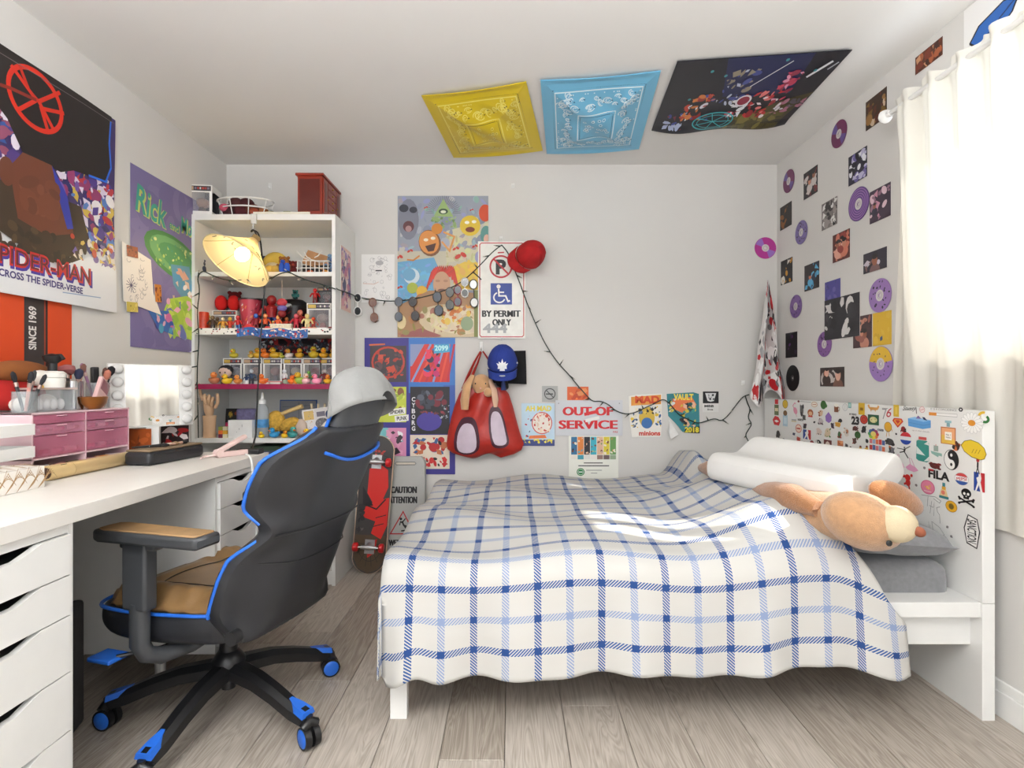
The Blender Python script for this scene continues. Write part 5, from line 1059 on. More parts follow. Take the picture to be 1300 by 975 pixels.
for i in range(12): a = 2*PI*i/12; c.line([(6,19),(6+3.4*math.cos(a),19+3.4*math.sin(a))],.3,(80,74,110))
for i in range(22): x, y = R.uniform(4,18), R.uniform(5,25); c.ring(x,y,R.uniform(.6,1.8),R.uniform(.6,1.8),.18,(130,124,134),n=8,a1=R.uniform(160,360))
dr = sheetL('flower_drawing', 'white paper with pencilled flower taped over the lavender poster', 'drawing', 2.474, 2.75, 1.443, 1.737, c, d=.010, poly=pl)
for i, (y, z, w_, h, p) in enumerate(((2.535,1.705,.075,.05,[(150,60,24),(206,110,40),(110,40,20)]),(2.72,1.545,.05,.085,[(190,120,50),(120,40,30),(40,40,50)]),(2.535,1.452,.075,.045,[(206,186,90),(120,100,50),(226,206,120)]))):
    c = Cv(10,8); c.rect(0,0,10,8,p[0]); c.scat(0,0,10,8,p,14,.6,2,i+3); sheetL('washi_tape', ['orange patterned tape at the top of the flower drawing','dark patterned tape beside the flower drawing','yellow patterned tape below the flower drawing'][i], 'tape', y-w_/2, y+w_/2, z-h/2, z+h/2, c, d=.0145, rot=.08)
# ---------------------------------------------------------------- ceiling cloths and poster
def quad(name, label, cat, P, cv, m, sag, t=.002):
    A = [V(cl(*p)) for p in P]; cx = sum((a for a in A), V((0,0)))/4
    def wp(x, y):                                # unit square (y up = first edge is top) -> local sheet frame
        u, v = x+.5, .5-y; q_ = (A[0]*(1-u)+A[1]*u)*(1-v)+(A[3]*(1-u)+A[2]*u)*v-cx
        return (q_.x, -q_.y, sag(u, v))
    return sheet(name, label, cat, 'ceil', (cx.x, cx.y, ZC-.006), 1., 1., cv, t=t, warp=wp, m=m)
def bandana(c0, edge, lt, dk, seed):
    c = Cv(); R2 = random.Random(seed); c.rect(0,0,100,100,c0)
    for i, col, wd in ((10,dk,.7),(12,lt,1.0),(33,lt,1.0),(35,dk,.6)): c.line([(i,i),(100-i,i),(100-i,100-i),(i,100-i)],wd,col,True)
    for s in range(4):
        for k in range(15):
            a = 16+68*k/14+R2.uniform(-2,2); b = 22.5+R2.uniform(-4.5,4.5); x, y = ((a,b),(100-b,a),(a,100-b),(b,a))[s]; r = R2.uniform(2.2,4.6)
            c.ring(x,y,r,r*.7,.75,lt,R2.uniform(0,180),10,0,R2.uniform(230,330)); c.ring(x,y,r*.45,r*.4,.6,lt,R2.uniform(0,180),8,0,300); c.ell(x+r,y,.9,.7,dk,n=6)
    for k in range(22): x, y = R2.uniform(38,62), R2.uniform(38,62); c.ring(x,y,1.5,1.1,.5,lt,R2.uniform(0,180),8); c.ell(x,y,.5,.4,dk,n=6)
    for k in range(40): s = R2.choice((14,86)); q_ = R2.uniform(14,86); x, y = (s,q_) if k % 2 else (q_,s); c.ell(x,y,.6,.6,lt,n=6)
    return c
def bsag(u, v): m_ = max(abs(u-.5), abs(v-.5))*2; return .003+.058*sm(1.05, .0, m_)*(1+.15*math.sin(u*7+v*3))+.008*sm(.75, .35, m_)*math.sin((u-v)*14)+.010*math.sin(PI*u)*sm(.9,1.,abs(v-.5)*2)
quad('yellow_bandana', 'yellow paisley bandana pinned to the ceiling', 'bandana', [(535,119),(668,101),(689,189),(576,198)], bandana((216,190,26),0,(238,226,120),(130,112,20),2), mat('yellow_bandana_cotton', (216,190,26), .85, bump=.1), bsag)
quad('blue_bandana', 'sky blue paisley bandana pinned to the ceiling', 'bandana', [(686,99),(839,87),(811,187),(694,193)], bandana((112,184,220),0,(224,240,248),(50,110,150),5), mat('blue_bandana_cotton', (112,184,220), .85, bump=.1), bsag)
c = Cv(100,60); c.rect(0,0,100,60,(26,24,34)); c.poly([(30,0),(80,0),(84,30),(40,30)],(26,34,80)); c.poly([(44,60),(84,36),(100,30),(92,60)],(74,66,30)); c.scat(52,44,92,60,[(90,84,30),(60,52,24),(120,110,50)],26,2,6,3,asp=3)
for x0, y0, x1, y1, pal, n, sd in ((6,42,22,58,[(60,70,150),(170,180,210),(120,40,60)],22,1),(16,26,38,50,[(190,60,40),(60,80,160),(150,40,36),(206,120,60),(220,220,230)],46,2),(36,8,56,38,[(70,80,150),(190,196,214),(150,140,120),(40,44,80)],40,4),(48,28,62,48,[(170,30,60),(60,70,140),(226,226,232),(190,50,70)],26,5),(60,26,80,50,[(190,40,44),(220,120,120),(150,26,36),(236,226,230)],34,6),(72,10,84,36,[(200,60,90),(226,150,180),(150,40,70)],26,7),(80,34,100,48,[(170,110,130),(220,214,220),(90,80,90)],22,8)): c.scat(x0,y0,x1,y1,pal,n,1.2,4.2,sd,asp=3)
c.ring(42,50,14,7,.9,(60,170,180),-4); c.ring(42,50,11,5,.5,(60,170,180),-4)
for i in range(7): a = i*.9; c.line([(42,50),(42+13*math.cos(a),50+6.4*math.sin(a))],.5,(70,180,190))
c.ell(56,34,5,5,(150,30,60)); c.ring(56,34,4.4,4.4,1.2,(226,220,226)); c.line([(54,22),(70,4)],.7,(220,220,226)); c.text('Fortnite',86,10,96,14,(232,230,236),.04,rot=-58) if False else c.line([(86,17),(94,6)],1.8,(226,224,232)); c.line([(95,12),(98,7)],1.,(200,200,210))
for x, y in ((24,8),(18,30),(66,3),(88,12),(34,12)): c.ell(x,y,1,1,(60,150,160))
quad('ceiling_poster', 'dark action poster taped to the ceiling above the bed', 'poster', [(860,75),(1082,60),(996,154),(827,163)], c, cmat((26,24,34), .4), lambda u, v: .004+.022*math.sin(PI*u)*sm(.6, 1., v)+.012*sm(.9, 1., v)*math.sin(u*9))
# ---------------------------------------------------------------- right wall discs and photographs
def photo(label, x0, y0, x1, y1, bg, pal, seed, H=None, d=.003, n=26, faces=0, skin=((196,130,104),(150,92,70),(220,170,150)), name='photo_print', cat='photo'):
    Ya, Yb = sw(x0, 0, XR)[0], sw(x1, 0, XR)[0]; Ym = (Ya+Yb)/2; px = 650+F*XR/Ym; zc = sw(px, (y0+y1)/2, XR)[1]; W = Ya-Yb
    slope = abs((y0+y1)/2-487.5)/(px-650)*(x1-x0); H = H or max((y1-y0-slope)*Ym/F, .07)
    c = Cv(100, 100*H/W); h = c.h; c.rect(0,0,100,h,bg); c.scat(0,0,100,h,pal,n,6,24,seed)
    R2 = random.Random(seed+50)
    for i in range(faces): x, y, r = R2.uniform(22,78), R2.uniform(.2,.7)*h, R2.uniform(9,16); c.ell(x,y+r*1.9,r*1.5,r*1.3,R2.choice(pal)); c.ell(x,y,r*.8,r,R2.choice(skin)); c.ell(x,y-r*.7,r*.8,r*.45,(40,30,30))
    return sheet(name, label, cat, 'right', (XR-d, Ym, zc), W, H, c, t=.001)
D1, D2, D3 = (34,28,32), (60,44,44), (24,22,26)
photo('sepia and red photo at the top by the curtain rod', 1163,47,1198,96,(90,44,26),[(170,90,50),(60,26,20),(206,150,110),(120,50,30)],1)
photo('golden brown photo beside the curtain finial', 1100,110,1127,168,(60,40,28),[(120,90,40),(150,110,60),(90,44,30),(206,186,160)],2)
photo('violet and white photo of tangled shapes', 1078,185,1102,238,(40,36,56),[(190,186,214),(110,100,160),(230,230,236),(30,28,40)],3,n=40)
photo('black photo of two people near the ceiling corner', 1021,209,1039,255,D3,[(60,40,40),(200,190,186),(120,40,40)],4,faces=2,n=18)
photo('dark photo with amber glow on the corner side', 991,255,1006,294,(36,28,24),[(140,84,26),(60,44,26),(30,30,34)],5,n=14)
photo('black and white photo under the violet photo', 1044,249,1064,294,(120,112,110),[(220,218,214),(50,44,44),(150,140,136),(30,28,30)],6,n=34)
photo('plum toned photo of a person in a pink jacket', 1105,231,1132,286,(64,48,66),[(200,140,160),(150,110,130),(50,44,64),(220,190,200)],7,faces=1,n=18)
photo('orange lit photo of a crowd of faces', 1058,290,1080,335,(90,40,34),[(206,120,96),(220,160,140),(150,60,50)],8,faces=5,n=16)
photo('black photo with a yellow patch under the pink disc', 992,326,1007,363,D3,[(200,140,40),(44,36,40),(226,220,210)],9,n=12)
photo('photo of a person in a bright blue shirt', 1022,331,1041,371,(40,34,36),[(70,150,196),(90,170,210),(40,50,70)],10,faces=1,n=12,skin=((190,110,80),))
photo('dark landscape photo beside the curtain', 1097,313,1127,349,(48,44,56),[(40,36,44),(120,90,90),(200,190,200)],11,faces=1,n=10)
photo('plain violet blue photo above the large band print', 1048,353,1068,384,(72,66,140),[(80,74,150),(64,60,124),(100,90,160)],12,n=14)
photo('large black and white band print in the middle of the wall', 1048,372,1093,434,(38,36,42),[(60,58,64),(44,42,48),(210,206,204),(30,28,34)],13,d=.005,n=22)
photo('brown photo of faces under the large band print', 1084,399,1108,443,(70,44,48),[(190,130,110),(60,40,44),(150,90,80)],14,faces=4,n=10)
photo('yellow note with blue doodles beside the curtain', 1109,394,1133,440,(218,176,46),[(222,184,60),(206,164,40),(60,80,120)],15,n=9,name='note_card',cat='note card')
photo('black photo behind the hanging patterned bandana', 998,421,1013,455,D3,[(50,40,60),(90,40,110),(30,28,30)],16,n=8)
photo('group photo just above the headboard', 1042,466,1073,491,(50,36,36),[(120,80,66),(60,44,40),(190,180,176)],17,faces=4,n=8)
def disc(label, px, py, c0, c1, ring=(206,200,196), r=.066, style=0, name='compact_disc', d=.004, cat='disc', seed=1):
    Y, z = sw(px, py, XR); mb = MB(); n = 40
    vs = [(rr*math.cos(2*PI*k/n), rr*math.sin(2*PI*k/n), zz) for rr, zz in ((.0075,-.0012),(r,-.0012),(r,0),(.0075,0)) for k in range(n)]
    fs = [(a*n+k, b*n+k, b*n+(k+1) % n, a*n+(k+1) % n) for a, b in ((0,1),(1,2),(2,3),(3,0)) for k in range(n)]
    o = mb.add([(x, y, zz) for x, y, zz in vs], [f[::-1] for f in fs]).build(name, cmat(c0, .3), smooth=False); tag(o, label, cat); place(o, 'right', (XR-d, Y, z))
    c = Cv(); R2 = random.Random(seed)
    def ann(r0, r1, col, a0=0, a1=360):
        m_ = max(3, int((a1-a0)/12)); ps = [(50+r1*math.cos(math.radians(a0+(a1-a0)*i/m_)), 50+r1*math.sin(math.radians(a0+(a1-a0)*i/m_))) for i in range(m_+1)]; qs = [(50+r0*math.cos(math.radians(a0+(a1-a0)*i/m_)), 50+r0*math.sin(math.radians(a0+(a1-a0)*i/m_))) for i in range(m_+1)]
        c._p(ps+qs, [(i, i+1, m_+2+i, m_+1+i) for i in range(m_)], col)
    ann(6, 49, c0)
    if style == 0:
        ann(17, 48, c1, 20, 70); ann(17, 48, c1, 200, 250)
    elif style == 1:
        for q_ in (22, 29, 36, 43): ann(q_, q_+3, c1)
    elif style == 2:
        for k in range(20): a = R2.uniform(0, 6.28); q_ = R2.uniform(22, 44); c.ell(50+q_*math.cos(a), 50+q_*math.sin(a), R2.uniform(2,5), R2.uniform(2,4), c1, R2.uniform(0,180), 7)
    elif style == 3:
        ann(6, 49, c1, 190, 350)
        for k in range(16): a = R2.uniform(0, 6.28); q_ = R2.uniform(24, 40); c.ell(50+q_*math.cos(a), 50+q_*math.sin(a), R2.uniform(1.5,4), 2, (60,36,80), R2.uniform(0,180), 6)
    ann(6, 17, ring); ann(9, 10.2, (150,146,150))
    c.emit(o, 2*r, 2*r, names=('disc_label', 'lettering')); return o
P1, P2 = (110,44,84), (104,84,150)
disc('crimson and violet disc nearest the ceiling', 1066,170,P1,P2); disc('violet and crimson disc by the ceiling corner', 1002,230,(110,50,90),P2,seed=2)
disc('large purple spiral disc beside the plum photo', 1091,259,(96,60,130),(150,110,170),style=1,r=.078); disc('grey violet disc with dark lettering marks', 1018,295,(120,106,160),(60,40,60),style=2)
place(disc('bright pink disc in the corner by the amber photo', 992,315,(176,50,140),(150,110,190)), 'back', (1.552, YB-.004, 1.933)); disc('mauve speckled disc above the hanging bandana', 1011,389,(130,100,160),(80,50,110),style=2,seed=4)
disc('lilac disc with black blotches beside the curtain', 1118,375,(150,116,176),(40,26,50),style=2,r=.075,seed=5); disc('purple lettered disc tucked under the band print', 1047,437,(130,86,150),(70,40,90),style=2,d=.0025,seed=6)
disc('yellow and lilac disc just above the headboard', 1119,462,(150,116,180),(222,180,50),style=3,r=.078,seed=7); disc('black vinyl single beside the patterned bandana', 1007,480,(22,22,24),(36,36,38),style=1,ring=(30,30,32),r=.075,name='vinyl_record',cat='record')
c = Cv(); c.rect(0,0,100,100,(232,230,228)); c.poly([(8,62),(20,44),(50,34),(68,40),(60,60),(40,78),(20,80)],(36,96,176)); c.poly([(66,40),(84,14),(98,2),(99,20),(84,36)],(30,86,166)); c.line([(8,62),(20,44),(50,34),(68,40),(60,60),(40,78),(20,80),(8,62)],2.4,K); c.line([(66,40),(84,14),(98,2)],2.2,K); c.line([(66,40),(84,36),(99,20)],2,K)
for i in range(5): c.line([(64,44),(18+9*i,76-7*i)],.8,(20,40,80))
sheet('butterfly_print', 'white print of a blue butterfly above the curtain rod', 'print', 'right', (XR-.003, 1.83, 2.33), .32, .215, c, t=.001)
# ---------------------------------------------------------------- headboard stickers (parts of the headboard)
def stick(px, py, w_, h, cv):
    Y, z = sw(px, py, HX); k = Y*Y/(F*HX)
    for o in cv.emit(HB, w_*k, h*Y/F, z0=.0003, step=1.2e-5, names=('sticker', 'sticker_lettering')):
        M = ROT['right'].to_4x4(); M.translation = V((HX-.0006, Y, z)); o.matrix_local = M
def S(fn):
    c = Cv(); c.clip = False; fn(c); return c
def blob(col, n=18, out=None): return S(lambda c: (c.ell(50,50,50,50,out or tuple(int(v*.5) for v in col),n=n), c.ell(50,50,45,45,col,n=n)))
def rectS(col, inner=None): return S(lambda c: (c.rect(0,0,100,100,col), c.rect(18,20,82,80,inner) if inner else None))
def speck(pal, n, seed, base=None): 
    def f(c):
        c.ell(50,50,38,42,base or pal[-1])
        c.scat(0,0,100,100,pal,n,10,26,seed)
    return S(f)
def yin(c):
    c.ell(50,50,50,50,K,n=28); c.ell(50,50,47,47,Wt,n=28); c.ell(50,50,47,47,K,n=16,a0=-90,a1=90); c.ell(50,27,24,23.5,K); c.ell(50,73,24,23.5,Wt); c.ell(50,27,8,8,Wt); c.ell(50,73,8,8,K)
def league(c):
    c.rect(0,0,100,100,(34,66,150)); c.poly([(55,0),(100,0),(100,100),(70,100),(60,60),(70,35)],(196,40,48)); c.poly([(45,0),(62,0),(70,30),(62,50),(80,100),(60,100),(48,66),(24,100),(12,100),(34,54),(24,30),(44,22)],Wt)
def cola(c): c.ell(50,50,50,50,(226,226,226),n=26); c.ell(50,48,48,48,(206,36,48),n=20,a0=195,a1=345); c.ell(50,52,48,48,(30,66,160),n=20,a0=15,a1=165)
stick(986,517,6,20,S(lambda c: (c.rect(15,0,85,30,(206,30,36)), c.rect(5,34,95,100,(96,110,66)), c.rect(15,55,85,75,(222,210,170)))))
stick(997,513,7,11,blob((222,184,50))); stick(997,524.5,5,7,blob((120,84,40))); stick(997,534,6,14,rectS((176,206,220),(206,226,234)))
stick(986,534,10,12,S(lambda c: (c.poly([(0,45),(30,0),(75,10),(100,50),(80,100),(20,95)],(206,28,36)), c.poly([(20,55),(50,40),(82,55),(50,70)],Wt))))
stick(1009.5,519.6,9,18,S(lambda c: (c.ell(55,60,30,22,(230,150,176),30), c.line([(40,50),(20,25),(45,5),(60,12)],7,(226,140,170)), c.line([(60,78),(75,100)],5,(226,140,170)))))
stick(1018,521,6,16,speck([K,(90,86,84)],7,3)); stick(1021,510,17,2.4,S(lambda c: (c.ell(8,50,8,60,(120,24,30)), c.rect(20,40,100,60,(120,118,118)))))
stick(1029,524.5,8,10,S(lambda c: (c.ell(50,45,46,45,(176,96,50)), c.ell(50,55,30,26,(230,184,140)), c.rect(15,82,85,100,(206,50,36))))); stick(1034,513.5,8,7,S(lambda c: (c.ell(50,50,50,50,(206,170,140)), c.ell(50,50,42,40,(240,230,216)), c.rect(20,45,80,55,(190,110,90)))))
stick(1046,514,9,11,S(lambda c: (c.ell(45,50,42,50,(52,110,40)), c.ell(86,60,12,20,(60,120,44))))); stick(1042,524.5,7,9,speck([(150,76,40),(110,60,36),(220,190,160)],7,5)); stick(1042,535,8,10,speck([(90,80,80),(120,40,60),(200,190,190)],7,6)); stick(1052,530,9,14,S(lambda c: c.poly([(50,0),(95,40),(90,80),(55,100),(12,84),(5,40)],(136,100,180))))
stick(1062,519,8,14,S(lambda c: (c.rect(15,20,80,80,(130,74,44)), c.ell(48,18,36,16,(240,236,226)), c.ring(88,50,12,16,6,(120,90,70))))); stick(1073,517,7,10,S(lambda c: (c.ring(50,50,42,44,6,(176,176,180)), c.line([(50,20),(50,80)],5,(180,180,184))))); stick(1079,514.5,4,7,rectS((120,170,166),(170,206,200)))
stick(1094,519,8,15,S(lambda c: (c.rect(0,0,100,100,(216,174,40)), c.rect(25,40,75,64,(150,110,30))))); stick(1109,518,15,10,S(lambda c: (c.poly([(0,15),(14,5),(20,40),(80,40),(90,10),(100,30),(88,70),(70,75),(68,100),(60,74),(36,74),(30,100),(24,70),(8,50)],(226,166,90)))))
stick(1126,525,12,15,S(lambda c: (c.text('7',0,10,50,100,(150,150,154),-.01), c.text('6',46,0,100,80,(196,44,60),0.,.3), c.rect(0,4,60,8,(120,120,120))))); stick(1008,534,6,3.4,S(lambda c: (c.text('AWAKE',0,0,100,46,K,.03), c.rect(0,64,100,90,(200,176,90))))); stick(1016.5,533,7,3,S(lambda c: c.text('NORTH',0,0,100,100,K,.05)))
stick(1014,544,8,11,S(lambda c: (c.ell(50,50,50,50,(206,120,100)), c.ell(50,50,40,40,(240,214,196)), c.rect(20,42,80,58,(196,70,60))))); stick(1014,559,6,10,speck([(206,90,60),(226,150,100),(190,50,40)],6,4)); stick(1024.6,551.6,10,12,S(league)); stick(1039,563.5,8,10.5,S(yin)); stick(1024,566,10,12,S(lambda c: c.poly([(50,100),(2,40),(20,5),(50,20),(80,5),(98,40)],(50,54,50)))); stick(1031,564,6,10,blob((150,40,36)))
stick(1097,532.5,10,12,S(lambda c: (c.ell(50,50,50,50,(110,34,24)), c.ell(50,50,42,42,(196,56,36)), c.ring(50,50,22,22,8,(150,36,26))))); stick(1109,533,14,13,S(lambda c: (c.rect(0,0,100,100,(24,84,54)), c.ell(50,50,34,30,(214,206,150)), c.scat(25,30,75,70,[(150,160,80),(230,226,180)],8,6,12,2)))); stick(1086,534,10,11,S(lambda c: c.text('23',0,0,100,100,K,.06))); stick(1083,526,9,2.4,S(lambda c: c.text('MY FRIEND',0,0,100,100,K,.03)))
stick(1127.6,545,11,19,S(lambda c: (c.ell(50,34,44,34,(150,100,24)), c.ell(50,34,40,31,(226,170,50)), c.line([(40,66),(30,100)],6,(206,150,40)), c.line([(60,66),(66,96)],6,(206,150,40)), c.line([(90,40),(100,60)],5,(206,150,40)))))
stick(1109,551,13,13,S(lambda c: [c.ell(50+34*math.cos(i*.785),50+34*math.sin(i*.785),20,20,((200,50,50),(226,120,50),(226,200,60),(150,190,60),(80,150,90),(60,110,160),(60,70,130),(150,60,100))[i]) for i in range(8)]+[c.ell(50,50,26,26,(226,206,110))])); stick(1089,553,8,11,S(lambda c: (c.ell(50,42,48,42,(46,96,40)), c.rect(42,70,58,100,(110,74,40)))))
for y_, sd in ((561, 2), (569, 5)): stick(1114,y_,20,7,S(lambda c: [c.rect(k*20,0 if k % 2 else 8,k*20+18,92,((206,60,60),(70,100,160),(214,120,130),(150,170,200),(220,110,70))[(k+sd) % 5]) for k in range(5)]))
stick(1117,580,25,6,S(lambda c: (c.poly([(0,15),(6,0),(94,5),(100,20),(98,90),(4,100)],(206,30,30)), c.rect(25,45,75,58,(230,120,110))))); 
for x_ in (1092, 1100): stick(x_,571,7,11,S(lambda c: (c.ell(50,60,40,30,(222,176,50)), c.ell(60,28,22,22,(222,176,50)), c.rect(20,88,80,100,K), c.ell(60,12,20,12,(120,40,36)))))
stick(1051,565,10,13,S(lambda c: (c.rect(0,0,100,100,(96,34,30)), c.ell(50,55,30,40,(220,206,196)), c.rect(0,86,100,100,K)))); stick(1067,566,9,13,S(lambda c: (c.rect(10,0,90,100,(206,120,70)), c.scat(10,0,90,100,[(226,160,110),(160,80,50)],12,8,20,3)))); stick(1051,549,9,13,speck([(90,140,70),(60,110,50),(220,200,170)],9,9))
for i, (x_, y_, a, b, p) in enumerate(((1040,548,8,10,[(150,40,40),(60,50,50),(220,200,190)]),(1057,540.5,5,8,[K,(70,50,70)]),(1064,539,9,7,[(220,170,60),(206,150,50)]),(1066,552,6,10,[(170,40,40),K,(60,110,60)]),(1075,549,8,13,[(190,120,80),K,(220,210,200)]),(1086,544,9,7,[(130,50,40),(90,40,36)]),(1097,545,7,10,[(90,90,90),(220,220,216),K]),(1085,560,6,9,[(150,40,44),(90,60,50)]),(1075,566,5,6,[K,(90,80,84)]),(988,551,6,11,[K,(60,56,56)]),(1021,530,5,8,[K,(80,76,76)]),(1022,541,5,8,[(130,40,60),(40,36,44)]),(1034,536,3,3,[K]),(1067,534,6,6,[(90,86,86),K]),(1080,571,4,11,[(190,170,150),(90,60,60)]),(1101,560,5,6,[K]),(1130,561,13,10,[K,(60,60,60)]),(1132,573,9,14,[(60,56,60),K,(110,110,116)]),(1147,545,8,9,[K,(150,36,40)]),(1138,551,3,3,[K]),(1130,568,3,5,[(206,110,40)]),(1008,551,4,4,[(60,60,90)]),(995,558,4,4,[(130,130,130)]))): stick(x_,y_,a,b,speck(p,9,i+3))
stick(1118,546,9,4,S(lambda c: (c.ell(50,50,50,50,(200,206,212)), c.text('TAKE',6,20,94,80,K,.05))))
stick(1138,521.5,7,15,S(lambda c: (c.rect(0,0,100,100,(214,176,44)), c.rect(28,18,72,80,(226,196,80))))); stick(1155,519.7,18,10,S(lambda c: (c.text('Stussy',0,10,96,80,K,-.005,.5), c.line([(0,70),(96,16)],3,K) , c.line([(94,20),(99,100)],5,K)))); stick(1171,520,7,8,S(lambda c: (c.ell(50,50,50,50,(206,140,140)), c.ell(50,50,42,42,(240,222,220)), c.line([(20,62),(80,40)],8,(206,120,120)))))
stick(1197.6,520,33,2.6,S(lambda c: c.text('IT IS A COINCIDENCE',0,0,100,100,(110,108,108),0.))); stick(1220,520,6,6,S(lambda c: (c.ell(50,50,50,50,K,n=6), c.ell(50,50,18,18,Wt)))); stick(1197,526.4,36,4,S(lambda c: (c.rect(0,0,100,100,(170,168,166)), c.rect(.8,14,99.2,86,(242,240,238)), c.rect(0,0,28,100,(222,140,50)))))
stick(1140,537,14,12,S(lambda c: (c.poly([(15,0),(85,0),(100,30),(50,100),(0,30)],(200,40,30)), c.poly([(24,12),(76,12),(86,30),(50,80),(14,30)],(226,150,50)), c.poly([(34,20),(66,20),(70,32),(50,60),(30,32)],(200,40,30))))); stick(1167,535.7,29,17,S(lambda c: (c.poly([(0,30),(30,14),(100,30),(100,85),(66,100),(2,88)],(92,156,214)), c.poly([(0,30),(30,14),(100,30),(70,46)],(140,190,230)), c.poly([(36,26),(46,2),(60,26)],(120,90,150)), c.poly([(64,10),(74,12),(86,36),(70,30)],(40,40,80)), c.line([(2,60),(70,72),(100,58)],2,(60,110,170)))))
stick(1169,547.5,22,2.6,S(lambda c: c.text('up in the clouds',0,0,100,100,(160,150,150),0.)))
stick(1204,549,19,30,S(lambda c: (c.rect(28,0,72,10,(150,190,196)), c.rect(40,10,62,26,(120,160,166)), c.rect(0,28,100,100,(190,110,60)), c.rect(6,32,94,97,(236,170,120)), c.poly([(6,60),(94,80),(94,97),(6,97)],(232,190,80)), c.rect(28,48,74,82,(246,240,230)), c.text('No 1',36,56,66,64,(110,90,80),.01), c.text('PARIS',36,68,66,75,(110,90,80),.01))))
def daisy(c):
    for i in range(16): a = i*PI/8; c.ell(50+30*math.cos(a),50+30*math.sin(a),20,8.4,(190,190,190),math.degrees(a),12); c.ell(50+30*math.cos(a),50+30*math.sin(a),18.4,7.2,(246,245,242),math.degrees(a),12)
    c.ell(50,50,16,14,(214,140,40))
stick(1234,537,30,28,S(daisy)); stick(1249,530,16,16,S(lambda c: (c.ring(44,34,30,22,20,(226,184,50),-20,16,150,320), c.ring(60,62,28,24,20,(44,120,54),10,16,-70,110))))
stick(1150,556.5,15,16,S(cola)); stick(1147.5,573,17,16,S(lambda c: (c.ell(56,18,6,6,K), c.line([(60,26),(54,50)],13,K), c.line([(62,28),(98,2)],6,K), c.line([(52,34),(0,32)],6,K), c.line([(54,50),(20,64)],8,K), c.line([(54,50),(84,98)],8,K)))); stick(1151,588,31,20,S(lambda c: (c.poly([(0,50),(8,40),(34,55),(42,80),(20,92),(4,80)],(230,160,196)), c.poly([(46,76),(64,50),(88,66),(98,82),(80,96),(56,90)],(230,160,196)), c.line([(6,46),(14,4),(20,8),(14,46)],2,(206,140,170)), c.line([(66,52),(62,14),(70,16),(84,66)],2,(206,140,170)))))
stick(1171.5,572.6,18,27,S(lambda c: (c.poly([(6,6),(20,0),(80,0),(94,8),(96,92),(80,100),(20,98),(4,90)],(52,142,132)), c.poly([(6,30),(70,70),(6,66)],(226,232,228)), c.poly([(60,16),(90,0),(94,20)],(226,232,228)), c.poly([(60,96),(96,70),(94,92)],(226,232,228))))); stick(1171.5,556.6,10,3.6,S(lambda c: c.rect(0,0,100,100,(206,84,80)))); stick(1189,573,15,18,S(lambda c: (c.rect(28,10,66,50,(150,166,156)), c.poly([(0,52),(96,60),(98,80),(70,78),(66,90),(10,70)],(140,180,170)), c.line([(46,0),(46,14)],4,(190,60,60))))); stick(1187,591.5,17,9,speck([(120,34,36),(90,24,26)],12,4)); stick(1208,583.7,19,26,S(yin)); stick(1214,566.5,12,14,speck([(206,110,50),K,(90,50,30)],10,8,(60,40,36)))
stick(1236,570.5,33,25,S(lambda c: (c.poly([(0,36),(14,12),(40,2),(70,12),(92,36),(100,66),(92,92),(76,100),(44,92),(14,68)],(120,104,20)), c.poly([(3,37),(16,15),(40,5),(69,15),(90,38),(97,66),(90,89),(76,97),(45,89),(16,66)],(230,196,40)), [c.line([(44+12*i,70),(52+12*i,48)],2,(150,120,20)) for i in range(3)]))); stick(1241.7,592,8,20,S(lambda c: (c.ell(50,12,26,12,(190,50,50)), c.line([(50,24),(46,60)],26,K), c.line([(46,60),(20,100)],12,K), c.line([(48,60),(76,98)],12,K))))
stick(1192,602.8,27,12,S(lambda c: (c.text('FILA',0,8,100,100,K,.045), c.rect(0,4,26,22,(200,40,50))))); stick(1243.5,612,14,24,S(league)); stick(1221,608,18,16,S(lambda c: (c.ell(50,50,50,50,(190,190,190),n=24), c.ell(50,50,47,46,(240,238,236),n=24), c.ell(50,50,46,46,(200,60,60),n=16,a0=205,a1=335), c.ell(50,52,46,46,(50,90,170),n=16,a0=20,a1=160), c.text('PEPSI',14,38,86,62,(200,60,70),.02,rot=-8)))); stick(1152.5,611,13,20,S(lambda c: (c.ell(50,26,28,20,(206,36,34)), c.ell(14,22,14,10,(206,36,34)), c.ell(88,8,12,10,(206,36,34)), c.ell(54,58,24,22,(206,36,34)), c.line([(36,64),(14,72)],14,(206,36,34)), c.line([(60,72),(70,96)],14,(206,36,34)))))
stick(1178,618.5,18,18,S(lambda c: (c.ell(50,50,50,50,(206,100,140),n=26), c.ell(50,50,44,44,(226,130,160),n=26), c.scat(28,30,72,66,[(226,170,80),(236,190,110)],7,8,14,2), c.rect(24,76,76,82,(236,200,210))))); stick(1198.6,623,12,20,S(lambda c: (c.rect(34,0,64,24,(60,130,140)), c.rect(28,24,70,44,(216,160,50)), c.poly([(20,44),(74,44),(94,84),(4,84)],(226,200,150)), c.ell(42,62,20,14,(220,120,100)), c.rect(0,84,100,100,(52,126,130)))))
stick(1227,631.4,20,22,S(lambda c: (c.line([(4,60),(96,92)],10,K), c.line([(96,58),(4,90)],10,K), [c.ell(x_,y_,8,7,K) for x_, y_ in ((4,58),(4,92),(96,56),(96,94),(8,66),(92,66))], c.ell(50,26,32,27,K), c.rect(32,38,68,60,K), c.ell(38,30,8,8,Wt), c.ell(62,30,8,8,Wt), c.poly([(50,38),(45,48),(55,48)],Wt)))); stick(1208,643,15,14.5,S(lambda c: (c.ell(50,50,50,50,(170,120,20),n=26), c.ell(50,50,46,46,(226,170,40),n=26), c.ell(50,50,22,26,(120,96,40)))))
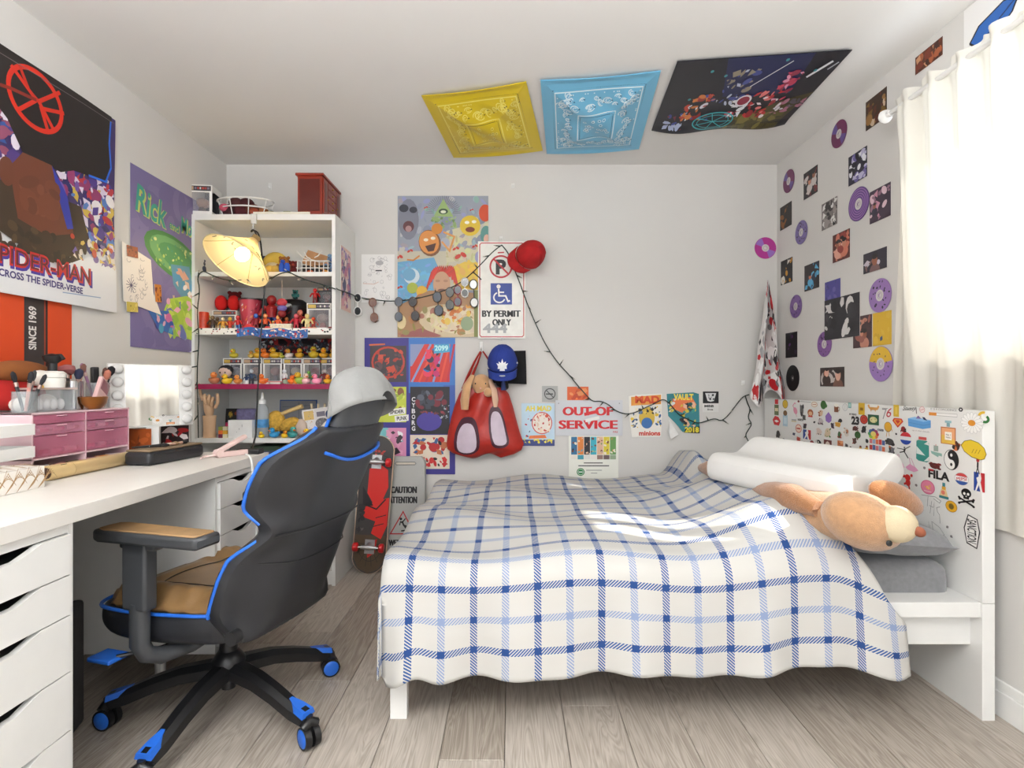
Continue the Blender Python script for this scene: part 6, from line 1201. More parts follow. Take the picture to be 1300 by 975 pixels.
stick(1234,674.5,21,41,S(lambda c: (c.poly([(26,0),(84,8),(100,46),(82,100),(18,92),(0,46)],K), c.poly([(30,4),(80,11),(93,46),(78,96),(22,88),(7,46)],Wt), c.text('SANCTION',8,30,92,68,K,.04,rot=-90) if False else c.text('SANCTION',14,22,86,78,K,.02,rot=90))))
stick(1182.6,645.5,26,32,S(lambda c: (c.line([(0,6),(30,4),(70,0),(96,10),(90,20),(60,8)],1.6,(90,88,90)), c.line([(34,6),(30,46)],1.6,(90,88,90)), c.line([(52,20),(44,70)],1.4,(90,88,90)), c.line([(40,40),(60,44),(66,16),(62,76)],1.4,(90,88,90)), c.line([(92,34),(76,40),(80,56),(90,66),(92,98)],1.6,(90,88,90))))); stick(1189,673,20,20,S(lambda c: (c.line([(20,4),(70,26),(98,60),(92,96),(50,90),(30,60),(20,4)],2,(110,108,110)), c.line([(0,10),(4,60)],1.6,(150,148,150)), c.line([(10,30),(12,76)],1.6,(150,148,150)))))
stick(1141,626.5,18,13,S(lambda c: (c.line([(3,3),(97,20),(97,97),(3,80)],5,(150,50,50),True), c.line([(24,44),(76,56)],4,(110,90,90))))); stick(1136.5,602.8,9,11,speck([(70,90,40),(150,170,70),(40,50,30)],9,4,(90,110,50)))
for x_, y_ in ((1163.5,616),(1203,669),(1208,681),(1200,690),(1174,594)): stick(x_,y_,4,4,speck([(110,80,80),(130,126,126)],3,int(x_)))
# ---------------------------------------------------------------- hanging patterned bandana in the corner
cvx = Cv(100,100); cvx.rect(0,0,100,100,(206,202,200)); cvx.scat(0,0,100,100,[(180,30,36),(40,34,38),(226,224,222),(150,150,152),(190,40,44),(236,234,232),(120,118,120)],260,3,9,6)
def hb(x, y):
    v = .5-y; wdt = .012+.215*v**1.05; zz = -.70*v-(.05*sm(.75,1,v)*math.sin((x+.5)*9)); return (wdt*x*1.0+.012*(v-.5), .35+zz, .035*math.sin((x+.5)*11)*sm(0,.3,v)+.02+.012*math.sin(v*14+x*5)*v)
sheet('patterned_bandana', 'red white and black patterned bandana hanging in the corner', 'bandana', 'back', (1.52, 3.30, 1.365), 1., 1., cvx, warp=hb, t=.002, c=(206,202,200))
# ---------------------------------------------------------------- string of lights
def wallp(px, py, Y=YB-.012): x, z = bw(px, py, Y); return V((x, Y, z))
sl_ = thing('string_lights', 'dark green string lights looped across shelves and back wall', 'string lights', wallp(640, 312))
o0 = V(sl_.location); GRN = mat('dark_green_cable', (30,44,36), .5)
seq = [[wallp(x, y, 3.008) for x, y in ((252,556),(251,510),(250,470),(253,430),(250,395),(254,368),(250,352),(257,343),(268,349),(284,355),(300,357),(320,352))], [wallp(x, y, 3.008) for x, y in ((330,356),(345,353),(356,347),(366,345),(376,350),(390,356),(405,360),(420,365),(426,367))],
       [wallp(427,366,3.006), V((BX1+.008,3.05,wallp(432,368,3.05).z)), V((BX1+.008,3.25,wallp(441,372,3.25).z)), wallp(453,377,3.38)]+[wallp(x, y) for x, y in ((470,380),(500,383),(530,379),(556,372),(580,362),(596,350),(612,334),(626,319),(637,311))],
       [wallp(x, y, YB-.018) for x, y in ((637,311),(646,322),(653,342),(661,362),(668,382),(676,402),(686,424),(693,438),(702,452),(712,465),(722,475),(733,489),(742,499),(752,510),(762,509),(772,513),(782,522),(795,526),(806,524),(818,518),(832,512),(842,506),(850,512),(862,527),(875,533),(886,538),(898,534),(908,531),(916,535),(926,526),(936,512),(944,503),(951,501))],
       [wallp(x, y, YB-.014) for x, y in ((946,502),(949,512),(953,520),(949,530),(955,538),(950,546),(946,552),(950,560))], [wallp(x, y, YB-.016) for x, y in ((600,345),(606,350),(611,355))]]
R = random.Random(7)
for k, P in enumerate(seq):
    P = smooth_pts(P, 2, False); MB().tube([p-o0 for p in P], .0032, 6).build('cable', GRN, sl_)
    L_ = 0.
    for a, b in zip(P, P[1:]):
        L_ += (V(b)-V(a)).length
        if L_ > .085:
            L_ = 0.; d = V((R.uniform(-1,1), -.35, R.uniform(-.9,.5))).normalized(); q_ = V(b)-o0
            bb = MB().cyl(q_, q_+d*.028, .0038, .0030, 6).build('bulb_socket', GRN, sl_); MB().tube([q_+d*.028, q_+d*.036, q_+d*.044], [.0028,.003,.0008], 6).build('bulb', clear('tiny_bulb', (230,226,210), .5), bb)
# ---------------------------------------------------------------- sunglasses hung on the cable
def shades(label, px, py0, py1, frame, lens, Y=YB-.030, tilt=0., r=.026, sq=1.):
    c0, c1 = wallp(px, py0, Y), wallp(px+tilt, py1, Y); m_ = (c0+c1)/2; t = thing('sunglasses', label, 'sunglasses', m_)
    for p in (c0-m_, c1-m_):
        ring = [p+V((r*.82*math.cos(a), 0, r*sq*math.sin(a))) for a in [2*PI*i/20 for i in range(20)]]
        MB().tube(ring, .0032, 6, True).build('rim', cmat(frame, .35), t); MB().lathe([(0,-.001),(r*.82,-.001),(r*.82,.001),(0,.001)], 18, Matrix.Translation(p) @ Matrix.Rotation(PI/2, 4, 'X') @ Matrix.Diagonal((1, sq*1.2, 1, 1))).build('lens', cmat(lens, .08), t)
    a, b = c0-m_, c1-m_; d = (b-a).normalized(); MB().cyl(a+d*r*sq, b-d*r*sq, .003, n=6).build('bridge', cmat(frame, .35), t)
    for p, s in ((a, -1), (b, 1)): MB().tube([p+d*s*r*sq, p+d*s*(r*sq+.004)+V((0,.012,0)), p+V((.02,.020,0))+d*s*r*.6], .0024, 6).build('temple', cmat(frame, .35), t)
shades('white framed round sunglasses beside the bookcase edge', 454, 378, 395, (238,236,234), (44,46,48))
shades('brown tortoiseshell sunglasses below the doodle sheet', 473, 384, 403, (120,66,40), (110,60,40), tilt=2)
shades('grey lensed sunglasses at the edge of the collage poster', 506, 383, 402, (90,90,94), (96,104,116)); shades('dark gradient sunglasses over the painted plate', 524, 383, 401, (60,40,36), (44,40,46), tilt=3, r=.028)
shades('black wraparound sunglasses in the middle of the cable', 555, 377, 394, (24,24,26), (50,60,76), tilt=2, r=.03); shades('silver bridged black sunglasses beside the wraparound pair', 571, 371, 387, (60,62,62), (40,44,36), r=.028)
shades('small red rimmed sunglasses behind the white pair', 581, 368, 383, (150,40,60), (40,44,60), Y=YB-.02); shades('white framed black lens sunglasses nearest the parking sign', 590, 358, 372, (236,234,230), (40,42,44), r=.025)
shades('cow patterned sunglasses partly behind the parking sign', 601, 361, 384, (30,30,32), (220,220,218), r=.028, tilt=1)
# ---------------------------------------------------------------- hooks and caps
def hook(label, px, py, Y=YB-.001, h=.06):
    p = wallp(px, py, Y); t = thing('adhesive_hook', label, 'hook', p); MB().box(-.011, .011, -.005, 0, -h/2, h/2).build('plate', TRIM, t, bevel=.002); MB().tube([(0,-.005,-h*.1),(0,-.018,-h*.35),(0,-.022,-h*.2),(0,-.022,-h*.05)], .004, 8).build('prong', TRIM, t)
hook('white adhesive hook holding the red bag', 611, 440); hook('white adhesive hook above the blue cap', 637, 428, h=.04); hook('bare white hook high on the back wall', 651, 236, h=.03); hook('white hook above the string light end', 943, 486, h=.03); hook('small white hook high beside the bookcase', 343, 237, h=.045); hook('white hook above the parking sign', 636, 303, h=.03)
def cap(label, px, py, Y, mt, rx, rz_, scale=1.):
    p = wallp(px, py, Y); t = thing('baseball_cap', label, 'cap', p, rot=(rx, 0, rz_), scale=scale)
    def dm(u, v): a = 2*PI*u; ph = PI/2*v; r = .092*math.cos(ph)**.8; return (r*math.cos(a)*.98, r*math.sin(a)*1.08, .125*math.sin(ph))
    MB().grid(32, 12, dm).build('crown', mt, t, angle=180, solid=.003)
    def br(u, v): t_ = -1.15+2.3*u; return (.093*math.sin(t_)*(1-.06*v), -.1*math.cos(t_)-.064*v*math.cos(t_*.95), -.003-.014*v-.03*math.sin(t_)**2*v)
    b = MB().grid(18, 6, br).build('brim', mt, t, angle=180, solid=.004); MB().ell((0,0,.126), (.008,.008,.004), 10, 6).build('button', mt, t)
    for k in range(3): MB().tube([V(dm(k/6, v/10))*1.006 for v in range(11)], .0012, 5).tube([V(dm(k/6+.5, v/10))*1.006 for v in range(11)], .0012, 5).build('seam', mt, t)
    return t, dm, br
BC = mat('royal_blue_cotton', (34,56,140), .85, bump=.1, bscale=200)
tcap, dm, br = cap('royal blue cap with white leaf emblem hanging on the wall', 638, 463, YB-.115, BC, math.radians(32), 0, .98)
leaf = [(0,50),(-6,22),(-20,34),(-18,22),(-34,24),(-24,8),(-38,2),(-26,-6),(-32,-22),(-12,-18),(-14,-32),(-30,-36),(30,-36),(14,-32),(12,-18),(32,-22),(26,-6),(38,2),(24,8),(34,24),(18,22),(20,34),(6,22)]
lf = [(0,44),(-8,20),(-22,28),(-20,14),(-36,16),(-26,0),(-28,-18),(-14,-16),(-16,-30),(16,-30),(14,-16),(28,-18),(26,0),(36,16),(20,14),(22,28),(8,20)]
def emb(pts, s, cx, cz, lift): 
    out = []
    for x, y in pts:
        xx, zz = cx+x*s, cz+y*s; ph = math.asin(max(0, min(1, zz/.125))); r = .092*math.cos(ph)**.8; a = -PI/2+xx/max(r, .03); out.append((r*math.cos(a)*.98*lift, r*math.sin(a)*1.08*lift, zz))
    return out
lv = emb(lf, .00095, 0, .045, 1.05); MB().add(lv+[(0, lv[8][1]*1.0, .045)], [(i, (i+1) % len(lf), len(lf)) for i in range(len(lf))]).build('leaf_emblem', cmat((240,240,242), .6), tcap, smooth=False)
MB().lathe([(0,0),(.018,0),(.018,.001),(0,.001)], 18, RM(-12, 0, 0, (0,-.128,-.002)), 1., .7).build('brim_sticker', cmat((206,208,210), .3), tcap); MB().ell((.088,-.03,.03), (.004,.006,.006), 8, 6).build('side_logo', cmat((240,240,240), .6), tcap)
cap('red cap hooked beside the top of the parking sign', 672, 325, YB-.085, mat('red_cap_felt', (176,24,28), .9, var=.15, bump=.2, bscale=150), math.radians(62), 0, .92)[0].rotation_euler = (math.radians(62), math.radians(62), 0)
gm = thing('mortarboard', 'black graduation cap with blue tassel behind the blue cap', 'graduation cap', wallp(644, 467, YB-.03)); MB().prism([(-.118,-.09),(.118,-.10),(.112,.105),(-.10,.10)], -.003, .003, ROT['back'].to_4x4()).build('board', mat('black_felt', (20,20,22), .9), gm, smooth=False)
MB().tube([(-.05,-.03,-.02),(-.03,-.05,-.09),(0,-.06,-.125)], [.075,.06,.02], 14, flat=.6).build('skull_cap', mat('black_felt', (20,20,22), .9), gm)
MB().tube([(-.02,-.10,.0),(-.022,-.105,-.08)], .004, 6).tube([(-.022,-.105,-.075),(-.022,-.108,-.09),(-.022,-.108,-.135)], [.006,.011,.016], 10).build('tassel', mat('blue_tassel', (50,66,120), .8), gm)
# ---------------------------------------------------------------- red shopping bag and the plush rabbit
BAG = mat('red_nylon', (176,44,34), .38, var=.16, scale=14, bump=.25, bscale=26)
bg = thing('shopping_bag', 'red nylon bag with two pale patches hanging from a hook', 'bag', wallp(614, 520, YB-.06))
bo2 = V(bg.location); rows = [(492,588,640),(500,583,646),(515,577,651),(530,573,655),(548,569,660),(562,567,665),(570,568,662),(575,574,652),(579,590,636)]
def bgf(front):
    def g(u, v):
        k = v*(len(rows)-1); i = min(int(k), len(rows)-2); t = k-i; py = rows[i][0]+(rows[i+1][0]-rows[i][0])*t; l = rows[i][1]+(rows[i+1][1]-rows[i][1])*t; r = rows[i][2]+(rows[i+1][2]-rows[i][2])*t
        e = math.sin(PI*u)**.5*(math.sin(PI*min(1, v*.80+.2)))**.5; dy = e*(.075 if front else -.045)+.008*math.sin(u*15+v*5)*e+.006*math.sin(v*17-u*6)*e+.012*abs(math.sin(u*8+v*6))*e-.010*abs(math.sin(u*5-v*7+1))*e
        p = wallp(l+(r-l)*u, py+3*math.sin(u*7)*v, YB-.06); return tuple(p-bo2+V((0,-dy,0)))
    return g
MB().grid(30, 24, lambda u, v: bgf(True)(u, v)).build('front_panel', BAG, bg, angle=180); MB().grid(20, 14, lambda u, v: bgf(False)(1-u, v)).build('back_panel', BAG, bg, angle=180)
for a in ([(588,494),(594,478),(602,460),(610,446)],[(640,494),(634,480),(624,462),(613,446)],[(592,492),(599,478),(606,462),(611,447)]): MB().tube([wallp(x, y, YB-.055)-bo2 for x, y in a], [.024,.019,.013,.009], 8, flat=.5).build('handle', BAG, bg)
def patch(pts, c_, lift, nm):
    n = len(pts); cu, cv_ = sum(p[0] for p in pts)/n, sum(p[1] for p in pts)/n; vs = []; fs = []
    for k in range(5): vs += [V(bgf(True)(cu+(u-cu)*k/4, cv_+(v-cv_)*k/4))+V((0,-lift,0)) for u, v in pts]
    fs = [(k*n+i, k*n+(i+1) % n, (k+1)*n+(i+1) % n, (k+1)*n+i) for k in range(4) for i in range(n)]; MB().add(vs, [f[::-1] for f in fs]).build(nm, c_, bg, angle=180)
for cu, cv_, ru, rv in ((.27,.60,.145,.21),(.70,.50,.105,.21)):
    E = lambda s: [(cu+ru*s*math.copysign(abs(math.cos(a))**.75, math.cos(a)), cv_+rv*s*math.copysign(abs(math.sin(a))**.75, math.sin(a))) for a in [2*PI*i/24 for i in range(24)]]
    patch(E(1.18), mat('plum_print', (72,34,50), .45), .004, 'dark_patch'); patch(E(.9), mat('pale_lilac_print', (206,190,204), .45), .007, 'pale_patch')
BUN = mat('beige_rabbit_plush', (206,160,116), .95, var=.06, bump=.35, bscale=240, sheen=.4)
bn_ = thing('plush_rabbit', 'beige floppy eared plush rabbit peeking out of the red bag', 'plush toy', wallp(613, 500, YB-.09)); b0 = V(bn_.location)
def wb_(px, py, Y): return wallp(px, py, Y)-b0
MB().ell(wb_(611,488,3.30), (.058,.05,.062), 18, 12).build('head', BUN, bn_); MB().ell(wb_(620,498,3.255), (.028,.026,.028), 14, 10).build('paw', BUN, bn_); MB().tube([wb_(600,477,3.29), wb_(593,490,3.26), wb_(590,508,3.25), wb_(590,520,3.25)], [.02,.032,.034,.026], 12, flat=.6).build('ear', BUN, bn_); MB().tube([wb_(622,482,3.29), wb_(627,495,3.25), wb_(629,508,3.24), wb_(629,517,3.24)], [.014,.02,.02,.012], 12, flat=.6).build('ear', cmat((214,176,150), .9), bn_); MB().ell(wb_(610,510,3.34), (.05,.02,.06), 14, 10).build('body', BUN, bn_)
for x_ in (603.5, 616.5): MB().ell(wb_(x_,487,3.255), (.004,.004,.005), 8, 6).build('eye', BLACK, bn_)
MB().ell(wb_(610,493,3.25), (.006,.005,.005), 8, 6).build('nose', cmat((226,170,160), .8), bn_)
# ---------------------------------------------------------------- floor sign and skateboard
wsn = thing('wet_floor_sign', 'grey folding wet floor sign leaning against the wall', 'floor sign', (-.635, 3.30, 0), rot=(math.radians(-5), 0, 0)); GS = mat('grey_sign_plastic', (172,171,168), .5, var=.03)
W_, H_ = .245, .665
c = Cv(50, 134); c.heavy('CAUTION',6,36,38.5,44,K,.07); c.heavy('ATTENTION',4,48,39,56,K,.06); c.line([(22,66),(36,92),(7,92)],1.4,(176,36,40),True); c.ell(19.5,74.5,1.6,1.6,K); c.line([(21,77),(23,82),(28,84)],2,K); c.line([(23,82),(27,87)],1.6,K); c.line([(18.6,77.4),(21,79),(25,74)],1.4,K); c.line([(18,82),(19,78)],1.2,K); c.line([(20,88.6),(27,88)],1.6,K); c.heavy('WET FLOOR',5,99,39,106,K,.06); c.text('Dura',11,115,23,119,K,.03,.3); c.text('Expertos',11,119.6,31,123,(190,70,40),.02,.3); c.rect(17.5,126,25,126.4,(140,140,138)); c.rect(17.5,131,25,131.4,(140,140,138))
pn = MB()
out = [(-W_/2,.012),(W_/2,.012),(W_/2-.012,H_-.03),(W_/2-.035,H_),(-W_/2+.035,H_),(-W_/2+.012,H_-.03)]
for y0 in (-.012, .022):
    o = MB().prism(out, -.008, .008, Matrix.Translation((0,y0,0)) @ ROT['back'].to_4x4()).build('panel', GS, wsn, bevel=.004)
    if y0 < 0:
        ob = bpy.data.objects.new('handle_slot_outline', None) if False else None
        for o2 in c.emit(wsn, W_, H_, names=('symbol', 'lettering')): o2.rotation_euler = (PI/2, 0, 0); o2.location = (0, y0-.0085, H_/2)
MB().tube([(x, -.021, z) for x, z in ((-.06,H_-.05),(.05,H_-.05),(.058,H_-.042),(.05,H_-.034),(-.06,H_-.034),(-.068,H_-.042))], .003, 6, True).build('handle_rim', cmat((120,120,118), .5), wsn); MB().box(-.062, .052, -.0215, -.020, H_-.048, H_-.036).build('handle_slot', cmat((206,196,180), .5), wsn, smooth=False); MB().box(-W_/2, W_/2, -.022, .03, 0, .013).build('foot_rail', BLACK, wsn, smooth=False)
sk8 = thing('skateboard', 'red and black skateboard standing on its tail by the bookcase', 'skateboard', (X_(467, 3.22), 3.215, .0), rot=(math.radians(-6), math.radians(3.5), 0))
def dko(s): return [(.10*s*math.cos(a), .40+(.30 if math.sin(a) > 0 else -.30)+.10*s*math.sin(a)) for a in [2*PI*i/32 for i in range(32)]]
MB().prism(dko(1.), -.005, .005, ROT['back'].to_4x4()).build('deck', mat('maple_deck_edge', (206,176,150), .5), sk8, bevel=.002)
c = Cv(20, 80); c.clip = False
pl = [(10+x*97.5, 80-z*100) for x, z in dko(.975)]; c.poly(pl,(56,52,52)); c.poly([(1,58),(19,58),(19,71),(16,77),(10,79.6),(4,77),(1,71)],(78,62,44)); 
for i in range(8): a = PI*i/7; c.line([(10,63),(10+8*math.cos(a),63+13*math.sin(a))],.25,K)
for r_ in (4, 7): c.ring(10,63,r_,r_*1.4,.25,K,0,16,0,180)
c.poly([(6,20),(11,16),(17,20),(18,30),(15,38),(10,40),(6,34)],(206,34,26)); c.poly([(4,42),(12,38),(19,36),(19,52),(16,60),(10,57),(12,50),(5,48)],(206,34,26)); c.poly([(8,62),(14,60),(13,68),(9,71)],(200,36,30)); c.poly([(3,30),(7,36),(10,41),(4,42)],K); c.line([(6,41),(12,43),(17,37)],.8,K); c.line([(12,48),(18,46)],.5,K); c.line([(11,53),(17,51)],.5,K); c.scat(1,40,6,58,[(40,38,40),(90,86,84),(30,28,30)],12,1,3,3); c.scat(8,8,15,12,[(190,60,50),(170,50,44)],8,.8,2,5); c.line([(1,14),(10,10),(19,14)],.3,K); c.line([(10,2),(10,10)],.3,K)
for o2 in c.emit(sk8, .2, .8, names=('deck_graphic', 'lettering')): o2.rotation_euler = (PI/2, 0, 0); o2.location = (0, -.0055, .40)
MTL = mat('brushed_truck_metal', (190,190,192), .35, .9)
for z in (.155, .645):
    tk = MB().box(-.028, .028, -.013, -.0055, z-.04, z+.04).tube([(-.045,-.038,z),(0,-.034,z),(.045,-.038,z)], [.010,.015,.010], 10).cyl((0,-.012,z+.01), (0,-.04,z), .018, .012, 12).cyl((-.075,-.04,z), (.075,-.04,z), .004, n=8).build('truck', MTL, sk8)
    for s in (-1, 1): MB().lathe([(0,-.015),(.020,-.015),(.026,-.009),(.026,.009),(.020,.015),(0,.015)], 18, Matrix.Translation((.075*s,-.04,z)) @ Matrix.Rotation(PI/2, 4, 'Y')).build('wheel', cmat((200,30,34), .4), tk)
# ---------------------------------------------------------------- things on the desk
PK, PKD = clear('pink_acrylic', (226,150,176), .42), clear('rose_acrylic', (222,132,160), .45)
OY0, OY1, OX = 1.79, 2.245, -1.55
org = thing('drawer_organiser', 'pink see-through organiser with two columns of small drawers', 'organiser', (OX, (OY0+OY1)/2, DZ)); PKS = mat('pale_pink_plastic', (232,200,206), .35)
hw = (OY1-OY0)/2; b = MB()
for y_ in (-hw, -.003, hw-.006): b.box(-.19, 0, y_, y_+.006, 0, .205)
for z_ in (0, .05, .199): b.box(-.19, 0, -hw, hw, z_, z_+.006)
b.box(-.19, -.186, -hw, hw, 0, .205).build('shell', PKS, org, smooth=False, bevel=.001)
R = random.Random(5)
for y0, y1 in ((-hw+.008, -.005), (.005, hw-.008)):
    for z0, z1, cc in ((.058,.128,PKD),(.131,.165,PK),(.168,.197,PKD)):
        d = MB().box(-.004, .001, y0, y1, z0, z1).build('drawer', cc, org, smooth=False); MB().box(-.17, -.006, y0, y1, z0, z0+.002).build('drawer_floor', PK, d, smooth=False); MB().box(.001, .006, (y0+y1)/2-.02, (y0+y1)/2+.02, z1-.006, z1-.003).build('drawer_lip', PKS, d, smooth=False)
cl_ = [(60,56,60),(190,60,90),(226,160,170),(206,196,200),(150,110,90),(214,90,130),(230,226,226),(90,80,84)]
nm_ = ['charcoal','raspberry','blush','silver','tan','pink','white','slate']
for i in range(16):
    y_ = -hw+.03+(i % 8)*.052; up = i//8; L2 = R.uniform(.05,.085); zz = (.062 if up == 0 else .136)+.0095; r_ = R.uniform(.007,.009)
    if up == 1: r_ = .008
    t = thing('makeup_tube', nm_[i % 8]+(' makeup tube in a deep' if up == 0 else ' makeup tube in a middle')+' organiser drawer', 'makeup', (OX-.03, (OY0+OY1)/2+y_, DZ+zz), rot=(0, 0, R.uniform(-.3,.3))); MB().cyl((0,-.02,0), (0,.012,0), r_, n=10).build('tube', cmat(cl_[i % 8], .35), t); MB().cyl((0,.012,0), (0,.024,0), r_*.85, n=10).build('lid', cmat(cl_[(i+3) % 8], .35), t)
for i, (y_, c_) in enumerate(((-.16,(230,226,226)),(-.10,(196,130,120)),(-.04,(90,84,60)),(.04,(150,110,120)),(.10,(206,140,60)),(.16,(214,206,206)))): 
    t = thing('makeup_tube', ['white','rose','olive','mauve','amber','pearl'][i]+' makeup tube in the open tray below the organiser drawers', 'makeup', (OX-.015, (OY0+OY1)/2+y_, DZ+.018), rot=(0,0,.5-.2*i)); MB().cyl((0,-.03,0), (0,.02,0), .011, n=12).build('tube', cmat(c_, .35), t); MB().cyl((0,.02,0), (0,.036,0), .009, n=12).build('lid', cmat(cl_[i], .35), t)
OT = DZ+.2055
def desk(px, py, z=DZ): Y = F*(EYE-z)/(py-487.5); return ((px-650)*Y/F, Y, z)
def onorg(y, x=-.07): return (OX+x, y, OT)
ab = thing('acrylic_box', 'clear lidded acrylic box on the pink organiser', 'box', onorg(1.92)); MB().box(-.05, .05, -.075, .075, 0, .004).box(.047, .05, -.075, .075, .004, .075).box(-.05, -.047, -.075, .075, .004, .075).box(-.047, .047, -.075, -.072, .004, .075).box(-.047, .047, .072, .075, .004, .075).build('tub', ACRYL, ab, smooth=False, bevel=.001); MB().box(-.054, .054, -.08, .08, .075, .082).build('lid', clear('pink_lid', (230,206,200), .6), ab, smooth=False, bevel=.001)
for i in range(4): tag(MB().ell((0,0,.02), (.012,.012,.02), 12, 8).build('cotton_bud', cmat((240,238,236), .8)), ['first','second','third','fourth'][i]+' white puff inside the clear acrylic box counting towards the bookcase', 'puff').location = V(onorg(1.875+.03*i))+V((.02,0,.0042))
jr = thing('jar', 'white ribbed jar with black pump on the clear acrylic box', 'jar', V(onorg(1.955))+V((0,0,.082))); MB().lathe([(0,0),(.036,0),(.038,.03),(.036,.034),(.04,.036),(.04,.05),(.03,.058),(0,.058)], 22).build('jar_body', cmat((226,224,218), .4), jr); MB().lathe([(0,.058),(.014,.058),(.014,.085),(.026,.095),(.03,.11),(.012,.118),(0,.12)], 18).tube([(0,0,.112),(.03,.0,.113),(.04,0,.10)], .006, 8).build('pump', BLACK, jr)
def brushcup(label, y, x, r, h, mt, items, z=OT):
    t = thing('brush_cup', label, 'cup', (OX+x, y, z)); MB().lathe([(0,0),(r,0),(r,h),(r-.002,h),(r-.002,.004),(0,.004)], 22).build('cup', mt, t)
    for i, (dx, dy, L3, hc, tc2, hr_, lab) in enumerate(items):
        a = V((dx*.4, dy*.4, .006)); bq = V((dx*2.2, dy*2.2, L3)); bb = thing('makeup_brush', lab, 'makeup brush', V((OX+x, y, z))); MB().cyl(a, bq, .004, .0055, 8).build('handle', cmat(hc, .35), bb); d_ = (bq-a).normalized(); MB().cyl(bq, bq+d_*.014, .006, .007, 10).build('ferrule', cmat((196,170,160), .3, metal=.8), bb); MB().tube([bq+d_*.014, bq+d_*.028, bq+d_*.045, bq+d_*.052], [hr_*.55, hr_, hr_*.9, hr_*.3], 12).build('bristles', cmat(tc2, .9), bb)
brushcup('steel cup of makeup brushes on the pink organiser', 2.055, -.08, .034, .105, mat('polished_steel', (190,190,194), .15, 1.), [(-.012,.006,.115,(60,56,60),(160,96,96),.028,'large dusky pink powder brush in the steel cup'),(.012,-.004,.10,(30,40,80),(40,44,70),.014,'navy tipped brush in the steel cup'),(.004,.014,.12,(190,150,130),(120,80,70),.01,'slim brown brush in the steel cup')])
brushcup('clear cup of pens on the near edge of the organiser', 1.815, -.045, .034, .07, ACRYL, [(-.012,0,.085,(40,40,44),(30,30,34),.008,'black brush nearest the wall in the clear cup'),(.0,.012,.09,(110,106,110),(60,60,62),.007,'grey brush in the middle of the clear cup'),(.012,-.006,.085,(206,150,140),(40,40,44),.008,'pink handled brush in the clear cup'),(.012,.01,.078,(30,30,32),(50,50,54),.007,'short black brush in the clear cup')])
brushcup('tall clear cup of brushes at the far end of the organiser', 2.19, -.085, .04, .10, ACRYL, [(-.014,-.01,.125,(150,110,140),(150,110,140),.009,'lilac brush in the tall clear cup'),(.01,.012,.115,(40,40,44),(30,28,30),.014,'black fan brush in the tall clear cup'),(.016,-.004,.10,(196,150,130),(190,120,100),.012,'copper brush in the tall clear cup'),(-.002,.016,.11,(60,60,64),(90,60,50),.009,'dark brown brush in the tall clear cup')])
pt = thing('palette_case', 'pink eyeshadow palette leaning on the tall clear cup', 'palette', (OX-.045, 2.135, OT+.022), rot=(math.radians(-32), 0, .2)); MB().box(-.008, .008, -.035, .035, 0, .10).build('case', cmat((226,186,184), .4), pt, smooth=False, bevel=.003); MB().box(.008, .0095, -.028, .028, .05, .092).build('mirror_panel', cmat((150,96,104), .3), pt, smooth=False)
wbw = thing('wooden_bowl', 'brown carved wooden bowl on the pink organiser', 'bowl', (OX-.032, 2.10, OT)); MB().lathe([(0,0),(.025,0),(.05,.022),(.056,.045),(.052,.047),(.045,.024),(0,.008)], 26, None, .55, 1.1).build('bowl', mat('brown_glazed_wood', (132,78,26), .3, var=.35, scale=16), wbw)
pu = thing('plush_toy', 'brown plush dressed in red lying across the organiser', 'plush toy', (OX-.13, 1.86, OT)); MB().ell((0,0,.06), (.045,.13,.055), 16, 10).build('body', cmat((176,30,26), .9), pu); MB().ell((0,.03,.135), (.05,.12,.04), 16, 10).build('head', cmat((132,76,34), .95), pu)
MB().ell((.045,.06,.115), (.025,.045,.028), 12, 8).build('mitten', cmat((226,220,210), .9), pu); MB().ell((.05,.08,.03), (.03,.036,.03), 12, 8).build('boot', cmat((232,228,220), .9), pu); MB().ell((.05,-.02,.026), (.03,.034,.026), 12, 8).build('boot', cmat((232,228,220), .9), pu); MB().ell((.055,.07,.085), (.008,.016,.01), 10, 6).build('buckle', cmat((222,176,40), .4), pu)
ww = thing('tiered_tray', 'white stacked tray at the near end of the organiser', 'tray', (OX+.02, 1.655, DZ))
for z_ in (0, .07, .14): MB().box(-.10, .03, -.09, .09, z_, z_+.006).box(.026, .03, -.09, .09, z_+.006, z_+.035).box(-.10, .026, .086, .09, z_+.006, z_+.035).build('tier', WHITE, ww, smooth=False, bevel=.001)
for y_ in (-.085, .085): MB().box(-.098, -.092, y_-.004, y_+.004, 0, .175).build('post', WHITE, ww, smooth=False)
# leaf patterned box
c = Cv(100,24); c.rect(0,0,100,24,(236,230,222)); R = random.Random(9)
for i in range(9):
    x0, y0 = 12*i-4, R.uniform(0,24); a = R.uniform(-1,1)
    for k in range(7): c.line([(x0,24),(x0+8+k*1.2,24-9*math.cos(a)-k*2.2),(x0+14+k*1.6,-2+k*3)],.45,(176,140,96))
lb = thing('leaf_box', 'white box with gold leaf outlines at the desk front', 'box', (-1.425, 1.475, DZ)); MB().box(-.06, .06, -.145, .145, 0, .062).build('carton', cmat((236,230,222), .5), lb, smooth=False, bevel=.002)
for o2 in c.emit(lb, .286, .060, names=('leaf_pattern', 'lettering')): M = Matrix(((0,0,1),(1,0,0),(0,1,0))).to_4x4(); M.translation = V((.0602, 0, .031)); o2.matrix_local = M
for o2 in c.emit(lb, .286, .118, names=('leaf_pattern', 'lettering')): M = Matrix(((0,-1,0),(1,0,0),(0,0,1))).to_4x4(); M.translation = V((0, 0, .0622)); o2.matrix_local = M
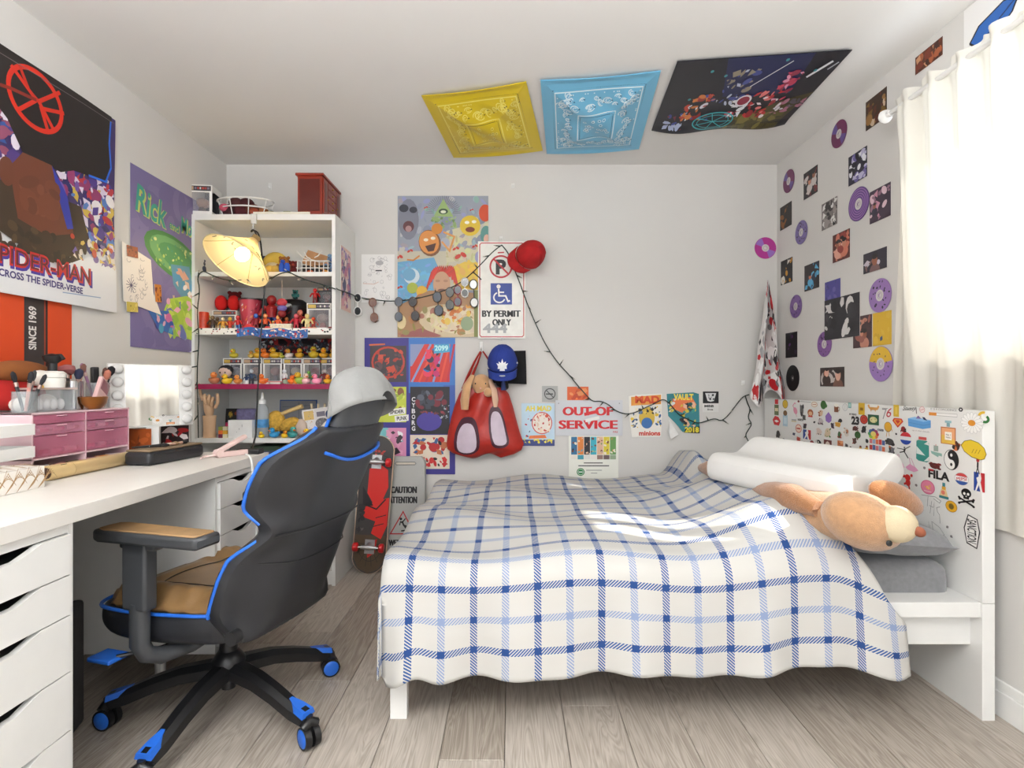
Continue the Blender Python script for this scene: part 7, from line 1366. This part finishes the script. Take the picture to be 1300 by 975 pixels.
tz = thing('tissue', 'crumpled white tissue lying on the leaf patterned box', 'tissue', (-1.45, 1.47, DZ+.063)); MB().grid(14, 14, lambda u, v: ((u-.5)*.08, (v-.5)*.12, .012+.012*math.sin(u*11+v*5)*math.cos(v*9-u*4))).build('sheet', cmat((240,238,236), .9), tz, angle=180, solid=.001)
# gold curler
p0, p1 = V(desk(66, 611)), V(desk(170, 589)); p0.x -= .02; p1.x -= .02; p0.z = p1.z = DZ+.0235; d_ = (p1-p0).normalized()
gt = thing('hair_curler', 'gold cordless hair curler lying on the desk', 'hair curler', (p0+p1)/2); m_ = (p0+p1)/2; GOL = mat('champagne_gold', (222,194,142), .32, .45, var=.03)
MB().tube([p0-m_, p0+d_*.006-m_, p0+d_*.09-m_], [.021,.0235,.0235], 22).build('curler_head', GOL, gt); MB().tube([p0+d_*.092-m_, p1-d_*.01-m_, p1-m_], [.0235,.0235,.019], 22).build('curler_body', GOL, gt); MB().cyl(p0-d_*.0015-m_, p0-m_, .015, .018, 18).build('end_cap', mat('brown_cap', (70,44,30), .5), gt)
for k in range(2): MB().box(-.001, .001, -.006, .006, 0, .001, Matrix.Translation(p0+d_*(.05+.01*k)-m_+V((.012,0,.0205))) @ Matrix.Rotation(.55, 4, 'Y')).build('vent', BLACK, gt, smooth=False)
# black pouch and brushes
pc_ = thing('makeup_pouch', 'black zipped makeup pouch on the desk', 'pouch', (-1.352, 2.17, DZ), rot=(0,0,-.12)); MB().box(-.055, .055, -.15, .15, 0, .052).build('pouch_body', LEA, pc_, bevel=.018, seg=4); MB().box(-.05, .05, -.143, .143, .050, .058).build('pouch_top', mat('tan_lined_top', (128,108,84), .7), pc_, bevel=.006)
MB().tube([(.0565,-.13,.04),(.057,.13,.04)], .002, 6).build('zip', BLACK, pc_)
for i, (y_, c_, c2) in enumerate(((-.05,(30,30,32),(40,36,36)),(.0,(206,196,180),(150,120,90)),(.05,(190,150,130),(36,34,34)))):
    t = thing('makeup_brush', ['black','cream','copper'][i]+' handled brush lying on the makeup pouch', 'makeup brush', (-1.36+.02*i-.01, 2.15+y_, DZ+.0645), rot=(0,0,.9+.3*i)); MB().tube([(-.06,0,0),(.03,0,0)], [.003,.006], 8).build('handle', cmat(c_, .35), t); MB().tube([(.03,0,0),(.05,0,0),(.065,0,0)], [.006,.009,.003], 10).build('bristles', cmat(c2, .9), t)
# straightener
st_ = thing('hair_straightener', 'pale pink hair straightener at the far end of the desk', 'hair straightener', (-1.19, 2.27, DZ), rot=(0,0,1.05)); PKP = mat('pale_pink_gloss', (226,196,190), .3)
MB().box(-.02, .13, -.013, .013, 0, .022).build('lower_arm', PKP, st_, bevel=.005); MB().box(-.01, .12, -.012, .012, -.009, .009, RM(0, -24, 0, (0,0,.03))).build('upper_arm', PKP, st_, bevel=.005); MB().cyl((-.012,-.015,.018), (-.012,.015,.018), .016, n=16).build('hinge', PKP, st_); MB().tube([(-.02,0,.012),(-.06,.02,.008),(-.085,.0,.006)], .004, 8).build('cord_sleeve', PKP, st_)
cw = thing('charging_cable', 'white power cord hanging over the far drawer unit', 'cord', (-1.06, 2.25, DZ)); MB().tube(smooth_pts([(-.03,.02,.012),(-.005,.0,.010),(.010,-.005,-.02),(.012,-.012,-.12),(.013,.0,-.2),(.012,.03,-.30),(.013,.0,-.42),(.012,-.03,-.55)], 2, False), .004, 8).build('cable', TRIM, cw)
# vanity mirror
vm = thing('vanity_mirror', 'white lighted vanity mirror with round bulbs on the desk', 'mirror', (-1.54, 2.385, DZ), rot=(math.radians(-2), 0, math.atan2(.83, .555))); MW = .33
fm = MB().box(-MW/2, MW/2, 0, .018, .115, .385).build('frame', TRIM, vm, bevel=.004); MB().box(-.105, .105, -.0015, 0, .122, .380).build('glass', mat('silvered_mirror', (250,250,250), .01, 1., var=0.), vm, smooth=False)
for s, n_ in ((-1, 4), (1, 5)):
    for i in range(n_): MB().ell((s*.136, -.010, .363-.055*i), (.022,.012,.0205), 16, 10).build('bulb', mat('frosted_bulb', (214,213,211), .5, var=.01), vm)
MB().box(-.025, .025, .004, .014, .02, .12).box(-.09, .09, -.05, .06, 0, .012).build('stand', TRIM, vm, bevel=.003); MB().box(-.04, -.015, -.012, .012, 0, .16, RM(0, 0, 0, (-.17,.04,.21))).build('back_case', BLACK, vm, bevel=.004)
for i, (px, py, c0_, pal) in enumerate(((178,570,(150,70,24),[(206,120,40),(110,50,20),(180,90,40)]),(222,566,(40,26,30),[(176,30,36),(150,30,50),(226,214,214)]))):
    Y = (2.36, 2.56)[i]; c = Cv(); c.rect(0,0,100,100,c0_); c.scat(0,0,100,100,pal,14,8,30,i+2,asp=4); sheet('postcard', ['amber postcard leaning under the vanity mirror','black and red postcard leaning behind the vanity mirror'][i], 'postcard', 'back', (X_(px, Y), Y, DZ+.055), .095 if i == 0 else .13, .11, c, t=.0015)
